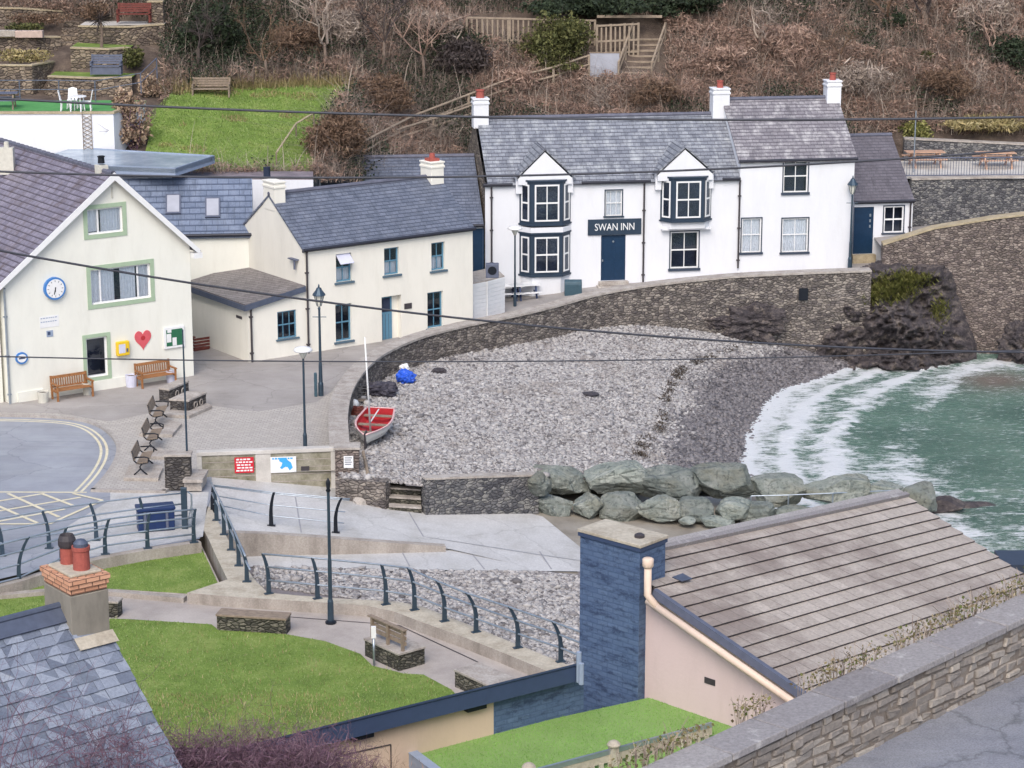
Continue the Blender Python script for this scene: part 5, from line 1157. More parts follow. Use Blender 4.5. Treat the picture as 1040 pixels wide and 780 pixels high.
# ------------------------------------------------------------------ gable fronted house with the clock
F1 = Facade(P(10, 410, 0), P(197, 381.5, 0) - P(10, 410, 0)); W1 = F1.px(197, 381.5)[0]
vl, vr = F1.px(10, 284)[1], F1.px(198, 249)[1]; ua, va = F1.px(113, 179)
h1 = [F1.rect(88, 213, 125, 235), F1.rect(91.5, 274.5, 153.5, 302), F1.rect(87, 344, 110, 381)]
H1 = thing('gabled_house', 'cream gable fronted house with wall clock and sage green window surrounds', 'house', tuple(F1.O))
mb = MB(); wall_front(mb, F1, [(0, -1), (W1, -1), (W1, vr), (ua, va), (0, vl)], h1, .12)
D1 = 13.0
side_wall(mb, F1, W1, [(-D1, -1), (-D1, vr), (0, vr), (0, -1)]); side_wall(mb, F1, 0, [(0, -1), (0, vl), (-D1, vl), (-D1, -1)])
mb.poly([F1.w(W1, -1, -D1), F1.w(0, -1, -D1), F1.w(0, vl, -D1), F1.w(ua, va, -D1), F1.w(W1, vr, -D1)]); build('wall', mb, M['cream'], H1)
def gslope(F, ue, ve, ur, vr_, d0, d1, th):
    q = [F.w(ue, ve, d0), F.w(ur, vr_, d0), F.w(ur, vr_, d1), F.w(ue, ve, d1)]; n = (q[1] - q[0]).cross(q[3] - q[0]).normalized(); n = n if n.z > 0 else -n
    mb = MB(); mb.prism(q, n * th); return mb
kl = (va - vl) / ua; kr = (va - vr) / (W1 - ua)
rf = build('roof', gslope(F1, -.45, vl - .45 * kl, ua, va, .28, -D1, .12), M['slate_purple'], H1)
build('roof', gslope(F1, W1 + .3, vr - .3 * kr, ua, va, .28, -D1, .12), M['slate_purple'], H1)
mb = MB(); mb.tube([F1.w(ua, va + .13, d) for d in np.linspace(.2, -D1, 40)], .11, 7)
for d in np.linspace(.2, -D1, 30): mb.tube([F1.w(ua, va + .13, d), F1.w(ua, va + .13, d - .05)], .13, 7)
build('ridge', mb, M['ridge'], rf)
mb = MB()
for ue, ve in ((-.47, vl - .47 * kl), (W1 + .32, vr - .32 * kr)):
    a, b = F1.w(ue, ve, .3), F1.w(ua, va, .3); mb.prism([a + Z * .17, b + Z * .2, b - Z * .12, a - Z * .08], F1.N * .04)
build('bargeboard', mb, M['barge_white'], H1)
mb = MB(); F1.box(mb, W1 + .02, W1 + .42, vr - .5, vr - .28, -.1, .33); build('eaves_box', mb, M['barge_white'], H1)
mb = MB(); F1.box(mb, ua - .03, ua + .03, va - .9, va - .45, 0, .04); build('finial_bracket', mb, M['stone_pot'], H1)
c_ = [(0, 1, 0, 1)]
window(H1, F1, *h1[0], vb=(.32,), hb=(), curtain=[(0, .3, .05, 1), (.42, 1, .0, 1)], surround='green_paint', sw=.17, fw=.07, bw=.08)
window(H1, F1, *h1[1], vb=(.17, .8), hb=(), curtain=[(0, .42, 0, 1), (.52, .78, 0, 1), (.84, 1, 0, 1)], surround='green_paint', sw=.17, fw=.07, bw=.07)
window(H1, F1, *h1[2], vb=(), hb=(), surround='green_paint', sw=.15, fw=.07)
for u0, u1 in ((.35, F1.px(44, 400)[0]), (F1.px(92, 395)[0], F1.px(132, 385)[0])): mb = MB(); F1.box(mb, u0, u1, -.3, .42, 0, .06); build('plinth', mb, M['cream'], H1)
downpipe(H1, F1, -.02, 0, vl - .3, 'galv'); mb = MB(); mb.tube([F1.w(-.5, vl - .42 * kl - .02, d) for d in (.25, -D1)], .08, 8); build('gutter', mb, M['white_paint'], H1)
mb = MB(); F1.box(mb, -7, -.12, -1, vl + .2, -9, -.35); build('side_wing', mb, M['cream'], H1)
p = F1.w(ua, va + .1, -.9); chimney(H1, p, F1.U, .42, .42, va - .2, va + .35, M['stone_pot'], 1, 'black', False, .3, .14)
mb = MB(); p = PT(7, 158, 101.5); mb.box(p.x - .3, p.x + .3, p.y - .2, p.y + .2, p.z - .8, p.z + .35); mb.lathe([(.12, .35), (.1, .6)], p, 8); build('chimney', mb, M['stone_pot'], H1)
# clock
uc, vc = F1.px(54.5, 292.5); rc = .46
K = thing('wall_clock', 'round blue rimmed wall clock on the cream gable', 'clock', tuple(F1.w(uc, vc)))
mb = MB(); mb.prism(circle_pts(F1, uc, vc, rc, 32), F1.N * .16); build('case', mb, M['clock_blue'], K)
mb = MB(); mb.prism(circle_pts(F1, uc, vc, rc * .84, 32, .161), F1.N * .01); build('dial', mb, M['white_paint'], K)
for k in range(12):
    mb = MB(); an = k * math.pi / 6; c = F1.w(uc + .31 * math.sin(an), vc + .31 * math.cos(an), .172); rd = F1.U * math.sin(an) + Z * math.cos(an); td = F1.U * math.cos(an) - Z * math.sin(an)
    mb.par(c - rd * .035 - td * .012, rd * .07, td * .024, F1.N * .004); build('hour_mark', mb, M['bench_grey'], K)
for nm, an, L_, wd in (('hour_hand', R(188), .2, .04), ('minute_hand', R(196), .3, .03)):
    mb = MB(); rd = F1.U * math.sin(an) + Z * math.cos(an); td = F1.U * math.cos(an) - Z * math.sin(an); c = F1.w(uc, vc, .178); mb.par(c - rd * .06 - td * wd / 2, rd * L_, td * wd, F1.N * .006); build(nm, mb, M['black'], K)
s_, (u0, v0, u1, v1), d = flat_sign('name_sign', 'faint white name board with two lines of small lettering under the clock', F1, 40, 322, 60, 331, M['white_paint'], .0, .012)
mb = MB()
for r_ in range(2):
    u = u0 + .04
    while u < u1 - .08: L_ = rs_.uniform(.05, .1); F1.box(mb, u, u + L_, v1 - .1 - .15 * r_, v1 - .06 - .15 * r_, d, d + .002); u += L_ + .03
build('lettering', mb, M['fascia_grey'], s_)
s_, (u0, v0, u1, v1), d = flat_sign('plaque', 'tiny blue and white plaque under the name board', F1, 47, 336, 54, 341.5, M['fascia_grey'], .0, .02)
mb = MB(); F1.box(mb, u0 + .04, u1 - .12, v0 + .08, v1 - .05, d, d + .004); build('emblem', mb, M['fascia_blue'], s_)
u0, v0, u1, v1 = F1.rect(15, 357.5, 28, 369.5); s_ = thing('oval_sign', 'small blue rimmed oval sign near the left downpipe', 'sign', tuple(F1.w(u0, v0)))
mb = MB(); mb.prism(circle_pts(F1, (u0 + u1) / 2, (v0 + v1) / 2, (u1 - u0) / 2, 24, 0, (v1 - v0) / 2.3), F1.N * .08); build('rim', mb, M['clock_blue'], s_)
mb = MB(); mb.prism(circle_pts(F1, (u0 + u1) / 2, (v0 + v1) / 2, (u1 - u0) / 2.7, 24, .081, (v1 - v0) / 3.3), F1.N * .01); build('face', mb, M['white_paint'], s_)
mb = MB(); F1.box(mb, u0 + .12, u1 - .12, (v0 + v1) / 2 - .03, (v0 + v1) / 2 + .03, .092, .095); build('lettering', mb, M['fascia_blue'], s_)
u0, v0, u1, v1 = F1.rect(117, 347, 130, 359.5); s_ = thing('defibrillator_cabinet', 'bright yellow wall cabinet beside the ground floor window', 'cabinet', tuple(F1.w(u0, v0)))
mb = MB(); F1.box(mb, u0, u1, v0, v1, 0, .2); build('body', mb, M['yellow'], s_, bevel=.03); mb = MB(); F1.box(mb, u0 + .06, u1 - .2, v0 + .12, v1 - .1, .2, .206); build('window', mb, M['tub'], s_); mb = MB(); F1.box(mb, u1 - .16, u1 - .08, v0 + .15, v0 + .3, .2, .22); build('latch', mb, M['bench_grey'], s_)
uh, vh = F1.px(145, 344); s_ = thing('heart_sign', 'red heart painted board on the cream gable', 'sign', tuple(F1.w(uh, vh)))
hp_ = [(16 * math.sin(t_) ** 3 / 34, (13 * math.cos(t_) - 5 * math.cos(2 * t_) - 2 * math.cos(3 * t_) - math.cos(4 * t_)) / 34) for t_ in np.linspace(0, 2 * math.pi, 40)[:-1]]
mb = MB(); mb.prism([F1.w(uh + x * .80, vh + y * .98, .0) for x, y in hp_], F1.N * .03); build('heart', mb, M['heart'], s_); mb = MB(); mb.prism(circle_pts(F1, uh, vh + .04, .1, 12, .031), F1.N * .004); build('emblem', mb, M['boat_red'], s_)
u0, v0, u1, v1 = F1.rect(165.5, 333, 187, 351.5); s_ = thing('notice_board', 'white framed notice board with green backing on the gable wall', 'notice board', tuple(F1.w(u0, v0)))
mb = MB(); F1.box(mb, u0, u1, v0, v1, 0, .08); build('frame', mb, M['white_paint'], s_, bevel=.01); mb = MB(); F1.box(mb, u0 + .1, u1 - .1, v0 + .1, v1 - .1, .08, .084); build('baize', mb, M['board_green'], s_)
mb = MB()
for a, b, c, e in ((.12, .34, .3, .7), (.40, .60, .12, .5), (.16, .36, .75, .9)): F1.box(mb, u0 + (u1 - u0) * a, u0 + (u1 - u0) * b, v0 + (v1 - v0) * c, v0 + (v1 - v0) * e, .0845, .087)
build('paper', mb, M['white_paint'], s_)
# wooden benches and pots along the gable
def wood_bench():
    r = thing('wooden_bench', 'varnished wooden bench under the oval sign end of the gable', 'bench', (0, 0, 0), 0, 'wooden benches against the clock house'); L = 1.6
    for x in (-L / 2, L / 2 - .07):
        mb = MB(); mb.box(x, x + .07, -.55, -.48, 0, .64); mb.par((x, -.02, 0), (.07, 0, 0), (0, .08, 0), (0, .10, .95)); build('leg', mb, M['wood'], r)
        mb = MB(); mb.box(x - .01, x + .08, -.60, .03, .64, .69); build('armrest', mb, M['wood'], r)
        mb = MB(); mb.box(x + .01, x + .06, -.5, 0, .34, .42); build('side_rail', mb, M['wood'], r)
    mb = MB()
    for k in range(5): mb.box(-L / 2 + .07, L / 2 - .07, -.53 + .105 * k, -.445 + .105 * k, .42, .45)
    build('seat', mb, M['wood'], r); mb = MB()
    for k in range(14): x = -L / 2 + .13 + k * (L - .26) / 13; mb.par((x - .022, .035, .5), (.044, 0, 0), (0, .02, 0), (0, .04, .36))
    mb.par((-L / 2 + .07, .03, .84), (L - .14, 0, 0), (0, .05, 0), (0, .012, .11)); mb.par((-L / 2 + .07, .0, .47), (L - .14, 0, 0), (0, .05, 0), (0, .006, .06)); build('backrest', mb, M['wood'], r); return r
rz1 = math.atan2(F1.U.y, F1.U.x); wb = wood_bench(); u = (F1.px(48, 405)[0] + F1.px(88, 398)[0]) / 2; wb.location = F1.w(u, 0, .32); wb.rotation_euler = (0, 0, rz1)
u = (F1.px(134, 391)[0] + F1.px(171, 384)[0]) / 2; dup(wb, F1.w(u, 0, .32), rz1, 'varnished wooden bench below the red heart')
def pot(label, name, x, y, mat, r, h, plant=None):
    p = P(x, y, 0.004); t_ = thing(name, label, 'plant pot', tuple(p), 0, 'tubs beside the wooden benches'); mb = MB(); mb.lathe([(r * .85, 0), (r, h), (r * .9, h), (r * .8, h - .08)], p, 14); build('pot', mb, M[mat], t_, smooth=False)
    mb = MB(); mb.lathe([(r * .82, h - .06), (0, h - .04)], p, 12); build('earth', mb, M['soil'], t_); return t_
pot('square looking pale stone pot left of the first wooden bench', 'plant_pot', 44, 408.5, 'stone_pot', .24, .45); pot('stone pot between the first wooden bench and the window', 'plant_pot', 88.5, 400.5, 'stone_pot', .19, .5)
pot('pale lilac tub left of the bench below the heart', 'plant_pot', 133.5, 392.5, 'tub', .25, .5); pot('pale lilac tub right of the bench below the heart', 'plant_pot', 173.5, 388, 'tub', .2, .48)
# ------------------------------------------------------------------ low slate building between the two
F6 = Facade(V((PT(176, 240, 106.2).x, PT(176, 240, 106.2).y, 0)), (1, .1)); W6 = F6.px(257, 240)[0]
H6 = thing('link_house', 'plain cream link house with blue slate roof and two skylights', 'house', tuple(F6.O)); v6 = F6.px(215, 238)[1]; D6 = 4.5; rv6 = None
k6 = .95; mb = house_along(F6, W6, D6, v6, v6 + k6 * D6 / 2, [], -1); build('wall', mb, M['cream'], H6)
rv6 = v6 + k6 * D6 / 2; q0 = F6.px(258, 179)
rf = build('roof', slope(F6, -2.6, W6, (.2, v6 - .2 * k6 + .09), (-D6 / 2, rv6 + .09), .09), M['slate_blue'], H6); build('roof', slope(F6, -2.6, W6, (-D6 - .2, v6 - .2 * k6 + .09), (-D6 / 2, rv6 + .091), .09), M['slate_blue'], H6)
gutter(H6, F6, .2, W6, v6 + .03, .2)
def on_roof(px, py, F, e, r_):                     # pixel onto a roof slope
    A = F.w(0, e[1], e[0]); n = F.U.cross(F.w(0, r_[1], r_[0]) - A).normalized(); cam_ = V((0, 0, CAMZ)); d = DIR(px, py); return cam_ + d * ((A - cam_).dot(n) / d.dot(n)), n
for (x, y) in ((176, 208), (216, 211.5)):
    p, n = on_roof(x, y, F6, (.2, v6 - .2 * k6 + .09), (-D6 / 2, rv6 + .09)); up = n.cross(F6.U); up = up if up.z > 0 else -up; n = n if n.z > 0 else -n
    mb = MB(); mb.par(p - F6.U * .34 - up * .55, F6.U * .68, up * 1.1, n * .1); sk_ = build('skylight', mb, M['bench_grey'], H6); mb = MB(); mb.par(p - F6.U * .27 - up * .47 + n * .1, F6.U * .54, up * .94, n * .012); build('pane', mb, M['board_grey'], sk_)
# ------------------------------------------------------------------ cottage
F2 = Facade(P(310, 359, 0), P(480, 332.4, 0) - P(310, 359, 0)); ev2 = F2.px(310, 253)[1]; W2 = F2.px(480, 235)[0]; D2 = 5.6; rv2 = ev2 + 1.95
hol2 = [F2.rect(341, 258.5, 357.5, 285), F2.rect(390, 252.5, 405.5, 278), F2.rect(438, 247, 452, 273.5), F2.rect(340.5, 310, 357.5, 345), F2.rect(434, 297.5, 450, 331.5), F2.rect(387.5, 302, 408, 349.5)]
H2 = thing('cottage', 'cream cottage with dark slate roof and teal sash windows', 'house', tuple(F2.O))
mb = house_along(F2, W2, D2, ev2, rv2, hol2, -1, .3); build('wall', mb, M['cream2'], H2); rf = roof_along(H2, F2, W2, D2, ev2, rv2, M['slate_dark'], .16, .05)
for i, h in enumerate(hol2[:5]):
    window(H2, F2, *h, frame='teal', vb=(.5,), hb=(.5,), depth=.16, fw=.07, sill='teal_dark', sill_h=.09, curtain=None if i > 2 else [(0, 1, .0, .45)], bw=.035)
u0, v0, u1, v1 = hol2[0]; um = (u0 + u1) / 2
mb = MB(); q = [F2.w(u0 + .06, v1 - .05, -.1), F2.w(u1 - .06, v1 - .05, -.1), F2.w(u1 - .06, v1 - .42, .3), F2.w(u0 + .06, v1 - .42, .3)]; mb.prism(q, (F2.N * .4 + Z).normalized() * .03); build('open_sash', mb, M['tub'], H2)
u0, v0, u1, v1 = hol2[5]; ud = F2.px(401, 330)[0]
mb = MB(); F2.box(mb, u0, ud, v0 + .1, v1, -.30, -.24); dr_ = build('door', mb, M['teal'], H2)
mb = MB(); F2.box(mb, u0 + .1, ud - .1, v1 - .75, v1 - .12, -.24, -.225); build('pane', mb, M['interior'], dr_)
mb = MB()
for k in range(1, 4): x = u0 + (ud - u0) * k / 4; F2.box(mb, x - .012, x + .012, v0 + .12, v1 - .85, -.24, -.23)
build('plank_groove', mb, M['teal_dark'], dr_); mb = MB(); F2.box(mb, u0 - .05, u1, v0 - .2, v0 + .1, -.3, .05); build('doorstep', mb, M['teal_dark'], H2)
mb = MB(); F2.box(mb, ud, u1, v0, v1, -.32, -.3); build('door_reveal', mb, M['cream2'], H2)
u0, v0, u1, v1 = F2.rect(410.5, 308.5, 418, 313); mb = MB(); F2.box(mb, u0, u1, v0, v1, 0, .03); tag(build('name_plate', mb, M['pipe']), 'small dark name plate beside the cottage door', 'sign')
gutter(H2, F2, -.05, W2 + .05, ev2 + .02, .17); downpipe(H2, F2, .14, 0, ev2 - .05)
cc_ = F2.w(.25, 0, -D2 / 2); chimney(H2, (cc_.x, cc_.y, 0), F2.U, .55, 1.0, rv2 - .6, rv2 + .62, M['cream2'], 0, cap=True)
cc_ = F2.w(W2 - .32, 0, -D2 / 2); ch2 = chimney(H2, (cc_.x, cc_.y, 0), F2.U, .7, .9, rv2 - .9, rv2 + .75, M['cream2'], 0, cap=True)
mb = MB(); c = V((cc_.x, cc_.y, rv2 + .82)); mb.par(c - F2.U * .25 - F2.N * .25, F2.U * .5, F2.N * .5, Z * .12); mb.lathe([(.14, .12), (.12, .35)], c, 10); build('chimney_pot', mb, M['terracotta'], ch2)
mb = MB(); F2.box(mb, -.2, .0, ev2 - .55, ev2 - .5, -1.0, -.35); mb.tube([F2.w(-.15, ev2 - .55, -.5), F2.w(-.15, ev2 - .95, -.5)], .05, 6); build('wall_bracket', mb, M['bench_grey'], H2)
# lean-to wing at the left end of the cottage
ul = F2.px(253, 368)[0]; e_lo, e_hi = F2.px(253, 310)[1], F2.px(310, 291.5)[1]; hl = [F2.rect(281.5, 317, 301.5, 342)]
mb = MB(); wall_front(mb, F2, [(ul, -1), (-.002, -1), (-.002, e_hi - .05), (ul, e_lo - .05)], hl, .14); side_wall(mb, F2, ul, [(0, -1), (0, e_lo - .05), (-D2, e_lo - .05), (-D2, -1)])
build('lean_to_wall', mb, M['cream2'], H2)
q = [F2.w(ul - .18, e_lo - .02, .15), F2.w(0, e_hi, .15), F2.w(0, e_hi, -D2), F2.w(ul - .18, e_lo - .02, -D2)]; mb = MB(); mb.prism(q, Z * .1); lr = build('lean_to_roof', mb, M['slate_lean'], H2)
mb = MB(); mb.par(F2.w(ul - .2, e_lo - .2, .17), F2.N * -(D2 + .1), F2.U * -.04, Z * .24); q = [F2.w(ul - .2, e_lo - .2, .16), F2.w(0, e_hi - .16, .16), F2.w(0, e_hi + .08, .16), F2.w(ul - .2, e_lo + .06, .16)]; mb.prism(q, F2.N * .03); build('fascia', mb, M['lead'], lr)
window(H2, F2, *hl[0], frame='teal', vb=(.33, .66), hb=(.5,), depth=.1, fw=.06, sill='teal_dark', bw=.03)
downpipe(H2, F2, ul + .12, 0, e_lo - .1); mb = MB(); side = Facade(F2.w(ul, 0, -D2), F2.N); v_ = side.px(243, 322)[1]; u_ = side.px(243, 322)[0]; side.box(mb, u_ - .25, u_ + .25, v_ - .06, v_ + .06, 0, .02); build('vent', mb, M['pipe'], H2)
# crates beside the lean-to
pz_ = P(208, 357, 0); r = thing('log_crate', 'reddish slatted crate standing between the clock house and the lean-to', 'crate', tuple(pz_)); mb = MB()
for k in range(4): mb.par(pz_ + V((-.45, 0, .06 + .14 * k)), F2.U * .75, F2.N * .03, Z * .1); mb.par(pz_ + V((-.45, 0, .06 + .14 * k)), F2.N * -.5, F2.U * .03, Z * .1)
build('slats', mb, M['red_wood'], r); mb = MB(); mb.par(pz_ + V((-.45, 0, 0)), F2.U * .75, F2.N * -.5, Z * .05); mb.par(pz_ + V((-.47, 0, .6)), F2.U * .1, F2.N * -.5, Z * .05); build('frame', mb, M['red_wood'], r)
# ------------------------------------------------------------------ dark roofed house behind the cottage
F5 = Facade(V((PT(330, 230, 112.5).x, PT(330, 230, 112.5).y, 0)), (1, .12)); W5 = F5.px(490, 230)[0]; ev5 = F5.px(488, 228)[1]; D5 = 8.4
rv5 = ev5 + .62 * D5 / 2; h5 = [F5.rect(479.5, 232, 491.5, 276)]
H5 = thing('rear_house', 'white house with long dark slate roof behind the cottage', 'house', tuple(F5.O)); build('wall', house_along(F5, W5, D5, ev5, rv5, h5, -1, .1), M['white'], H5); roof_along(H5, F5, W5, D5, ev5, rv5, M['slate_dark'], .15, .05)
u0, v0, u1, v1 = h5[0]; mb = MB(); F5.box(mb, u0, u1, v0, v1, -.09, -.03); build('door', mb, M['door_blue'], H5); gutter(H5, F5, W5 - 3, W5 + .05, ev5 + .02, .16)
# white boarded yard enclosure
q = [P(480.5, 326, 0), P(495, 323, 0), P(512.5, 318, 0)]; r = thing('boarded_store', 'white boarded yard store between the cottage and the inn', 'shed', tuple(q[1])); zt = 24 + DIR(495, 283).z * (q[1].y * CP + 22 * SP) * 1.0
hgt = 1.75
for a, b in ((q[0], q[1]), (q[1], q[2])):
    e = b - a; n_ = V((e.y, -e.x, 0)).normalized()
    mb = MB(); mb.par(a - n_ * .04, e, n_ * .04, Z * hgt)
    for k in range(9): mb.par(a + Z * (.04 + .19 * k), e, n_ * .018, Z * .165)
    build('boarding', mb, M['white_paint'], r)
mb = MB(); b2 = q[0] + V((-.5, 2.2, 0)); mb.prism([p + Z * hgt for p in (q[0], q[1], q[2], q[2] + V((-.5, 2.2, 0)), b2)], Z * .05); build('roof_panel', mb, M['coping'], r)
mb = MB(); mb.box(q[1].x - .03, q[1].x + .03, q[1].y - .08, q[1].y, 0, hgt); build('corner_post', mb, M['white_paint'], r)
p = PT(500, 274, 108.5); r = thing('fan_unit', 'grey ventilation unit on top of the white boarded store', 'air unit', tuple(p)); mb = MB(); mb.box(p.x - .3, p.x + .3, p.y - .2, p.y + .2, p.z - .35, p.z + .3); build('casing', mb, M['bench_grey'], r, bevel=.03)
F_ = Facade(p + V((0, -.2, 0)), (1, 0)); mb = MB(); mb.prism(circle_pts(F_, 0, 0, .2, 16, .0), F_.N * .02); build('grille', mb, M['black'], r)
# ------------------------------------------------------------------ the inn
U3 = V((math.cos(R(8.8)), math.sin(R(8.8)), 0)); F3 = Facade(P(493, 303, 0), U3); ev3 = F3.px(503, 187)[1]; uJ = F3.px(751, 200)[0]; uE = F3.px(866, 215)[0]; D3 = 7.2; rv3 = ev3 + 2.6
H3 = thing('inn', 'white painted slate roofed inn with navy bay windows and gablets', 'pub', tuple(F3.O))
hd = F3.rect(610.5, 239, 635, 284.5); hs = F3.rect(615, 193.5, 631.5, 219); hlr = F3.rect(681, 235.5, 709, 272)
mb = house_along(F3, uJ, D3, ev3, rv3, [hd, hs, hlr], -1, .14); me_ = build('wall', mb, M['white'], H3)
mb = MB(); side_wall(mb, F3, -.012, [(.0, -1), (0, ev3), (-D3 / 2, rv3 + .02), (-D3, ev3), (-D3, -1)]); build('gable_wall', mb, M['gable_stone'], H3)
rf = roof_along(H3, F3, uJ, D3, ev3, rv3, M['slate_inn'], .2, -.12, right=False)
cc_ = F3.w(.28, 0, -D3 / 2); chimney(H3, (cc_.x, cc_.y, 0), U3, .75, .75, rv3 - .35, rv3 + 1.05, M['white'], 1, ph=.4, pr=.2)
u0, v0, u1, v1 = hd; mb = MB(); F3.box(mb, u0, u1, v0, v1, -.13, -.07); dr_ = build('door', mb, M['door_blue'], H3)
mb = MB()
for a, b, c, e in ((.12, .45, .08, .42), (.55, .88, .08, .42), (.12, .45, .5, .92), (.55, .88, .5, .92)): F3.box(mb, u0 + (u1 - u0) * a, u0 + (u1 - u0) * b, v0 + (v1 - v0) * c, v0 + (v1 - v0) * e, -.07, -.055)
build('door_panel', mb, M['door_blue'], dr_); mb = MB(); mb.prism(circle_pts(F3, (u0 + u1) / 2, v1 - .33, .05, 10, -.055), F3.N * .03); F3.box(mb, u0 + .06, u0 + .12, v0 + .95, v0 + 1.05, -.07, -.02); build('knocker', mb, M['galv'], dr_)
for k in range(2): mb = MB(); F3.box(mb, u0 - .12 - .1 * k, u1 + .12 + .1 * k, v0 - .2 * (k + 1), v0 - .2 * k - .002, -.1, .3 + .28 * k); build('doorstep', mb, M['coping'], H3, bevel=.015)
window(H3, F3, *hs, vb=(.33, .66), hb=(.5,), depth=.07, fw=.05, curtain=[(0, 1, 0, 1)], sill='navy', surround='navy', sw=.05, bw=.025)
window(H3, F3, *hlr, vb=(.5,), hb=(.5,), depth=.08, fw=.07, sill='slate_sill', sill_h=.12, surround='slate_sill', sw=.05, bw=.04)
def bay(F, x0, y0, x1, y1, proj=.55, splay=.5, bottom=True):
    u0, v0, u1, v1 = F.rect(x0, y0, x1, y1); mid = proj
    fp = [(u0, 0), (u0 + splay, proj), (u1 - splay, proj), (u1, 0)]
    mb = MB(); mb.prism([F.w(u, v0, d) for u, d in fp], Z * (v1 - v0)); b = build('bay_window', mb, M['navy'], H3)
    mb = MB(); q = [(u0 - .06, 0), (u0 + splay - .03, proj + .07), (u1 - splay + .03, proj + .07), (u1 + .06, 0)]
    for vv_, hh in ((v1, .08), (v0 - .08, .08)): mb = MB(); mb.prism([F.w(u, vv_, d) for u, d in q], Z * hh); build('moulding', mb, M['navy'], b)
    for (ua_, da), (ub_, db), vb_ in ((fp[0], fp[1], ()), (fp[1], fp[2], (.5,)), (fp[2], fp[3], ())):
        A, B = F.w(ua_, 0, da), F.w(ub_, 0, db); Fs = Facade(V((A.x, A.y, 0)), B - A); L_ = (B - A).length
        z0, z1 = F.O.z + v0, F.O.z + v1; m_ = .16 if vb_ else .13
        window(b, Fs, m_, z0 + .14, L_ - m_, z1 - .14, vb=vb_, hb=(.5,), proud=True, sub=True, fw=.075, bw=.05)
    return u0, v0, u1, v1
B1 = bay(F3, 527.5, 183.5, 579.5, 225); B2 = bay(F3, 527.5, 236.5, 579.0, 276.5); B3 = bay(F3, 671, 180, 722, 221.5)
mb = MB(); u0, v0, u1, v1 = B2; mb.prism([F3.w(u, -.6, d) for u, d in ((u0 + .06, 0), (u0 + .55, .5), (u1 - .55, .5), (u1 - .06, 0))], Z * (v0 - .08 + .6)); build('bay_base', mb, M['white'], H3)
mb = MB(); mb.prism([F3.w(u, v1 + .08, d) for u, d in ((u0 - .04, 0), (u0 + .46, .6), (u1 - .46, .6), (u1 + .04, 0))], Z * (B1[1] - .16 - v1 - .08)); build('bay_apron', mb, M['white'], H3)
u0, v0, u1, v1 = B3; mb = MB(); mb.prism([F3.w(u, v0 - .42, d) for u, d in ((u0 + .1, 0), (u0 + .4, .42), (u1 - .4, .42), (u1 - .1, 0))], Z * .33); F3.box(mb, u0 + .05, u1 - .05, v0 - .5, v0 - .42, 0, .3); build('bay_bracket', mb, M['white'], H3)
for xb0, xb1, yb, xt, yt in ((524, 583, 181, 553.5, 152.5), (666, 726, 177, 696, 150)):
    a, b, t_ = F3.px(xb0, yb, .35), F3.px(xb1, yb, .35), F3.px(xt, yt, .35); v_ = (a[1] + b[1]) / 2
    mb = MB(); mb.prism([F3.w(a[0] + .12, v_, .35), F3.w(b[0] - .12, v_, .35), F3.w(t_[0], t_[1] - .1, .35)], F3.N * -.12)
    F3.box(mb, a[0] + .1, b[0] - .1, v_ - .3, v_, -.05, .36); F3.box(mb, a[0] + .02, a[0] + .32, v_ - .75, v_, -.02, .22); F3.box(mb, b[0] - .32, b[0] - .02, v_ - .75, v_, -.02, .22)
    gb = build('gablet', mb, M['white'], H3)
    dep_ = (t_[1] - ev3) / (2.6 / (D3 / 2)) + .35
    for e in (a, b):
        s_ = 1 if e is b else -1; q = [F3.w(e[0] + s_ * .02, v_ - .02, .40), F3.w(t_[0], t_[1], .40), F3.w(t_[0], t_[1], -dep_), F3.w(e[0] + s_ * .02, v_ - .02, -.15)]
        mb = MB(); n_ = (q[1] - q[0]).cross(q[3] - q[0]).normalized(); n_ = n_ if n_.z > 0 else -n_; mb.prism(q, n_ * .07); build('gablet_roof', mb, M['slate_inn'], gb)
segs_ = [(-.1, F3.px(520, 187)[0]), (F3.px(590, 185)[0], F3.px(660, 183)[0]), (F3.px(733, 182)[0], uJ - .02)]
for a, b in segs_: gutter(H3, F3, a, b, ev3 + .03, .2)
for x in (499, 654): downpipe(H3, F3, F3.px(x, 200)[0], F3.px(x, 275 if x < 600 else 287)[1], ev3 - .05)
u0, v0, u1, v1 = F3.rect(597, 223, 651, 237.5); s_ = thing('inn_sign', 'navy blue signboard lettered SWAN INN above the inn door', 'sign', tuple(F3.w((u0 + u1) / 2, v0)))
mb = MB(); F3.box(mb, u0, u1, v0, v1, .0, .07); build('sign_board', mb, M['navy'], s_, bevel=.008)
tm = text_mesh('SWAN INN', F3, (u0 + u1) / 2, (v0 + v1) / 2 - .01, .071, .50, .012, 1.0); xs_ = [(p - F3.O).dot(U3) for p in tm.v]; k_ = (u1 - u0) * .74 / (max(xs_) - min(xs_))
tm = text_mesh('SWAN INN', F3, (u0 + u1) / 2, (v0 + v1) / 2 - .01, .071, .50, .012, k_)
build('lettering', tm, M['white_paint'], s_)
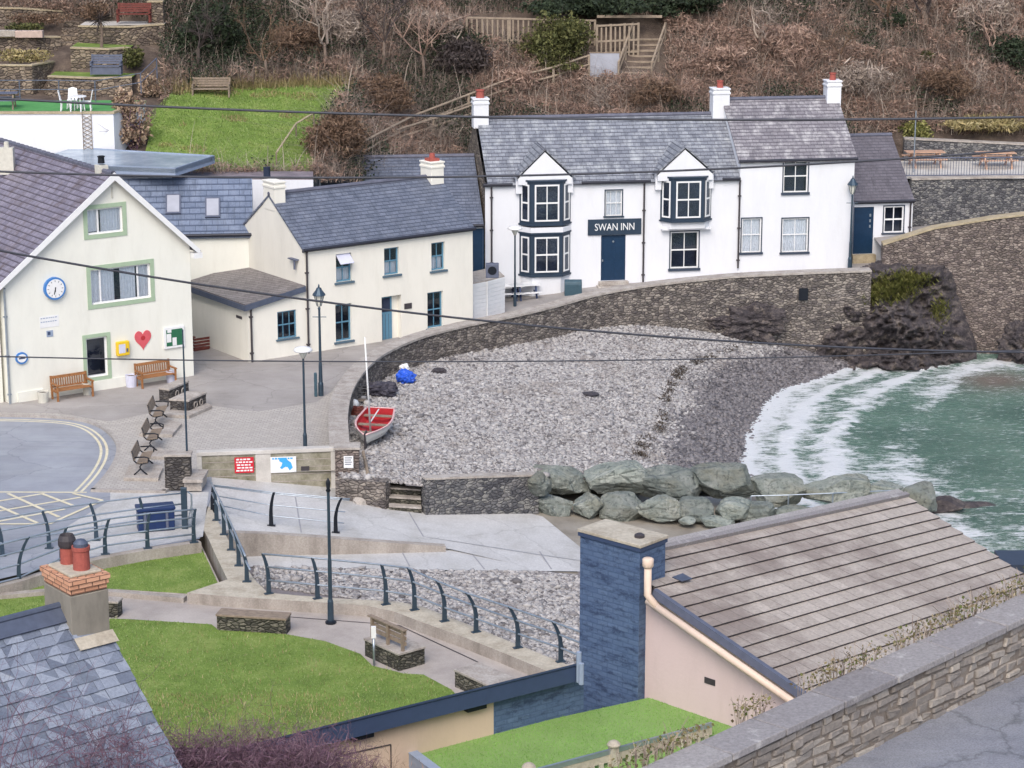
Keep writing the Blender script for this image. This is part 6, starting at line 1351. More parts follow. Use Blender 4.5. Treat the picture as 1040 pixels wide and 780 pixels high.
# adjoining taller house on the right
evH = F3.px(800, 162)[1]; rvH = evH + 2.45; DH = 7.2
H4 = thing('tall_house', 'taller white house with lichened slate roof joined to the inn', 'house', tuple(F3.w(uJ, 0, 0)))
FH = Facade(F3.w(uJ + .004, 0, .03), U3); WH = uE - uJ; hh = [FH.rect(796, 164, 820, 195), FH.rect(753.5, 222, 772.5, 256), FH.rect(794.5, 222, 820, 255.5)]
build('wall', house_along(FH, WH, DH, evH, rvH, hh, -1, .14), M['white'], H4); roof_along(H4, FH, WH, DH, evH, rvH, M['slate_house'], .2, .1)
window(H4, FH, *hh[0], vb=(.5,), hb=(.52, .9), depth=.07, fw=.06, sill='slate_sill', sill_h=.12, surround='slate_sill', sw=.05, bw=.035)
window(H4, FH, *hh[1], vb=(.5,), hb=(.52,), depth=.06, fw=.06, sill='slate_sill', sill_h=.1, surround='slate_sill', sw=.05, curtain=[(0, 1, 0, 1)], bw=.035)
window(H4, FH, *hh[2], vb=(.5,), hb=(.52,), depth=.06, fw=.06, sill='slate_sill', sill_h=.1, surround='slate_sill', sw=.05, curtain=[(0, 1, 0, 1)], bw=.035)
gutter(H4, FH, -.1, WH + .1, evH + .03, .2); downpipe(H4, FH, -.02, FH.px(751, 272)[1], ev3 - .1)
for px_ in (731, 845):
    u_ = FH.px(px_, 100, -DH / 2)[0]; cc_ = FH.w(u_, 0, -DH / 2); chimney(H4, (cc_.x, cc_.y, 0), U3, .72 if px_ > 800 else .85, .75, rvH - (1.6 if px_ < 800 else .3), rvH + (.62 if px_ < 800 else .9), M['white'], 1, 'terracotta', ph=.36, pr=.16)
# annexe
F4 = Facade(PT(866, 262, 118.9), U3); W4 = F4.px(925, 262)[0]; ev4 = F4.px(900, 204)[1]; D4 = 8.0; rv4 = ev4 + .66 * D4 / 2; h4 = [F4.rect(867.5, 210.5, 886, 257.5), F4.rect(898, 209.5, 917, 236)]
H7 = thing('annexe', 'low white annexe with purple slate roof and blue door', 'house', tuple(F4.O)); build('wall', house_along(F4, W4, D4, ev4, rv4, h4, -1.5, .1), M['white'], H7); roof_along(H7, F4, W4, D4, ev4, rv4, M['slate_annexe'], .15, .04)
u0, v0, u1, v1 = h4[0]; mb = MB(); F4.box(mb, u0, u1, v0, v1, -.09, -.03); dr_ = build('door', mb, M['door_blue'], H7)
mb = MB()
for k in range(3): c = F4.w(u1 - .22, v1 - .5 - .28 * k, -.02); mb.par(c, F4.U * .08, F4.N * .02, Z * .14)
build('door_fittings', mb, M['galv'], dr_); mb = MB(); F4.box(mb, u0 - .08, u1 + .08, v0 - .5, v0 - .002, -.1, .35); build('doorstep', mb, M['coping_tan'], H7)
window(H7, F4, *h4[1], vb=(.5,), hb=(.5,), depth=.06, fw=.07, surround='slate_sill', sw=.05, sill='slate_sill', bw=.05)
gutter(H7, F4, -.0, W4 + .05, ev4 + .03, .17); downpipe(H7, F4, W4 - .14, -.5, ev4 - .05)
# flat roofed building and parapets behind
zt = 7.45; q = [P(38, 161, zt), P(74, 150, zt), P(218, 158.5, zt), P(178, 171.5, zt), P(110, 169, zt), P(60, 166, zt)]
r = thing('flat_roofed_block', 'low block with wet pale blue flat roof behind the clock house', 'building', tuple(q[4])); mb = MB(); mb.prism([p + Z * -.2 for p in q], Z * .2); build('roof', mb, M['flat_roof'], r)
mb = MB(); c_ = sum(q, V()) / len(q); mb.prism([p.lerp(c_, .42) + Z * -.2 for p in q], Z * -4); build('wall', mb, M['white'], r)
mb = MB()
for a, b in ((q[2], q[3]), (q[3], q[4]), (q[1], q[2])): n_ = (b - a).normalized().cross(Z); mb.par(a - Z * .34, b - a, n_ * .05, Z * .38)
build('fascia', mb, M['fascia_grey'], r)
zt = 6.55; q = [P(163, 178.5, zt), P(166, 173.5, zt), P(318, 174, zt), P(318, 179.5, zt)]; r = thing('felt_roofed_passage', 'narrow felt roofed range between flat roof and garden lawn', 'building', tuple(q[0])); mb = MB(); mb.prism([p - Z * .15 for p in q], Z * .15); build('roof', mb, M['brown_felt'], r); mb = MB(); mb.prism([p - Z * .15 for p in q], Z * -4); build('wall', mb, M['white'], r)
p = PT(271, 174, 108); mb = MB(); mb.lathe([(.16, -.3), (.16, .2)], p, 8); build('vent_pipe', mb, M['interior'], r)
def projp(p): d = p.y * CP - (p.z - CAMZ) * SP; return 520 + p.x / d * FOC, 390 + (-(p.z - CAMZ) * CP - p.y * SP) / d * FOC
# ------------------------------------------------------------------ foreground: house with the brown tiled roof
A_ = PT(621, 568, 46.0); B_ = P(918.5, 503, 8.75); D_ = P(801, 692.5, 8.15)
n_ = (B_ - A_).cross(D_ - A_).normalized(); n_ = n_ if n_.z > 0 else -n_
def onpl(px, py, Q=A_, n=None):
    n = n or n_; d = DIR(px, py); c = V((0, 0, CAMZ)); return c + d * ((Q - c).dot(n) / d.dot(n))
C_ = onpl(1042, 586)
H8 = thing('tiled_house', 'pale pink house with brown tiled roof and big blue painted chimney', 'house', (A_.x, A_.y, 4))
D2_ = onpl(845, 723); C2_ = C_ + (C_ - B_) * .45                   # roof carries on down behind the road wall
rows = 15; mb = MB(); rr_ = random.Random(5)
bil = lambda a, b: A_.lerp(B_, a).lerp(D2_.lerp(C2_, a), b)
mb.prism([A_ - n_ * .03, B_ - n_ * .03, C2_ - n_ * .03, D2_ - n_ * .03], n_ * -.12); rb = build('roof_deck', mb, M['pipe'], H8)
mb = MB()
for r_ in range(rows):
    nt_ = 30; b0, b1 = r_ / rows, (r_ + 1) / rows + .006; off_ = .5 * (r_ % 2)
    for k in range(-1, nt_ + 1):
        a0, a1 = max(0, (k + off_) / nt_), min(1, (k + 1 + off_) / nt_)
        if a1 - a0 < .004: continue
        g_ = .0003; q = [bil(a0 + g_, b0), bil(a1 - g_, b0), bil(a1 - g_, b1), bil(a0 + g_, b1)]
        lift = .046 + rr_.uniform(-.003, .004); t_ = [q[0] + n_ * .004, q[1] + n_ * .004, q[2] + n_ * lift, q[3] + n_ * lift]
        mb.poly(t_[::-1]); mb.poly([t_[3], t_[2], t_[2] - n_ * (lift + .0), t_[3] - n_ * (lift + .0)][::-1], 1)  # riser gets a dark material, painting in the shadow line under each course
        i0 = len(mb.v)
        if rr_.random() < 0: pass
build('roof', mb, [M['tiles_real'], M['pipe']], H8)
mb = MB(); up_ = (A_ - D_).normalized(); mb.prism([A_ + n_ * .0, B_ + n_ * .0, B_ + n_ * .10 , A_ + n_ * .10], -up_ * .12); mb.prism([A_ + n_ * .0 + up_ * .2, B_ + up_ * .2, B_ + up_ * .2 + n_ * .06, A_ + up_ * .2 + n_ * .06], -up_ * .18); build('ridge', mb, M['galv'] if 0 else M['fore_coping'], H8)
# verge timbers along the pink gable
vd = (D_ - A_).normalized(); outw = V((vd.y, -vd.x, 0)).normalized(); outw = outw if outw.x < 0 else -outw
sv = min((abs(projp(A_ + vd * q_)[0] - 667), q_) for q_ in np.linspace(0, 4, 400))[1]
mb = MB(); a, b = A_ + vd * sv, D2_; mb.prism([a + n_ * .06 + outw * .02, b + n_ * .06 + outw * .02, b - n_ * .10 + outw * .02, a - n_ * .10 + outw * .02], outw * .10); build('verge_trim', mb, M['bench_grey'], H8)
mb = MB(); mb.tube([a + outw * .2 - n_ * .17, b + outw * .2 - n_ * .17], .075, 8); build('verge_pipe', mb, M['pipe_cream'], H8, smooth=True)
# gable wall in the vertical plane below the verge
mb = MB(); a = A_ - n_ * .1 + vd * (sv - .5); b = D2_ - n_ * .1 + vd * 1.0; q = [a, b, V((b.x, b.y, 3)), V((a.x, a.y, 3))]; mb.prism(q, -outw * .25); build('gable_wall', mb, M['pink'], H8)
mb = MB(); q = [B_ - n_ * .13, C2_ - n_ * .13, V((C2_.x, C2_.y, 3)), V((B_.x, B_.y, 3))]; mb.prism(q, outw * .2); mb.prism([A_ - n_ * .13, B_ - n_ * .13, V((B_.x, B_.y, 3)), V((A_.x, A_.y, 3))], V((.1, -.1, 0))); build('wall', mb, M['pink'], H8)
FG = Facade(V((A_.x, A_.y, 0)) + outw * .0, V((vd.x, vd.y, 0)))
c = FG.px(721, 692, .01); mb = MB(); FG.box(mb, c[0] - .13, c[0] + .13, c[1] - .06, c[1] + .06, 0, .02); build('vent', mb, M['pipe'], H8)
# blue chimney
zc = 10.05; p0, p1, p2 = P(588, 537, zc), P(651, 554, zc), P(678, 543.5, zc); e1 = p1 - p0; e2 = p2 - p1; e2 = e2 - e1 * (e2.dot(e1) / e1.length_squared) * .6
mb = MB(); mb.par(V((p0.x, p0.y, 3.5)) + e1 * .0 + e2 * .04, e1 * .965, e2 * .95, Z * (zc - 3.5 - .06)); chb = build('chimney', mb, M['blue_brick'], H8, bevel=.012)
mb = MB(); mb.par(p0 - e1 * .02 - e2 * .02 - Z * .06, e1 * 1.02, e2 * 1.04, Z * .06); build('chimney_slab', mb, M['coping_pale'], chb, bevel=.008)
mb = MB(); mb.par(p0 - e1 * .012 - e2 * .01 - Z * .14, e1 * 1.0, e2 * 1.02, Z * .075); build('chimney_band', mb, M['fascia_blue'], chb)
mb = MB(); mb.lathe([(.1, 0), (.1, .05), (.05, .08), (0, .08)], p0 + e1 * .78 + e2 * .45, 12); build('flue_cap', mb, M['pipe'], chb)
q0 = A_ + vd * sv + outw * .2 - n_ * .17; mb = MB(); mb.tube([q0 + vd * .25, q0 + Z * .12, q0 + Z * .75], .075, 10); mb.lathe([(.08, .66), (.11, .7), (.11, .84), (.08, .86)], q0, 10); build('vent_pipe', mb, M['pipe_cream'], H8, smooth=True)
mb = MB(); pp = onpl(682, 588); uA = (B_ - A_).normalized(); mb.prism([pp + n_ * .03, pp + uA * .3 + n_ * .06, pp + uA * .3 + vd * .25 + n_ * .08, pp + vd * .25 + n_ * .08], n_ * .02); build('flashing', mb, M['lead'], chb)
# wing with blue eave to the left of the chimney
ez = 7.95; f0, f1 = P(586, 676.5, ez), P(318, 743, ez); du = f1 - f0; nw = V((du.y, -du.x, 0)).normalized(); nw = nw if nw.y < 0 else -nw; f1 = f0 + du * 1.25
mb = MB(); mb.prism([f0, f1, f1 - Z * .31, f0 - Z * .31], nw * -.05); build('fascia', mb, M['fascia_blue'], H8)
mb = MB(); mb.prism([f0 + Z * .03 + nw * .03, f1 + Z * .03 + nw * .03, f1 - nw * 1.2 + Z * -1.1, f0 - nw * 1.2 + Z * -1.1], Z * .04); build('wing_roof', mb, M['fascia_blue'], H8)
mb = MB(); w0, w1 = f0 - nw * .22 - Z * .3, f1 - nw * .22 - Z * .3; k = .245; wm = w0.lerp(w1, k)
mb.prism([wm, w1, w1 - Z * 4, wm - Z * 4], nw * -.2); build('wing_wall', mb, M['buff'], H8); mb = MB(); w0 = w0 - du.normalized() * .32; mb.prism([w0, wm, wm - Z * 4, w0 - Z * 4], nw * -.2); w0 = w0 + du.normalized() * .32; build('blue_wall', mb, M['blue_brick'], H8)
for k in (.28, .62): mb = MB(); c = w0.lerp(w1, k) + nw * .01; mb.par(c - Z * .12, du.normalized() * .42, nw * .14, Z * .13); build('soffit_light', mb, M['black'], H8)
mb = MB(); c = w0.lerp(w1, .56) - Z * .42 + nw * .01; mb.tube([c, c + du.normalized() * 1.0 + Z * .03], .012, 5); mb.tube([c, c - Z * .7], .012, 5); build('cable', mb, M['pipe'], H8)
mb = MB(); mb.tube([f0 + nw * .06 - Z * .3, f0 + nw * .06 + Z * .3], .05, 8); mb.tube([f0 + nw * .14 - Z * .32, f0 + nw * .14 + Z * .1], .05, 8); build('downpipe', mb, M['fascia_grey'], H8)
# flat artificial turf roof
gz = 6.9; q = [P(664, 707.5, gz), P(792, 738, gz), P(720, 775, gz), P(560, 812, gz), P(448, 790, gz), P(412, 763, gz), P(412 + 60, 750, gz)]
r = thing('turf_roof', 'flat roof of bright green artificial turf below the blue chimney', 'roof terrace', tuple(q[5])); mb = MB(); mb.sheet(q[:6]); mb.prism([p - Z * .012 for p in q[:6]], Z * -.1); build('turf', mb, M['turf_green'], r)
mb = MB(); a, b = q[5], q[4]; nn = V(((b - a).y, -(b - a).x, 0)).normalized(); nn = nn if nn.x < 0 else -nn; mb.prism([a + Z * .06 + nn * .02, b + Z * .06 + nn * .02, b - Z * .22 + nn * .02, a - Z * .22 + nn * .02], nn * .04); mb.prism([a + Z * .06 - nn * .12, b + Z * .06 - nn * .12, b + Z * .06 + nn * .07, a + Z * .06 + nn * .07], Z * .02); build('fascia', mb, M['fascia_grey'], r)
mb = MB(); mb.prism([a - Z * .1 + nn * -.1, b - Z * .1 + nn * -.1, b - Z * 3 + nn * -.1, a - Z * 3 + nn * -.1], nn * -.1); build('wall', mb, M['slate_sill'], r)
XY = scatter(q[:6], 60000, 21); blades('turf_pile', XY, gz + .0, .018, .012, m_leaf('turf_blades', [(116, 162, 74), (130, 176, 86), (142, 186, 98)]), 22, .8, kind='stuff', parent=r)
p = onpl(695, 713, P(664, 707.5, gz), Z); r = thing('hose_reel', 'dark round hose reel lying against the foot of the pink wall', 'hose reel', tuple(p)); Fh = Facade(p + outw * .05 + vd * .12, (vd.x, vd.y)); mb = MB(); mb.prism(circle_pts(Fh, .25, .17, .17, 18), Fh.N * .12); build('drum', mb, M['teal_bin'], r); mb = MB(); Fh.box(mb, -.3, .15, .1, .17, 0, .1); build('arm', mb, M['bench_grey'], r)
mb = MB(); mb.lathe([(.04, 0), (.04, .1), (0, .11)], p + vd * .75 + outw * .1, 8); build('stop', mb, M['black'], r)
# slatted fence in front of the turf
fz = 6.75; p0, p1 = P(500, 793, fz + .45), P(722, 734, fz + .45); e = p1 - p0; en = e.normalized(); r = thing('slat_fence', 'pale weathered picket fence with a ball capped post beside the turf', 'fence', (p0.x, p0.y, fz))
fn = V((en.y, -en.x, 0)); mb = MB(); mb.par(p0 - Z * .07, e, fn * .05, Z * .09); build('top_rail', mb, M['galv'], r); mb = MB(); mb.par(p0 - Z * .22 + fn * .012, e, fn * .03, Z * .15); mb.par(p0 - Z * .9 + fn * .012, e, fn * .03, Z * .1); build('rail', mb, M['coping_pale'], r); L_ = e.length; mb = MB()
for k in range(int(L_ / .2)): mb.par(p0 + en * (.05 + .2 * k) - Z * 1.0 + fn * .045, en * .1, fn * .02, Z * .8)
build('pickets', mb, M['coping_pale'], r)
for x in (624, 500): 
    pp = P(x, 762, fz + .45); pp = p0 + en * (pp - p0).dot(en); mb = MB(); mb.par(pp - en * .07 - Z * 1.0 - fn * .02, en * .14, fn * .14, Z * 1.08); mb.lathe([(.12, .08), (.13, .11), (.1, .15), (.05, .18), (0, .185)], pp + fn * .05, 10); build('fence_post', mb, M['coping_pale'], r, smooth=False)
# ------------------------------------------------------------------ hill road and its stone wall
tw = 28.0; wz = CAMZ + DIR(900, 667).z * tw
g1, g0 = PT(1040, 609, 33.0), None
# coping: far edge through (680,780) and (1040,609); choose a straight level-ish line in plan at 44 degrees
az = R(44.5); c0 = PT(900, 667, tw); dU = V((math.cos(az), math.sin(az), 0))
def along(px):                                   # point of the far coping edge seen at px
    best = None
    for s in np.linspace(-12, 30, 4200):
        p = c0 + dU * s; d = p.y * CP - (p.z - CAMZ) * SP; x = 520 + p.x / d * FOC
        if best is None or abs(x - px) < best[0]: best = (abs(x - px), s, p)
    return best[1], best[2]
def fit_z(px, py):
    s, p = along(px); d = DIR(px, py); k = p.y / d.y; return s, CAMZ + d.z * k
s1, z1 = fit_z(1040, 609); s2, z2 = fit_z(700, 766); sl_ = (z1 - z2) / (s1 - s2)
wl = lambda s, off=0, dz=0: c0 + dU * s + V((dU.y, -dU.x, 0)) * off + Z * (sl_ * s + dz)
S0, S1 = s2 - 7, s1 + 16; CW = .46; WH_ = .80
r = thing('roadside_wall', 'thick roadside stone wall with broad flat coping in the near foreground', 'wall', tuple(wl(0, CW / 2, -WH_)))
mb = MB(); mb.prism([wl(S0, .05, -.1), wl(S1, .05, -.1), wl(S1, .05, -3.5), wl(S0, .05, -3.5)], V((dU.y, -dU.x, 0)) * (CW - .11)); build('core', mb, M['mortar'], r)
rs2 = random.Random(11); mb = MB(); s = S0; L = S1 - S0; 
v_ = -.095; on = V((dU.y, -dU.x, 0))
while v_ > -WH_ - .12:
    h_ = rs2.uniform(.07, .15); s = S0 - rs2.random() * .3
    while s < S1:
        ln = rs2.uniform(.14, .42) * (1 if h_ > .1 else .8); gp = .014; dd = rs2.uniform(.0, .05); j = lambda: rs2.uniform(-.024, .02)
        o_ = CW - .075; f = [wl(s + gp + j(), o_ + dd, v_ - gp + j()), wl(s + ln - gp + j(), o_ + dd + j(), v_ - gp + j()), wl(s + ln - gp + j(), o_ + dd + j(), v_ - h_ + gp + j()), wl(s + gp + j(), o_ + dd, v_ - h_ + gp + j())]
        cc_ = sum(f, V()) / 4; fi = [p.lerp(cc_, .14) + on * .02 for p in f]; bk = [p - on * .12 for p in f]
        i = len(mb.v); mb.v += fi + f + bk
        fs = [(0, 3, 2, 1)] + [(k, (k + 1) % 4, 4 + (k + 1) % 4, 4 + k) for k in range(4)] + [(4 + k, 4 + (k + 1) % 4, 8 + (k + 1) % 4, 8 + k) for k in range(4)]
        for q in fs: mb.f.append(tuple(i + k for k in q)); mb.uv.append([(0, 0)] * 4); mb.mi.append(0)
        s += ln
    v_ -= h_
build('stonework', mb, M['fore_stones'], r)
mb = MB(); s = S0
while s < S1:
    ln = rs2.uniform(.85, 1.15); d1 = rs2.uniform(-.008, .008); d2 = rs2.uniform(-.008, .008); q = [wl(s + .009, -.02, d1), wl(s + ln - .009, -.02, d1), wl(s + ln - .009, CW + .02, d2), wl(s + .009, CW + .02, d2)]; mb.prism([p - Z * .085 for p in q], Z * .085); s += ln
build('coping', mb, M['fore_coping'], r, bevel=.012)
mb = MB(); mb.prism([wl(S0, .02, -.02), wl(S1, .02, -.02), wl(S1, CW - .02, -.02), wl(S0, CW - .02, -.02)], Z * -.06); build('joint_bed', mb, M['mortar'], r)
mb = MB(); mb.poly([wl(S0, CW - .1, -WH_), wl(S0, CW + 7, -WH_), wl(S1, CW + 7, -WH_), wl(S1, CW - .1, -WH_)]); o = build('hill_road', mb, M['hill_road']); tag(o, kind='structure')
r = thing('outbuilding', 'corner of an orange brick outbuilding with dark roof edge at the right edge', 'outbuilding', tuple(PT(1030, 590, 53))); a_, b_ = PT(1022, 581, 53), PT(1060, 581, 53); mb = MB(); mb.box(a_.x, b_.x + 3, a_.y, a_.y + .8, 4, a_.z); build('wall', mb, M['orange_brick'], r); mb = MB(); mb.box(a_.x - .1, b_.x + 3, a_.y - .15, a_.y + .9, a_.z, a_.z + .22); build('roof', mb, M['slate_sill'], r)
# bank below the wall down to the promenade
mb = MB(); xs_ = np.linspace(-40, 40, 21)
for i in range(20):
    for (ya, za), (yb_, zb_) in (((58, -.8), (47, 4.2)), ((47, 4.2), (38, 7.0)), ((38, 7.0), (24, 8.5)), ((24, 8.5), (4, 14))):
        mb.poly([(xs_[i], yb_, zb_), (xs_[i + 1], yb_, zb_), (xs_[i + 1], ya, za), (xs_[i], ya, za)][::1])
o = build('bank', mb, M['soil']); tag(o, kind='structure')
# ------------------------------------------------------------------ foreground slate roof on the left
alpha = R(42); tz_ = 12.0; rA = P(62, 616, tz_); u_ = V((math.cos(alpha), math.sin(alpha), 0)); wv_ = V((math.sin(alpha), -math.cos(alpha), 0))
best = None
for th in np.radians(np.arange(20, 60, .5)):
    dn = wv_ * math.cos(th) - Z * math.sin(th); a = projp(rA + dn * .1); b = projp(rA + dn * 2.6); sl2 = (b[0] - a[0]) / (b[1] - a[1])
    if best is None or abs(sl2 - .52) < best[0]: best = (abs(sl2 - .52), th, dn)
dn = best[2]; print('left roof pitch', math.degrees(best[1]), 'err', best[0])
H9 = thing('slate_house', 'slate roofed house in the near left corner with a tall rendered chimney', 'house', (rA.x, rA.y, 6))
nr = u_.cross(dn).normalized(); nr = nr if nr.z > 0 else -nr; WX = (onpl(117, 652, rA, nr) - rA).dot(u_); print('WX', WX)
Lr, Hr = 9.0, 7.5; mb = MB(); mb.prism([rA, rA - u_ * Lr, rA - u_ * Lr + dn * Hr, rA + dn * Hr], nr * -.1); build('roof_deck', mb, M['slate_sill'], H9)
mb = MB(); rs3 = random.Random(17); gau = .185; row = 0; s = 0
while s < Hr:
    x = -rs3.random() * .3
    while x < Lr:
        w_ = rs3.uniform(.18, .32); x0, x1 = max(0, x) + .003, min(Lr, x + w_) - .003
        if x1 - x0 > .03:
            lf, lh = .03 + rs3.uniform(-.004, .006), .006; sk_ = rs3.uniform(-.006, .006); e_ = gau * 1.25 + rs3.uniform(-.012, .01)
            q = [rA - u_ * x0 + dn * s + nr * lh, rA - u_ * x1 + dn * s + nr * lh, rA - u_ * x1 + dn * (s + e_ + sk_) + nr * lf, rA - u_ * x0 + dn * (s + e_) + nr * lf]
            mb.prism(q, nr * .007)
        x += w_
    s += gau; row += 1
build('roof', mb, M['slates_real'], H9)
mb = MB(); q = [rA + nr * .05, rA - u_ * Lr + nr * .05]; mb.prism([q[0], q[1], q[1] + dn * .3, q[0] + dn * .3], nr * .02); mb.tube([rA + nr * .06, rA - u_ * Lr + nr * .06], .055, 8); build('ridge_flashing', mb, M['lead'], H9)
back_dn = -wv_ * math.cos(best[1]) - Z * math.sin(best[1]); mb = MB(); nb = u_.cross(back_dn).normalized(); nb = nb if nb.z > 0 else -nb; mb.prism([rA, rA - u_ * Lr, rA - u_ * Lr + back_dn * 4, rA + back_dn * 4], nb * -.1); build('back_roof', mb, M['slate_blue'], H9)
mb = MB(); gnd = lambda p: V((p.x, p.y, 3)); mb.prism([p + u_ * (WX - .08) for p in (rA - nr * .1, rA + dn * Hr - nr * .1, gnd(rA + dn * Hr), gnd(rA))], u_ * -.2); mb.prism([rA - nb * .1, rA + back_dn * 4 - nb * .1, gnd(rA + back_dn * 4), gnd(rA)], u_ * -.2); build('gable_wall', mb, M['grey_render'], H9)
# chimney, standing at the ridge end just past the verge
Q_ = onpl(73, 651, rA, nr); zc = min((abs(projp(V((Q_.x, Q_.y, q_)))[1] - 591), q_) for q_ in np.linspace(10, 15, 1000))[1]; print('zc', zc)
k0, k1, k2 = P(40, 574.5, zc), V((Q_.x, Q_.y, zc)), P(114, 583, zc)
e1, e2 = k1 - k0, k2 - k1; e2 = e2 - e1 * (e2.dot(e1) / e1.length_squared) * .8
mb = MB(); ba = k0 + e1 * .06 + e2 * .04; mb.par(V((ba.x, ba.y, zc - 3.6)), e1 * .9, e2 * .92, Z * (3.6 - .26)); ch9 = build('chimney', mb, M['grey_render'], H9, bevel=.01)
for i, (g_, zt_) in enumerate(((.0, -.0), (.025, -.082), (.055, -.164))):
    mb = MB(); b_ = k0 + e1 * g_ + e2 * g_; mb.par(V((b_.x, b_.y, zc + zt_ - .08)), e1 * (1 - 2 * g_), e2 * (1 - 2 * g_), Z * .079); build('brick_course', mb, M['orange_brick'], ch9, bevel=.005)
mb = MB(); b_ = k0 + e1 * .12 + e2 * .12; mb.par(b_ + Z * .0, e1 * .76, e2 * .76, Z * .05); build('flaunching', mb, M['coping_pale'], ch9, bevel=.02)
for (x, yb_, r0_, h_, mt, capm) in ((69, 571.5, .115, .32, 'terracotta', 'black'), (83, 577.5, .13, .36, 'terracotta', None)):
    p = P(x, yb_, zc + .05); mb = MB(); mb.lathe([(r0_, 0), (r0_ * .97, h_ * .8), (r0_ * 1.08, h_ * .84), (r0_ * 1.08, h_), (r0_ * .9, h_), (r0_ * .86, h_ - .25)], p, 18); build('chimney_pot', mb, M[mt], ch9, smooth=False)
    if capm: mb = MB(); mb.lathe([(r0_ * 1.1, h_ - .06), (r0_ * 1.2, h_ - .02), (r0_ * 1.2, h_ + .05), (r0_ * .9, h_ + .13), (r0_ * .7, h_ + .05)], p, 16); build('pot_cowl', mb, M['pipe'], ch9)
    else: mb = MB(); mb.lathe([(r0_ * .86, h_ - .02), (r0_ * .86, h_ + .05), (r0_ * .5, h_ + .10), (0, h_ + .12)], p, 14); build('pot_cowl', mb, M['lead'], ch9)
mb = MB(); fl = V((ba.x, ba.y, 0)) + e1 * .9; c_ = [rA + dn * .32 + nr * .05, rA + dn * .32 + u_ * .0 + nr * .05]
pa, pb_ = onpl(74, 651, rA, nr), onpl(113, 641, rA, nr); mb.prism([pa + nr * .05, pb_ + nr * .05, pb_ + dn * .22 + nr * .06, pa + dn * .22 + nr * .06], nr * .013); build('flashing', mb, M['coping_pale'], ch9)
# extra slates to the right of the chimney foot
mb = MB(); s = .55
while s < Hr:
    x = 0; wmax = WX
    while x < wmax:
        w_ = rs3.uniform(.2, .36); x1 = min(wmax, x + w_)
        if x1 - x > .05:
            q = [rA + u_ * (x + .003) + dn * s + nr * .006, rA + u_ * (x1 - .003) + dn * s + nr * .006, rA + u_ * (x1 - .003) + dn * (s + gau * 1.25) + nr * .03, rA + u_ * (x + .003) + dn * (s + gau * 1.25) + nr * .03]; mb.prism(q, nr * .007)
        x += w_
    s += gau
mb.prism([rA + dn * .55 + u_ * WX, rA + dn * .55, rA + dn * Hr, rA + dn * Hr + u_ * WX], nr * -.08); build('verge_slates', mb, M['slates_real'], H9)
# ------------------------------------------------------------------ overhead cables
def cable(label, pxs, t0_, t1_, rad):
    a, b = pxs[0], pxs[-1]; xs_ = [q[0] for q in pxs]; co_ = np.polyfit(xs_, [q[1] for q in pxs], 2); pts = []
    for x in np.linspace(-420, 1460, 50):
        k = x / 1040; pts.append(PT(x, float(np.polyval(co_, x)), t0_ + (t1_ - t0_) * k))
    mb = MB(); mb.tube(pts, rad, 6); tag(build('overhead_cable', mb, M['wire'], smooth=True), label, 'cable', 'overhead cables')
cable('thick overhead cable crossing above the inn chimneys', [(0, 100), (260, 112.5), (520, 119.5), (780, 121.5), (1040, 119)], 40, 40, .022)
cable('overhead cable crossing just below the inn eaves and rising to the right', [(0, 174.5), (260, 179.5), (520, 179), (700, 173), (860, 164.5), (1040, 152)], 38, 40, .019)
cable('overhead cable slanting down across the clock house to the beach', [(0, 254.5), (200, 289), (400, 314), (520, 330), (780, 348.5), (1040, 358)], 38, 44, .02)
cable('thinnest overhead cable passing in front of the wooden benches', [(0, 361), (260, 368.5), (520, 368), (700, 363), (860, 360), (1040, 357)], 42, 46, .013)
# ------------------------------------------------------------------ vegetation helpers
def leaves(name, centers, radii, n, size, mat, seed, parent=None, shell=.55, flat=.0, zf_=None, kind=None, elong=1.6):
    """leaf-sized quads through ellipsoid clumps"""
    rs = np.random.RandomState(seed); C = np.array([tuple(c) for c in centers]); Rr = np.array(radii, float); vol = Rr.prod(1) ** .67; pk = rs.choice(len(C), n, p=vol / vol.sum())
    d = rs.normal(size=(n, 3)); d /= np.linalg.norm(d, axis=1, keepdims=True); rad = shell + (1.06 - shell) * rs.random(n) ** .6
    lump = 1 + .22 * np.sin(d[:, 0] * 5 + pk) * np.sin(d[:, 1] * 6 + pk * 2) + .14 * np.sin(d[:, 2] * 9 + pk * 3)
    c = C[pk] + d * Rr[pk] * (rad * lump)[:, None]
    if zf_ is not None: k = c[:, 2] > zf_(c[:, 0], c[:, 1]) + .02; c = c[k]; d = d[k]; n = len(c)
    t = rs.normal(size=(n, 3)) + d * .3; t /= np.linalg.norm(t, axis=1, keepdims=True); u = np.cross(t, rs.normal(size=(n, 3))); u /= np.linalg.norm(u, axis=1, keepdims=True)
    s = size * np.exp(rs.normal(0, .3, n))[:, None]; a, b = t * s * elong / 2, u * s / 2
    v = np.stack([c - a, c + b * .9, c + a, c - b * .9], 1).reshape(-1, 3); f = np.arange(4 * n).reshape(n, 4); return np_obj(name, v, f, mat, parent)
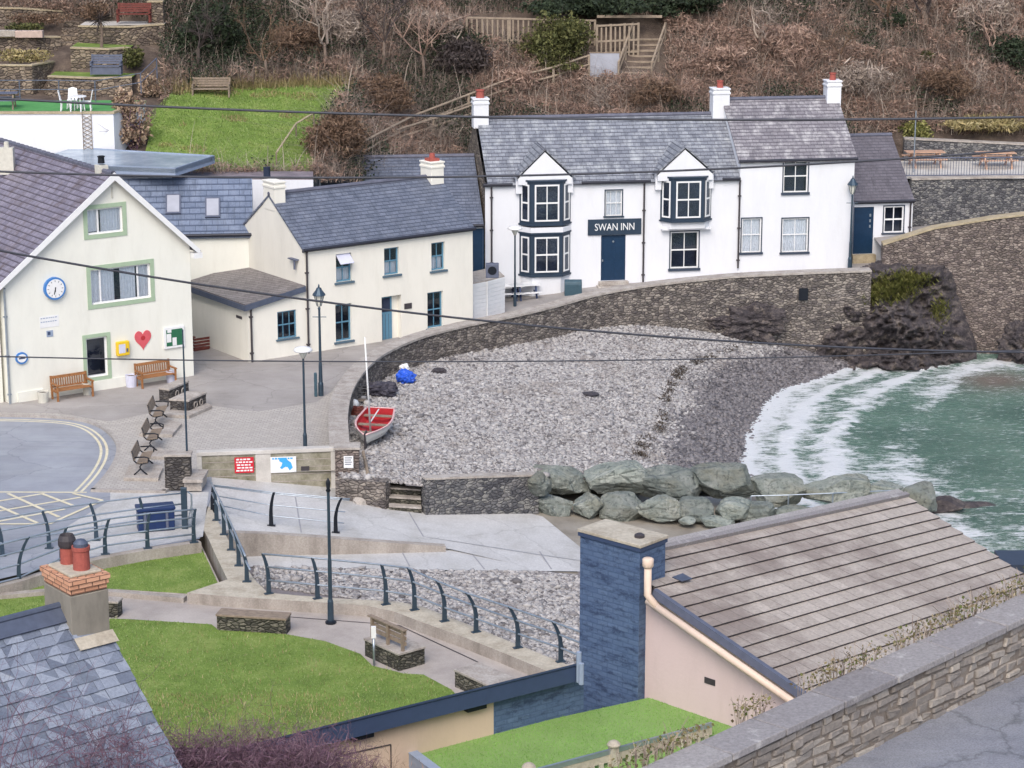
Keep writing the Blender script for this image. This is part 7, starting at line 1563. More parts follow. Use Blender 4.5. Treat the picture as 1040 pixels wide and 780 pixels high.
def twigs(base, h, spread, nst, depth, seed, r0=.03, curl=.35, up=.6, n=3, branch=3):
    """recursive bare branches"""
    rs = random.Random(seed); mb = MB()
    def grow(p, d, L, r, k):
        pts = [p]; q = p.copy(); dd = d.copy()
        for i in range(3):
            dd = (dd + V((rs.gauss(0, curl), rs.gauss(0, curl), rs.gauss(0, curl) * .6 + up * .12))).normalized(); q = q + dd * L / 3; pts.append(q.copy())
        mb.tube(pts, [r, r * .85, r * .7, r * .5], n, False)
        if k > 0:
            for _ in range(branch):
                j = rs.choice((1, 2, 3)); nd = (dd + V((rs.gauss(0, .7), rs.gauss(0, .7), rs.gauss(.15, .5)))).normalized(); grow(pts[j], nd, L * rs.uniform(.5, .78), r * .55, k - 1)
    for s in range(nst):
        an = rs.uniform(0, 6.28); d = V((math.cos(an) * spread, math.sin(an) * spread, 1)).normalized(); b = V(base) + V((math.cos(an), math.sin(an), 0)) * rs.uniform(0, spread * .4); grow(b, d, h * rs.uniform(.4, .6), r0 * rs.uniform(.7, 1.1), depth)
    return mb
def ribbons(name, XY, zf_, h, wd, mat, seed, lean=.9, label=None, cat=None):
    return blades(name, XY, zf_, h, wd, mat, seed, lean, label, cat, 'stuff', None, 3)
# --- the slope's winter growth (too many stems to count)
rs = np.random.RandomState(31); XY = np.stack([rs.uniform(-34, 42, 330000), rs.uniform(107, 142, 330000)], -1)
zz = hz(XY[:, 0], XY[:, 1]); u, v = projpx(XY[:, 0], XY[:, 1], zz); k = (u > -40) & (u < 1080) & (v > -40) & (v < 185)
lawnP = [(150, 176), (150, 120), (176, 96), (262, 90), (330, 84), (357, 90), (330, 122), (318, 150), (318, 178)]
k &= ~inpoly(u, v, lawnP) & ~((u < 165) & (v > 20)) & ~inpoly(u, v, [(880, 135), (1100, 140), (1100, 200), (880, 200)])
k &= ~inpoly(u, v, [(478, 14), (675, 16), (680, 86), (596, 84), (596, 56), (478, 42)])
XY = XY[k]; zz = zz[k]; u, v = u[k], v[k]; cl = nz(XY[:, 0], XY[:, 1] * 1.4, .55, 12) + .5 * nz(XY[:, 0], XY[:, 1], 1.6, 13)
rd = rs.random(len(u)); redzone = np.exp(-((u - 700) / 170.) ** 2 - ((v - 70) / 45.) ** 2); dark = np.exp(-((u - 640) / 150.) ** 2 - ((v - 0) / 14.) ** 2) + np.exp(-((u - 235) / 60.) ** 2 - ((v - 40) / 40.) ** 2) + np.exp(-((u - 465) / 40.) ** 2 - ((v - 55) / 22.) ** 2)
hz_ = lambda x, y: hz(x, y) - .05
sel = cl + rd * .8 + redzone * .9 - dark > .5; a = XY[sel]; n = 150000; ci = rs.randint(0, len(a), n); cl2 = np.clip(.5 + 1.1 * nz(a[ci, 0] * 1.0, a[ci, 1] * 1.6, 1.9, 14) + .35 * nz(a[ci, 0], a[ci, 1], 4.5, 15), .06, 1.7)
cen = np.stack([a[ci, 0] + rs.normal(0, .1, n), a[ci, 1] + rs.normal(0, .1, n), hz(a[ci, 0], a[ci, 1]) + cl2 * rs.random(n) ** .6], -1); t = rs.normal(size=(n, 3)) * [1, 1, .8]; t /= np.linalg.norm(t, axis=1, keepdims=True); uu = np.cross(t, rs.normal(size=(n, 3))); uu /= np.linalg.norm(uu, axis=1, keepdims=True); ll = rs.uniform(.08, .24, n)[:, None]
v4 = np.stack([cen - t * ll, cen + uu * .022, cen + t * ll, cen - uu * .022], 1).reshape(-1, 3); tag(np_obj('bracken', v4, np.arange(4 * n).reshape(n, 4), M['bracken']), 'dead reddish brown bracken and bramble covering the slope', 'bracken', None, 'stuff')
sel2 = ~sel & (rd < .62) & (dark < .6); ribbons('scrub', np.concatenate([XY[sel2][:55000], XY[sel][:22000]]), hz_, 1.0, .03, M['twig'], 33, 2.2, 'tangle of pale grey bare scrub stems over the slope', 'scrub')
XL = XY[rs.permutation(len(XY))[:7000]]; tag(blades('bramble_stems', XL, hz_, 1.7, .04, M['twig'], 38, 2.6, segs=6), 'long pale arching bramble stems over the slope', 'bramble', None, 'stuff')
sel3 = ~sel & ((rd > .6) | (dark > .5)); c = XY[sel3][:26000]; z3 = hz(c[:, 0], c[:, 1])
rs = np.random.RandomState(35); n = len(c) * 3; ci = rs.randint(0, len(c), n); cen = np.stack([c[ci, 0] + rs.normal(0, .2, n), c[ci, 1] + rs.normal(0, .2, n), z3[ci] + rs.uniform(.05, .95, n)], -1)
t = rs.normal(size=(n, 3)); t /= np.linalg.norm(t, axis=1, keepdims=True); uu = np.cross(t, rs.normal(size=(n, 3))); uu /= np.linalg.norm(uu, axis=1, keepdims=True)
v4 = np.stack([cen - t * .08, cen + uu * .05, cen + t * .08, cen - uu * .05], 1).reshape(-1, 3); tag(np_obj('ivy', v4, np.arange(4 * n).reshape(n, 4), M['ivy']), 'dark ivy and evergreen ground cover in the hollows of the slope', 'ivy', None, 'stuff')
# --- individual shrubs on the slope
def shrub(px, py, wpx, hpx, label, mat, n, size, seed, name='shrub', cat='shrub', tw=None, lift=0, shell=.5, elong=1.6, group=None):
    p = hit(px, py + hpx / 2 - 2); t_ = p.y * CP - (p.z - CAMZ) * SP; k = t_ / FOC; rx, rz_ = wpx * k / 2, hpx * k / 2; c = p + Z * (rz_ * .95 + lift)
    r = thing(name, label, cat, tuple(p), 0, group); rs = random.Random(seed); cs, rr = [c], [(rx * .8, rx * .62, rz_ * .85)]
    for i in range(7): cs.append(c + V((rs.uniform(-.65, .65) * rx, rs.uniform(-.5, .3) * rx, rs.uniform(-.5, .6) * rz_))); q = rs.uniform(.3, .5); rr.append((rx * q, rx * q, rz_ * q * 1.1))
    leaves('foliage', cs, rr, n, size, mat, seed, r, shell, elong=elong)
    build('stems', twigs(p - Z * .1, rz_ * 2.0, .5, 7, 2, seed, .035), tw or M['twig_dark'], r); return r
shrub(565, 40, 78, 52, 'dense olive green evergreen bush growing over the timber fence', M['evergreen'], 9000, .10, 41)
shrub(392, 96, 62, 42, 'brown clipped hedge at the top right corner of the garden lawn', M['hedge_brown'], 9000, .05, 42, 'hedge', 'hedge', elong=3.5)
shrub(346, 138, 66, 58, 'tall brown rounded hedge at the lower right corner of the garden lawn', M['hedge_brown'], 14000, .05, 43, 'hedge', 'hedge', elong=3.5)
shrub(137, 122, 44, 62, 'bush with faded buff flower heads beside the white terrace wall', M['pampas'], 2600, .12, 44, elong=1.2, tw=M['twig_purple'])
shrub(152, 88, 26, 26, 'smaller faded flower bush above the terrace corner', M['pampas'], 1100, .10, 45, elong=1.2)
shrub(214, 34, 60, 56, 'dark ivy clad thicket behind the garden bench', M['ivy'], 5000, .11, 46, 'thicket', 'thicket')
shrub(600, 4, 120, 26, 'long dark evergreen thicket at the top above the fence', M['ivy'], 9000, .12, 47, 'thicket', 'thicket')
shrub(690, 4, 80, 26, 'dark evergreen thicket right of the timber steps', M['ivy'], 8000, .12, 48, 'thicket', 'thicket')
shrub(470, 58, 60, 36, 'dark bramble clump left of the timber fence', M['twig_dark'], 5000, .09, 49, 'bramble', 'bramble', elong=3)
shrub(927, 133, 34, 22, 'small green bush at the corner of the annexe roof', M['moss_green'], 1500, .09, 50)
shrub(941, 60, 16, 14, 'small dark green clump alone on the brown slope', M['evergreen'], 700, .08, 51)
shrub(905, 24, 26, 22, 'dark hole like evergreen clump under the leaning trunks', M['ivy'], 900, .1, 52)
shrub(1020, 52, 50, 34, 'dark bushy clump at the right edge of the slope', M['ivy'], 2600, .11, 53, 'thicket', 'thicket')
shrub(560, 68, 60, 18, 'low green bramble patch under the olive bush', M['evergreen'], 2500, .08, 54, 'bramble', 'bramble')
shrub(1005, 126, 90, 16, 'straw coloured dry grass clump above the picnic terrace', M['dry_grass'], 5000, .07, 55, 'grass_clump', 'grass clump', elong=5)
def tree(px, py, hpx, label, seed, spread=.5, nst=3, mat='bark', dep=4, r0=.09, group='bare winter trees'):
    p = hit(px, py); t_ = p.y * CP - (p.z - CAMZ) * SP; h = hpx / FOC * t_; r = thing('bare_tree', label, 'tree', tuple(p), 0, group)
    rs = random.Random(seed); tip = p + V((rs.uniform(-.15, .15), rs.uniform(-.1, .1), h * .34)); mb = MB(); mb.tube([p - Z * .2, p.lerp(tip, .5) + V((.05, 0, 0)), tip], [r0 * 1.3, r0, r0 * .8], 7); build('trunk', mb, M[mat], r, smooth=True)
    build('branches', twigs(tip - Z * .05, h * .75, spread, nst, dep, seed, r0 * .62, .3, .5, 3, 3), M[('twig', 'hedge_brown', 'twig_dark', 'bracken')[seed % 4]], r)
    return r
tree(270, 86, 74, 'bare multi stemmed tree at the head of the garden lawn', 61, .6, 5, dep=4)
tree(388, 74, 95, 'bare spreading tree behind the brown clipped hedge', 62, .8, 5, dep=4)
tree(430, 92, 110, 'pale bare tree between the hedges and the timber fence', 63, .8, 5, dep=4)
tree(330, 74, 90, 'bare grey tree left of the brown hedge', 64, .7, 4, dep=4)
tree(905, 36, 60, 'leaning pale trunked tree at the top of the slope', 65, .9, 3, 'bark', 3, .17)
tree(940, 30, 55, 'forked pale trunked tree at the top of the slope', 66, .9, 3, 'bark', 3, .17)
tree(1010, 70, 70, 'bare grey tree at the right edge of the slope', 67, .8, 4)
tree(770, 60, 66, 'thin bare tree rising above the inn roof', 68, .6, 3)
tree(850, 74, 60, 'thin bare tree right of the tall house chimney', 69, .6, 3)
tree(200, 76, 84, 'dark bare tree by the garden bench', 70, .6, 4, 'bark_dark')
for i, (x, y, h, lb_) in enumerate(((492, 110, 40, 'grey twiggy bush behind the left inn chimney'), (620, 112, 46, 'grey twiggy bush rising behind the middle of the inn roof'), (690, 108, 40, 'reddish twiggy bush behind the inn roof'), (450, 150, 46, 'pale twiggy bush above the cottage chimney'), (400, 160, 44, 'pale twiggy bush between hedge and cottage ridge'), (985, 100, 50, 'twiggy bush on the slope above the picnic tables'), (810, 80, 50, 'twiggy bush between the two right hand chimneys'), (880, 110, 50, 'twiggy bush behind the annexe roof'), (745, 90, 36, 'small twiggy bush left of the middle chimney'))):
    p = hit(x, y); t_ = p.y * CP - (p.z - CAMZ) * SP; o = build('twiggy_bush', twigs(p - Z * .1, h / FOC * t_, .7, 11, 3, 80 + i, .028, .35), M['twig'] if i % 2 else M['bracken']); tag(o, lb_, 'bush', 'twiggy bushes on the slope')
for i, (x, y, w_, h_, mt, lb_) in enumerate(((730, 62, 70, 34, 'bracken', 'rounded russet bramble mound above the middle inn chimney'), (668, 94, 60, 30, 'hedge_brown', 'rounded brown bramble mound below the timber steps'), (800, 44, 76, 40, 'bracken', 'large russet bramble mound above the tall house chimneys'), (872, 82, 66, 36, 'twig', 'grey tangled mound behind the annexe roof'), (960, 86, 70, 34, 'hedge_brown', 'brown tangled mound above the left picnic table'), (1000, 20, 70, 40, 'twig', 'grey tangled mound at the top right corner of the slope'), (520, 84, 56, 26, 'bracken', 'russet mound under the climbing rail fence'), (440, 30, 66, 40, 'twig', 'grey tangled mound left of the picket fence'), (300, 40, 60, 40, 'hedge_brown', 'brown tangled mound above the garden lawn'), (350, 30, 50, 40, 'twig', 'grey tangled mound above the brown hedges'))):
    shrub(x, y, w_, h_, lb_, M[mt], 2600, .05, 500 + i, 'bramble_mound', 'bramble', elong=6, group='bramble mounds on the slope')
# --- garden lawn
lp = [hit(x, y) for x, y in lawnP]; xs_ = np.arange(-19, -6, .35); ys_ = np.arange(107, 123.5, .35)
o = grid_obj('garden_lawn', xs_, ys_, lambda X, Y: hz(X, Y) + .16, M['lawn_soil'], keep=lambda c: inpoly(*projpx(c[:, 0], c[:, 1], c[:, 2]), lawnP)); tag(o, kind='structure')
XY = np.stack([rs_np.uniform(-19, -6, 70000), rs_np.uniform(107, 123.5, 70000)], -1) if 0 else np.stack([np.random.RandomState(5).uniform(-19, -6, 90000), np.random.RandomState(6).uniform(107, 123.5, 90000)], -1)
u, v = projpx(XY[:, 0], XY[:, 1], hz(XY[:, 0], XY[:, 1])); XY = XY[inpoly(u, v, lawnP)]
blades('garden_grass', XY, lambda x, y: hz(x, y) + .15, .06, .035, M['grass'], 91, 1.2, 'rough green grass of the sloping garden lawn', 'grass')
XY = XY[nz(XY[:, 0], XY[:, 1], 1.6, 22) > .4][:1600]; blades('dry_garden_grass', XY, lambda x, y: hz(x, y) + .15, .12, .035, M['dry_grass'], 92, .9, 'pale dry tufts scattered in the garden lawn', 'grass')
edge = np.array([tuple(hit(x + np.random.RandomState(i).uniform(-3, 3), y))[:2] for i, (x, y) in enumerate([(165 + k * 1.0, 94 - k * .03) for k in range(0, 195)])]); E = np.concatenate([edge + np.random.RandomState(j).normal(0, .22, edge.shape) for j in range(14)])
blades('lawn_edge_grass', E, lambda x, y: hz(x, y), .45, .04, M['dry_grass'], 93, .7, 'straw coloured dead stalks along the top edge of the garden lawn', 'grass')
def slat_bench(label, p, rz, mat, L=1.6, name='garden_bench', boxed=False):
    r = thing(name, label, 'bench', (0, 0, 0)); 
    for x in (-L / 2, L / 2 - .08): mb = MB(); mb.box(x, x + .08, -.5, -.42, 0, .62); mb.par((x, -.05, 0), (.08, 0, 0), (0, .08, 0), (0, .1, .98)); mb.box(x, x + .08, -.52, .02, .6, .66); build('side_frame', mb, mat, r)
    mb = MB()
    for k in range(4): mb.box(-L / 2, L / 2, -.5 + .12 * k, -.4 + .12 * k, .40, .45)
    build('seat', mb, mat, r); mb = MB()
    for k in range(4): mb.par((-L / 2, .03 + .012 * k, .5 + .12 * k), (L, 0, 0), (0, .035, 0), (0, .012, .10))
    build('backrest', mb, mat, r)
    if boxed: mb = MB(); mb.box(-L / 2 + .05, L / 2 - .05, -.46, -.42, .02, .38); build('front_panel', mb, mat, r)
    r.location = p; r.rotation_euler = (0, 0, rz); return r
p = hit(215, 98); slat_bench('weathered timber bench at the top of the garden lawn', p, R(2), M['grey_wood'], 1.9)
# handrail at the right side of the lawn
q = [hit(x, y, 0) for x, y in ((281, 172), (301, 142), (319, 131))]; r = thing('handrail', 'pale crooked handrail at the lower right of the garden lawn', 'handrail', tuple(q[0])); mb = MB(); mb.tube([p + Z * .8 for p in q], .045, 6); build('rail', mb, M['coping_tan'], r)
for p in q: mb = MB(); mb.tube([p, p + Z * .8], .035, 6); build('post', mb, M['grey_wood'], r)
# --- terraced garden at the top left
def twall(name_label, pts, thick, h, mat='garden_wall'):
    W_ = [V((p.x, p.y, p.z)) for p in pts]; r = thing('garden_wall', name_label, 'wall', (W_[0].x, W_[0].y, W_[0].z - h), 0, 'stone terrace walls in the hillside garden'); mb = MB(); wall_along(mb, W_, thick, min(p.z for p in W_) - h); build('stonework', mb, M[mat], r); mb = MB(); wall_along(mb, [p + Z * .07 for p in W_], thick + .1, lambda p: p.z - .068); build('coping', mb, M['coping_tan'], r)
PTT = lambda x, y, t_: PT(x, y, t_)
twall('lowest stone terrace wall behind the green roof terrace, cornering to the stairs', [PT(-30, 66.5, 118.5), PT(31, 67, 118.5), PT(52, 63, 120.6)], .35, 2.2)
twall('middle stone terrace wall with a pale stone trough on its ledge', [PT(-30, 38, 121.5), PT(36, 38, 121.5), PT(60, 38, 122.3)], .35, 2.4)
twall('upper stone terrace wall with pale coping at the top left', [PT(-30, 8, 124.3), PT(20, 9, 124.3), PT(64, 12, 125)], .35, 2.2)
twall('raised stone bed wall carrying the strip of grass by the grey bench', [PT(49, 78, 118.4), PT(96, 80, 118.4), PT(134, 79, 118.6)], .3, 1.2)
twall('stone wall behind the grey bench under the palm', [PT(72, 49, 120.3), PT(110, 50.5, 120.3), PT(130, 49, 121.2)], .35, 2.0)
twall('highest stone terrace wall below the red bench', [PT(80, 27, 122.2), PT(130, 28, 122.2), PT(166, 25, 122.8)], .35, 2.4)
twall('stone pier wall at the right end of the red bench terrace', [PT(150, 2, 123.4), PT(166, 2, 123.4)], .5, 1.6)
mb = MB(); 
for q, z_ in (((PT(49, 78, 118.5), PT(134, 79, 118.7)), 2.2), ((PT(72, 48, 120.5), PT(132, 49, 121.2)), 2.0)):
    a, b = q; mb.poly([a + Z * .02, b + Z * .02, b + V((0, z_, .05)), a + V((0, z_, .05))])
tag(build('raised_beds', mb, M['lawn_soil']), kind='structure')
a, b = PT(80, 26, 122.3), PT(166, 25, 122.9); mb = MB(); mb.poly([a, b, b + V((0, 3.5, .05)), a + V((0, 3.5, .05))]); tag(build('bench_terrace', mb, M['concrete']), kind='structure')
r = thing('garden_steps', 'narrow stone stairway climbing between the garden terraces', 'steps', tuple(PT(60, 96, 119)))
for i in range(14):
    f = i / 13; p = PT(56 + 24 * f, 100 - 92 * f, 118.2 + 7 * f); mb = MB(); mb.box(p.x - .62, p.x + .62, p.y, p.y + .75, p.z - .6, p.z); build('step', mb, M['garden_wall'], r)
p = PT(109, 75, 118.95); slat_bench('blue grey painted box bench on the raised grass strip', p - Z * .0, 0, M['bench_grey'], 1.55, 'box_bench', True)
p = PT(137, 22, 123.3); slat_bench('red stained bench on the top terrace', p, 0, M['red_wood'], 1.75)
mb = MB(); p = PT(30, 36, 121.2); mb.box(p.x - .7, p.x + .7, p.y - .2, p.y + .2, p.z - .1, p.z + .25); tag(build('stone_trough', mb, M['terracotta_pale'], bevel=.02), 'pale pinkish stone trough on the middle terrace ledge', 'trough')
mb = MB(); p = PT(5, 35, 121.2); mb.box(p.x - .55, p.x + .55, p.y - .2, p.y + .2, p.z - .1, p.z + .22); tag(build('stone_trough', mb, M['coping'], bevel=.02), 'whitish trough at the left edge of the middle terrace', 'trough')
def clump(label, px, py, t_, w_, h_, mat, n, size, seed, name='plant', cat='plant', elong=2):
    p = PT(px, py, t_); leaves(name, [p, p + V((w_ * .4, 0, h_ * .2)), p - V((w_ * .4, 0, -h_ * .1))], [(w_ * .6, .4, h_ * .6)] * 3, n, size, mat, seed, elong=elong); o = bpy.context.scene.objects; ob = [x for x in col.objects if x.name.startswith(name)][-1]; return ob
for i, (lb_, x, y, t_, w_, h_, mt, n, sz) in enumerate((('green trailing plant above the pinkish trough', 24, 29, 122.2, .9, .35, 'evergreen', 700, .08), ('dry tufts of planting on the lowest terrace', 25, 58, 119.8, 1.3, .5, 'dry_grass', 1200, .07), ('grey green shrub right of the grey bench', 135, 60, 120, .5, .75, 'evergreen', 900, .08), ('brown winter planting on the middle terrace', 40, 20, 123.6, 1.5, .45, 'hedge_brown', 1500, .06), ('mixed brown planting at the top left corner', 15, 3, 126, 2.2, .5, 'bracken', 1500, .07), ('brown planting beside the stair top', 95, 12, 124, .7, .7, 'hedge_brown', 900, .07))):
    p = PT(x, y, t_); o = leaves('plant', [p, p + V((w_ * .5, 0, h_ * .2)), p - V((w_ * .5, 0, -h_ * .1))], [(w_ * .6, .4, h_ * .6)] * 3, n, sz, M[mt], 300 + i, elong=2.2); tag(o, lb_, 'plant', 'plants in the terraced garden')
p = PT(103, 48, 121.0); r = thing('palm', 'small bare stemmed cordyline palm in the raised bed', 'palm', tuple(p)); tp = p + Z * 1.35; mb = MB(); mb.tube([p - Z * .1, p + V((.06, 0, .7)), tp], [.09, .07, .06], 7); build('trunk', mb, M['bark'], r); mb = MB(); rsx = random.Random(4)
for k in range(70):
    d = V((rsx.gauss(0, 1), rsx.gauss(0, 1), rsx.gauss(.35, .7))).normalized(); s_ = d.cross(V((rsx.random(), rsx.random(), 1))).normalized() * .022; L_ = rsx.uniform(.5, .85); m_ = tp + d * L_ * .55; e_ = tp + d * L_ - Z * .14
    mb.poly([tp - s_, tp + s_, m_ + s_ * 1.4, m_ - s_ * 1.4]); mb.poly([m_ - s_ * 1.4, m_ + s_ * 1.4, e_ + s_ * .2, e_ - s_ * .2])
build('crown', mb, M['twig_dark'], r)
# roof terrace with white garden furniture
z9 = 9.25; ty = P(60, 113, z9).y
r = thing('roof_terrace', 'white walled building with a green carpeted roof terrace', 'building', (P(60, 113, z9).x, ty, 5)); x0, x1 = P(-120, 113, z9).x, P(115, 113, z9).x
mb = MB(); mb.prism([(x0, ty, z9 - .12), (x1, ty, z9 - .12), (x1 + .9, ty + 4.2, z9 - .12), (x0, ty + 4.2, z9 - .12)], Z * -5); build('wall', mb, M['white'], r)
mb = MB(); mb.prism([(x0, ty - .06, z9 - .12), (x1 + .05, ty - .06, z9 - .12), (x1 + .95, ty + 4.2, z9 - .12), (x0, ty + 4.2, z9 - .12)], Z * .11); build('edge_slab', mb, M['coping_tan'], r); mb = MB(); mb.poly([(x0, ty + .12, z9), (x1 - .1, ty + .12, z9), (x1 + .7, ty + 4.1, z9), (x0, ty + 4.1, z9)]); build('green_carpet', mb, M['turf_dark'], r)
r = thing('terrace_railing', 'thin metal and mesh railing round the green roof terrace', 'railing', (x0, ty + 3.9, z9)); pp = [V((x0, ty + 3.9, z9)), V((P(58, 104, z9).x, ty + 3.9, z9)), V((P(96, 104, z9).x, ty + 3.6, z9)), V((x1 + .75, ty + 3.9, z9 + .35)), V((x1 + 1.3, ty + 5.6, z9 + .9))]
for h in (1.0, .55): mb = MB(); mb.tube([p + Z * h for p in pp], .024, 6); build('rail', mb, M['bench_grey'], r)
for p in pp[1:] + [pp[0].lerp(pp[1], .5), pp[0].lerp(pp[1], .75)]: mb = MB(); mb.tube([p, p + Z * 1.0], .03, 6); build('post', mb, M['bench_grey'], r)
def plastic_chair(label):
    r = thing('garden_chair', label, 'chair', (0, 0, 0), 0, 'white plastic chairs on the roof terrace')
    mb = MB(); mb.box(-.24, .24, -.24, .22, .40, .44); build('seat', mb, M['white_paint'], r, bevel=.02); mb = MB(); mb.prism([V((-.24, .2, .44)), V((.24, .2, .44)), V((.2, .3, .92)), V((0, .32, .98)), V((-.2, .3, .92))], (0, .03, 0)); build('backrest', mb, M['white_paint'], r)
    for x in (-.21, .21):
        for y in (-.21, .19): mb = MB(); mb.tube([(x, y, .4), (x * 1.15, y * 1.15, 0)], .03, 6); build('leg', mb, M['white_paint'], r)
    return r
pc = P(76, 112, z9); ch = plastic_chair('white plastic chair left of the round table, seen from the side'); ch.location = P(67, 112.5, z9); ch.rotation_euler = (0, 0, R(95)); dup(ch, P(88, 112, z9), R(-85), 'white plastic chair right of the round table, seen from the side'); dup(ch, P(74, 110, z9), R(5), 'white plastic chair facing the viewer behind the round table')
r = thing('garden_table', 'small round white plastic table between the white chairs', 'table', tuple(P(79, 113, z9))); p = P(79, 113, z9); mb = MB(); mb.lathe([(.42, .68), (.44, .70), (.42, .73), (0, .73)], p, 18); build('tabletop', mb, M['white_paint'], r)
for k in range(4): an = k * math.pi / 2 + .6; mb = MB(); mb.tube([p + V((.3 * math.cos(an), .3 * math.sin(an), .68)), p + V((.36 * math.cos(an), .36 * math.sin(an), 0))], .03, 6); build('leg', mb, M['white_paint'], r)
pt3 = picnic_table('grey picnic table at the left end of the roof terrace', 'bench_grey', 'grey_wood', 'terrace picnic tables'); pt3.location = P(3, 110, z9); pt3.rotation_euler = (0, 0, R(5))
mb = MB(); p = P(88, 113, z9) - V((0, .07, 0)); 
for k in range(9): mb.tube([p + V((-.2, 0, -.2 - .2 * k)), p + V((.2, 0, -.4 - .2 * k))], .016, 4); mb.tube([p + V((.2, 0, -.2 - .2 * k)), p + V((-.2, 0, -.4 - .2 * k))], .016, 4)
for s_ in (-.21, .21): mb.tube([p + V((s_, 0, -.1)), p + V((s_, 0, -2.2))], .018, 4)
tag(build('trellis', mb, M['grey_wood']), 'narrow timber trellis on the white terrace wall', 'trellis')
# --- timber fence, steps and path on the slope
def vfence(label, A, B, h, n, mat, name='timber_fence', rails=(1, .1), gap=True):
    r = thing(name, label, 'fence', tuple(A)); e = B - A; mb = MB(); en = e.normalized(); fn = V((en.y, -en.x, 0))
    for k in range(n): p = A + e * (k / (n - 1)); mb.par(p - en * .05 + fn * .02, en * .09, fn * .03, Z * h * .94)
    build('pickets', mb, mat, r)
    for q in rails: mb = MB(); mb.par(A + Z * (h * q - .05), e, fn * .06, Z * .1); build('rail', mb, mat, r)
    for k in range(4): p = A + e * k / 3; mb = MB(); mb.par(p - en * .06 - fn * .06, en * .12, fn * .1, Z * h * 1.04 + Z * 0); mb.par(p - en * .05 - fn * .05, en * .1, fn * .08, Z * -.8); build('post', mb, mat, r)
    return r
th_ = lambda x, y: hit(x, y)
vfence('weathered picket fence running behind the olive bush', hit(474, 43), hit(604, 46), 1.35, 26, M['pale_wood'], rails=(1, .12))
vfence('weathered picket fence beside the timber steps', hit(606, 58), hit(648, 56), 1.7, 10, M['pale_wood'], rails=(1, .5, .12))
r = thing('timber_steps', 'flight of timber steps with handrails beside the picket fence', 'steps', tuple(hit(648, 82)))
for i in range(8): f = i / 7; p = hit(645 + 14 * f, 82 - 40 * f) + Z * .15; mb = MB(); mb.box(p.x - .75, p.x + .75, p.y, p.y + .4, p.z - .1, p.z); build('tread', mb, M['pale_wood'], r)
for sx in (-.9, .9):
    a, b = hit(645, 82) + V((sx, 0, 0)), hit(659, 42) + V((sx, 0, 0)); mb = MB(); mb.tube([a + Z * 1.0, b + Z * 1.0], .06, 6); mb.tube([a + Z * .5, b + Z * .5], .04, 6); build('handrail', mb, M['pale_wood'], r)
    for f in (0, .5, 1): p = a.lerp(b, f); mb = MB(); mb.tube([p - Z * .3, p + Z * 1.05], .06, 6); build('post', mb, M['pale_wood'], r)
mb = MB(); a, b = hit(606, 46) + Z * 1.5, hit(672, 46) + Z * 1.5; mb.par(a, b - a, V((0, .1, 0)), Z * .14); tag(build('timber_beam', mb, M['pale_wood']), 'long pale timber top rail above the picket fence and steps', 'rail')
def rail_fence(label, pxs, h, mat):
    q = [hit(x, y) for x, y in pxs]; r = thing('rail_fence', label, 'fence', tuple(q[0]), 0, 'post and rail fences on the slope')
    for p in q: mb = MB(); mb.par(p + V((-.06, -.06, -.3)), (.12, 0, 0), (0, .12, 0), Z * (h + .35)); build('post', mb, mat, r)
    for k in (1.0, .58): mb = MB(); mb.tube([p + Z * h * k for p in q], .07, 5); build('rail', mb, mat, r)
rail_fence('post and rail fence climbing right to the white notice board', [(368, 168), (420, 140), (476, 118), (522, 100), (562, 90), (598, 78)], 1.15, M['pale_wood'])
rail_fence('second post and rail fence lower on the climbing path', [(402, 152), (440, 140), (480, 126)], 1.0, M['pale_wood'])
mb = MB(); q1 = [hit(x, y) for x, y in ((372, 170), (425, 145), (478, 124), (525, 106), (600, 84))]
for a, b in zip(q1, q1[1:]): mb.poly([a + Z * .12, b + Z * .12, b + V((0, .9, .55)), a + V((0, .9, .55))])
tag(build('hill_path', mb, M['sand']), kind='structure')
p = hit(614, 84); p = p + Z * .0; t_ = p.y * CP - (p.z - CAMZ) * SP; r = thing('notice_board', 'pale grey blank board on posts on the slope above the inn', 'notice board', tuple(p)); a, b = PT(599, 54, t_), PT(629, 81, t_); mb = MB(); mb.box(a.x, b.x, a.y - .03, a.y + .03, b.z, a.z); build('panel', mb, M['board_grey'], r)
for x in (a.x + .1, b.x - .2): mb = MB(); mb.box(x, x + .1, a.y + .03, a.y + .12, p.z - .3, a.z - .05); build('post', mb, M['grey_wood'], r)
mb = MB(); mb.box(a.x - .04, b.x + .04, a.y - .05, a.y + .05, a.z, a.z + .06); build('top_rail', mb, M['grey_wood'], r)
# --- picnic terrace on the right
zt_ = 4.8; pq = P(934, 170, zt_); pt4 = picnic_table('new cedar picnic table nearest the annexe roof', 'orange_wood', 'orange_wood', 'cedar picnic tables'); pt4.location = pq + V((.3, .4, 0)); pt4.rotation_euler = (0, 0, R(4)); pt4.scale = (1.35, 1.2, 1.05)
d4 = dup(pt4, P(1012, 171, zt_) + V((0, .4, 0)), R(3), 'new cedar picnic table at the right end of the terrace'); d4.scale = (1.35, 1.2, 1.05)
a, b = V((uw[0].x - .3, uw[0].y + .3, zt_)), V((uw[1].x + 4, uw[1].y + .3, zt_)); r = thing('terrace_balustrade', 'grey spindle balustrade along the picnic terrace', 'railing', tuple(a)); e = b - a; mb = MB(); mb.tube([a + Z * 1.0, b + Z * 1.0], .035, 6); build('top_rail', mb, M['bench_grey'], r); mb = MB(); mb.tube([a + Z * .1, b + Z * .1], .03, 6); build('bottom_rail', mb, M['bench_grey'], r); mb = MB(); n_b = int(e.length / .14)
for k in range(n_b): p = a + e * (k / n_b); mb.tube([p + Z * .1, p + Z * 1.0], .014, 4, False)
build('spindles', mb, M['bench_grey'], r)
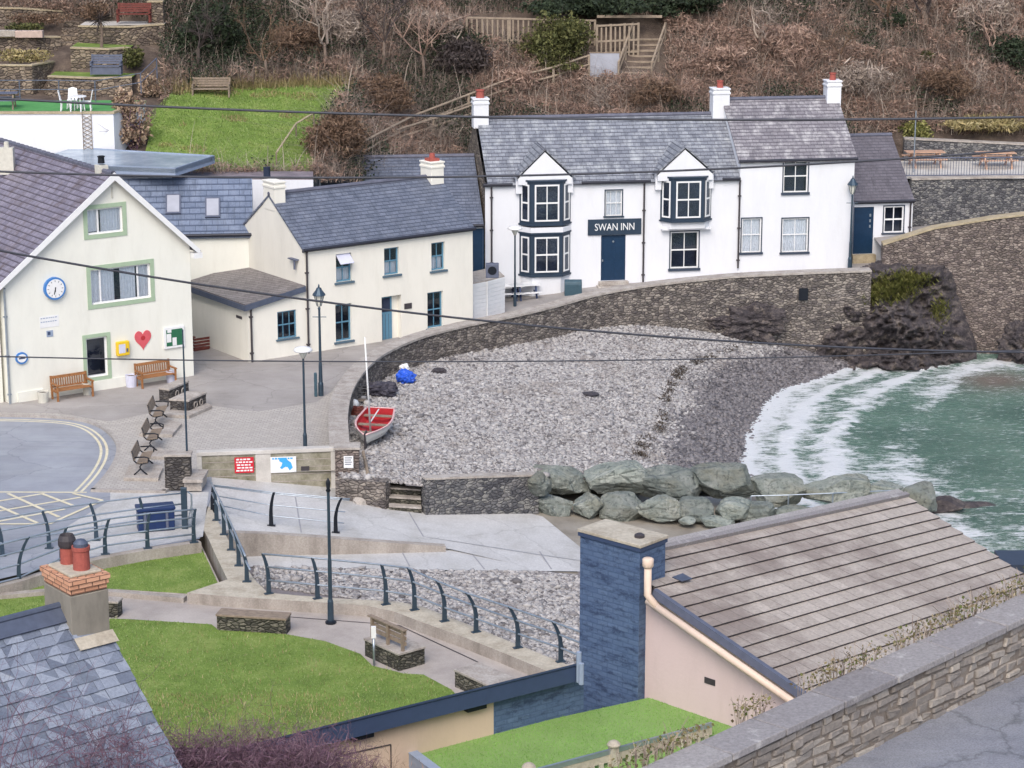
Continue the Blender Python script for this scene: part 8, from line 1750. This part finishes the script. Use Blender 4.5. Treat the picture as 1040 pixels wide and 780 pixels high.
# --- greenery on the rock outcrop
rsg = np.random.RandomState(77); pts = []
for cx, cy, sx, sy, n in ((905, 296, 20, 9, 2600), (925, 285, 18, 6, 1200), (885, 300, 10, 8, 700), (955, 315, 8, 12, 350), (845, 316, 8, 10, 300), (872, 288, 8, 6, 300)):
    pts += [(cx + rsg.normal(0, sx * .6), cy + rsg.normal(0, sy * .6)) for _ in range(n)]
vvg = np.array(vv).reshape(len(gy), len(gx), 3); C = []
for x, y in pts:
    i = int(np.clip((x - gx[0]) / (gx[1] - gx[0]), 0, len(gx) - 1)); j = int(np.clip((y - gy[0]) / (gy[1] - gy[0]), 0, len(gy) - 1)); C.append(vvg[j, i])
C = np.array(C); n = len(C); a = rsg.uniform(0, 6.28, n); L_ = rsg.uniform(.15, .42, n); dx, dy = np.cos(a) * .5 * L_, -np.abs(np.sin(a)) * .6 * L_; wv = .03
tip = C + np.stack([dx, dy - .05, L_ * rsg.uniform(.2, .8, n)], -1); sd_ = np.stack([np.full(n, wv), np.zeros(n), np.full(n, .01)], -1)
v = np.stack([C - sd_, C + sd_, tip + sd_ * .3, tip - sd_ * .3], 1).reshape(-1, 3); tag(np_obj('cliff_plants', v, np.arange(4 * n).reshape(n, 4), M['moss_green']), 'yellow green grassy growth on top of the rock outcrop', 'plants', None, 'stuff')
# --- foreground growth: purple winter shrubs, weeds along the wall
for i, (x, y, t_, h, lb_) in enumerate(((-10, 800, 33, 2.0, 'thin purple twigged shrub at the bottom left corner before the slates'), (60, 806, 33.5, 1.7, 'purple twigged shrub before the middle of the near slate roof'), (120, 800, 34, 1.9, 'dense purple shrub against the lower verge of the near slate roof'), (175, 800, 36, 1.6, 'purple winter shrub right of the near slate roof'), (230, 798, 36.5, 1.5, 'low purple winter shrub below the lower lawn'), (280, 796, 37, 1.5, 'purple winter shrub left of the blue eave'), (325, 800, 38, 1.5, 'purple twigged shrub touching the end of the blue eave'), (375, 800, 39, 1.0, 'brown twigged shrub below the buff wing wall'))):
    p = PT(x, y, t_); r = thing('winter_shrub', lb_, 'shrub', tuple(p), 0, 'purple winter shrubs in the foreground'); mb = twigs(p - Z * .3, h * (1.0 if i > 1 else 1.1), .5, 22 if i > 2 else 7, 3, 400 + i, .010, .26, .6, 3, 3); build('stems', mb, M['twig_purple'] if i < 7 else M['bracken'], r)
    rs = np.random.RandomState(410 + i); nn = 6500 if i in (3, 4, 5, 6) else (2200 if i == 2 else 300)
    leaves('twig_ends', [p + Z * h * .28, p + V((.35, 0, h * .2)), p + V((-.35, 0, h * .24))], [(.62, .5, h * .34)] * 3, nn, .009, M['twig_purple'] if i < 7 else M['bracken'], 420 + i, r, .1, elong=13)
rsw = np.random.RandomState(88); n = 2600; s = rsw.uniform(s2 - 1, s1 + 3, n); base = np.array([tuple(wl(q, -.06 - abs(rsw.normal(0, .07)), -.05)) for q in s]); dens = nz(s, s * 0, 2.2, 5) > -.15; base = base[dens]; n = len(base)
rs = rsw; hgt = rs.uniform(.03, .2, n); cen = base + np.stack([rs.normal(0, .06, n), rs.normal(0, .06, n), hgt], -1); t = rs.normal(size=(n, 3)); t /= np.linalg.norm(t, axis=1, keepdims=True); uu = np.cross(t, rs.normal(size=(n, 3))); uu /= np.linalg.norm(uu, axis=1, keepdims=True); sz = rs.uniform(.012, .03, n)[:, None]
v = np.stack([cen - t * sz, cen + uu * sz * .7, cen + t * sz, cen - uu * sz * .7], 1).reshape(-1, 3); tag(np_obj('wall_weeds', v, np.arange(4 * n).reshape(n, 4), m_leaf('wall_weed_leaves', [(84, 96, 50), (112, 112, 68), (136, 124, 96), (158, 146, 122), (104, 90, 68), (96, 108, 58)])), 'straggling weeds growing along the back of the foreground wall', 'weeds', None, 'stuff')
XYw = base[rsw.randint(0, n, 900)][:, :2]; zb_ = {}; 
mb = MB()
for k in range(260):
    b_ = V(base[rsw.randint(0, n)]); L_ = rsw.uniform(.12, .34); d = V((rsw.normal(0, .35), rsw.normal(0, .35), 1)).normalized(); mb.tube([b_ - Z * .2, b_ + d * L_ * .6, b_ + d * L_ + V((rsw.normal(0, .05), 0, 0))], [.006, .005, .003], 3, False)
tag(build('weed_stalks', mb, M['twig']), 'thin dry weed stalks standing along the foreground wall', 'weeds', None, 'stuff')
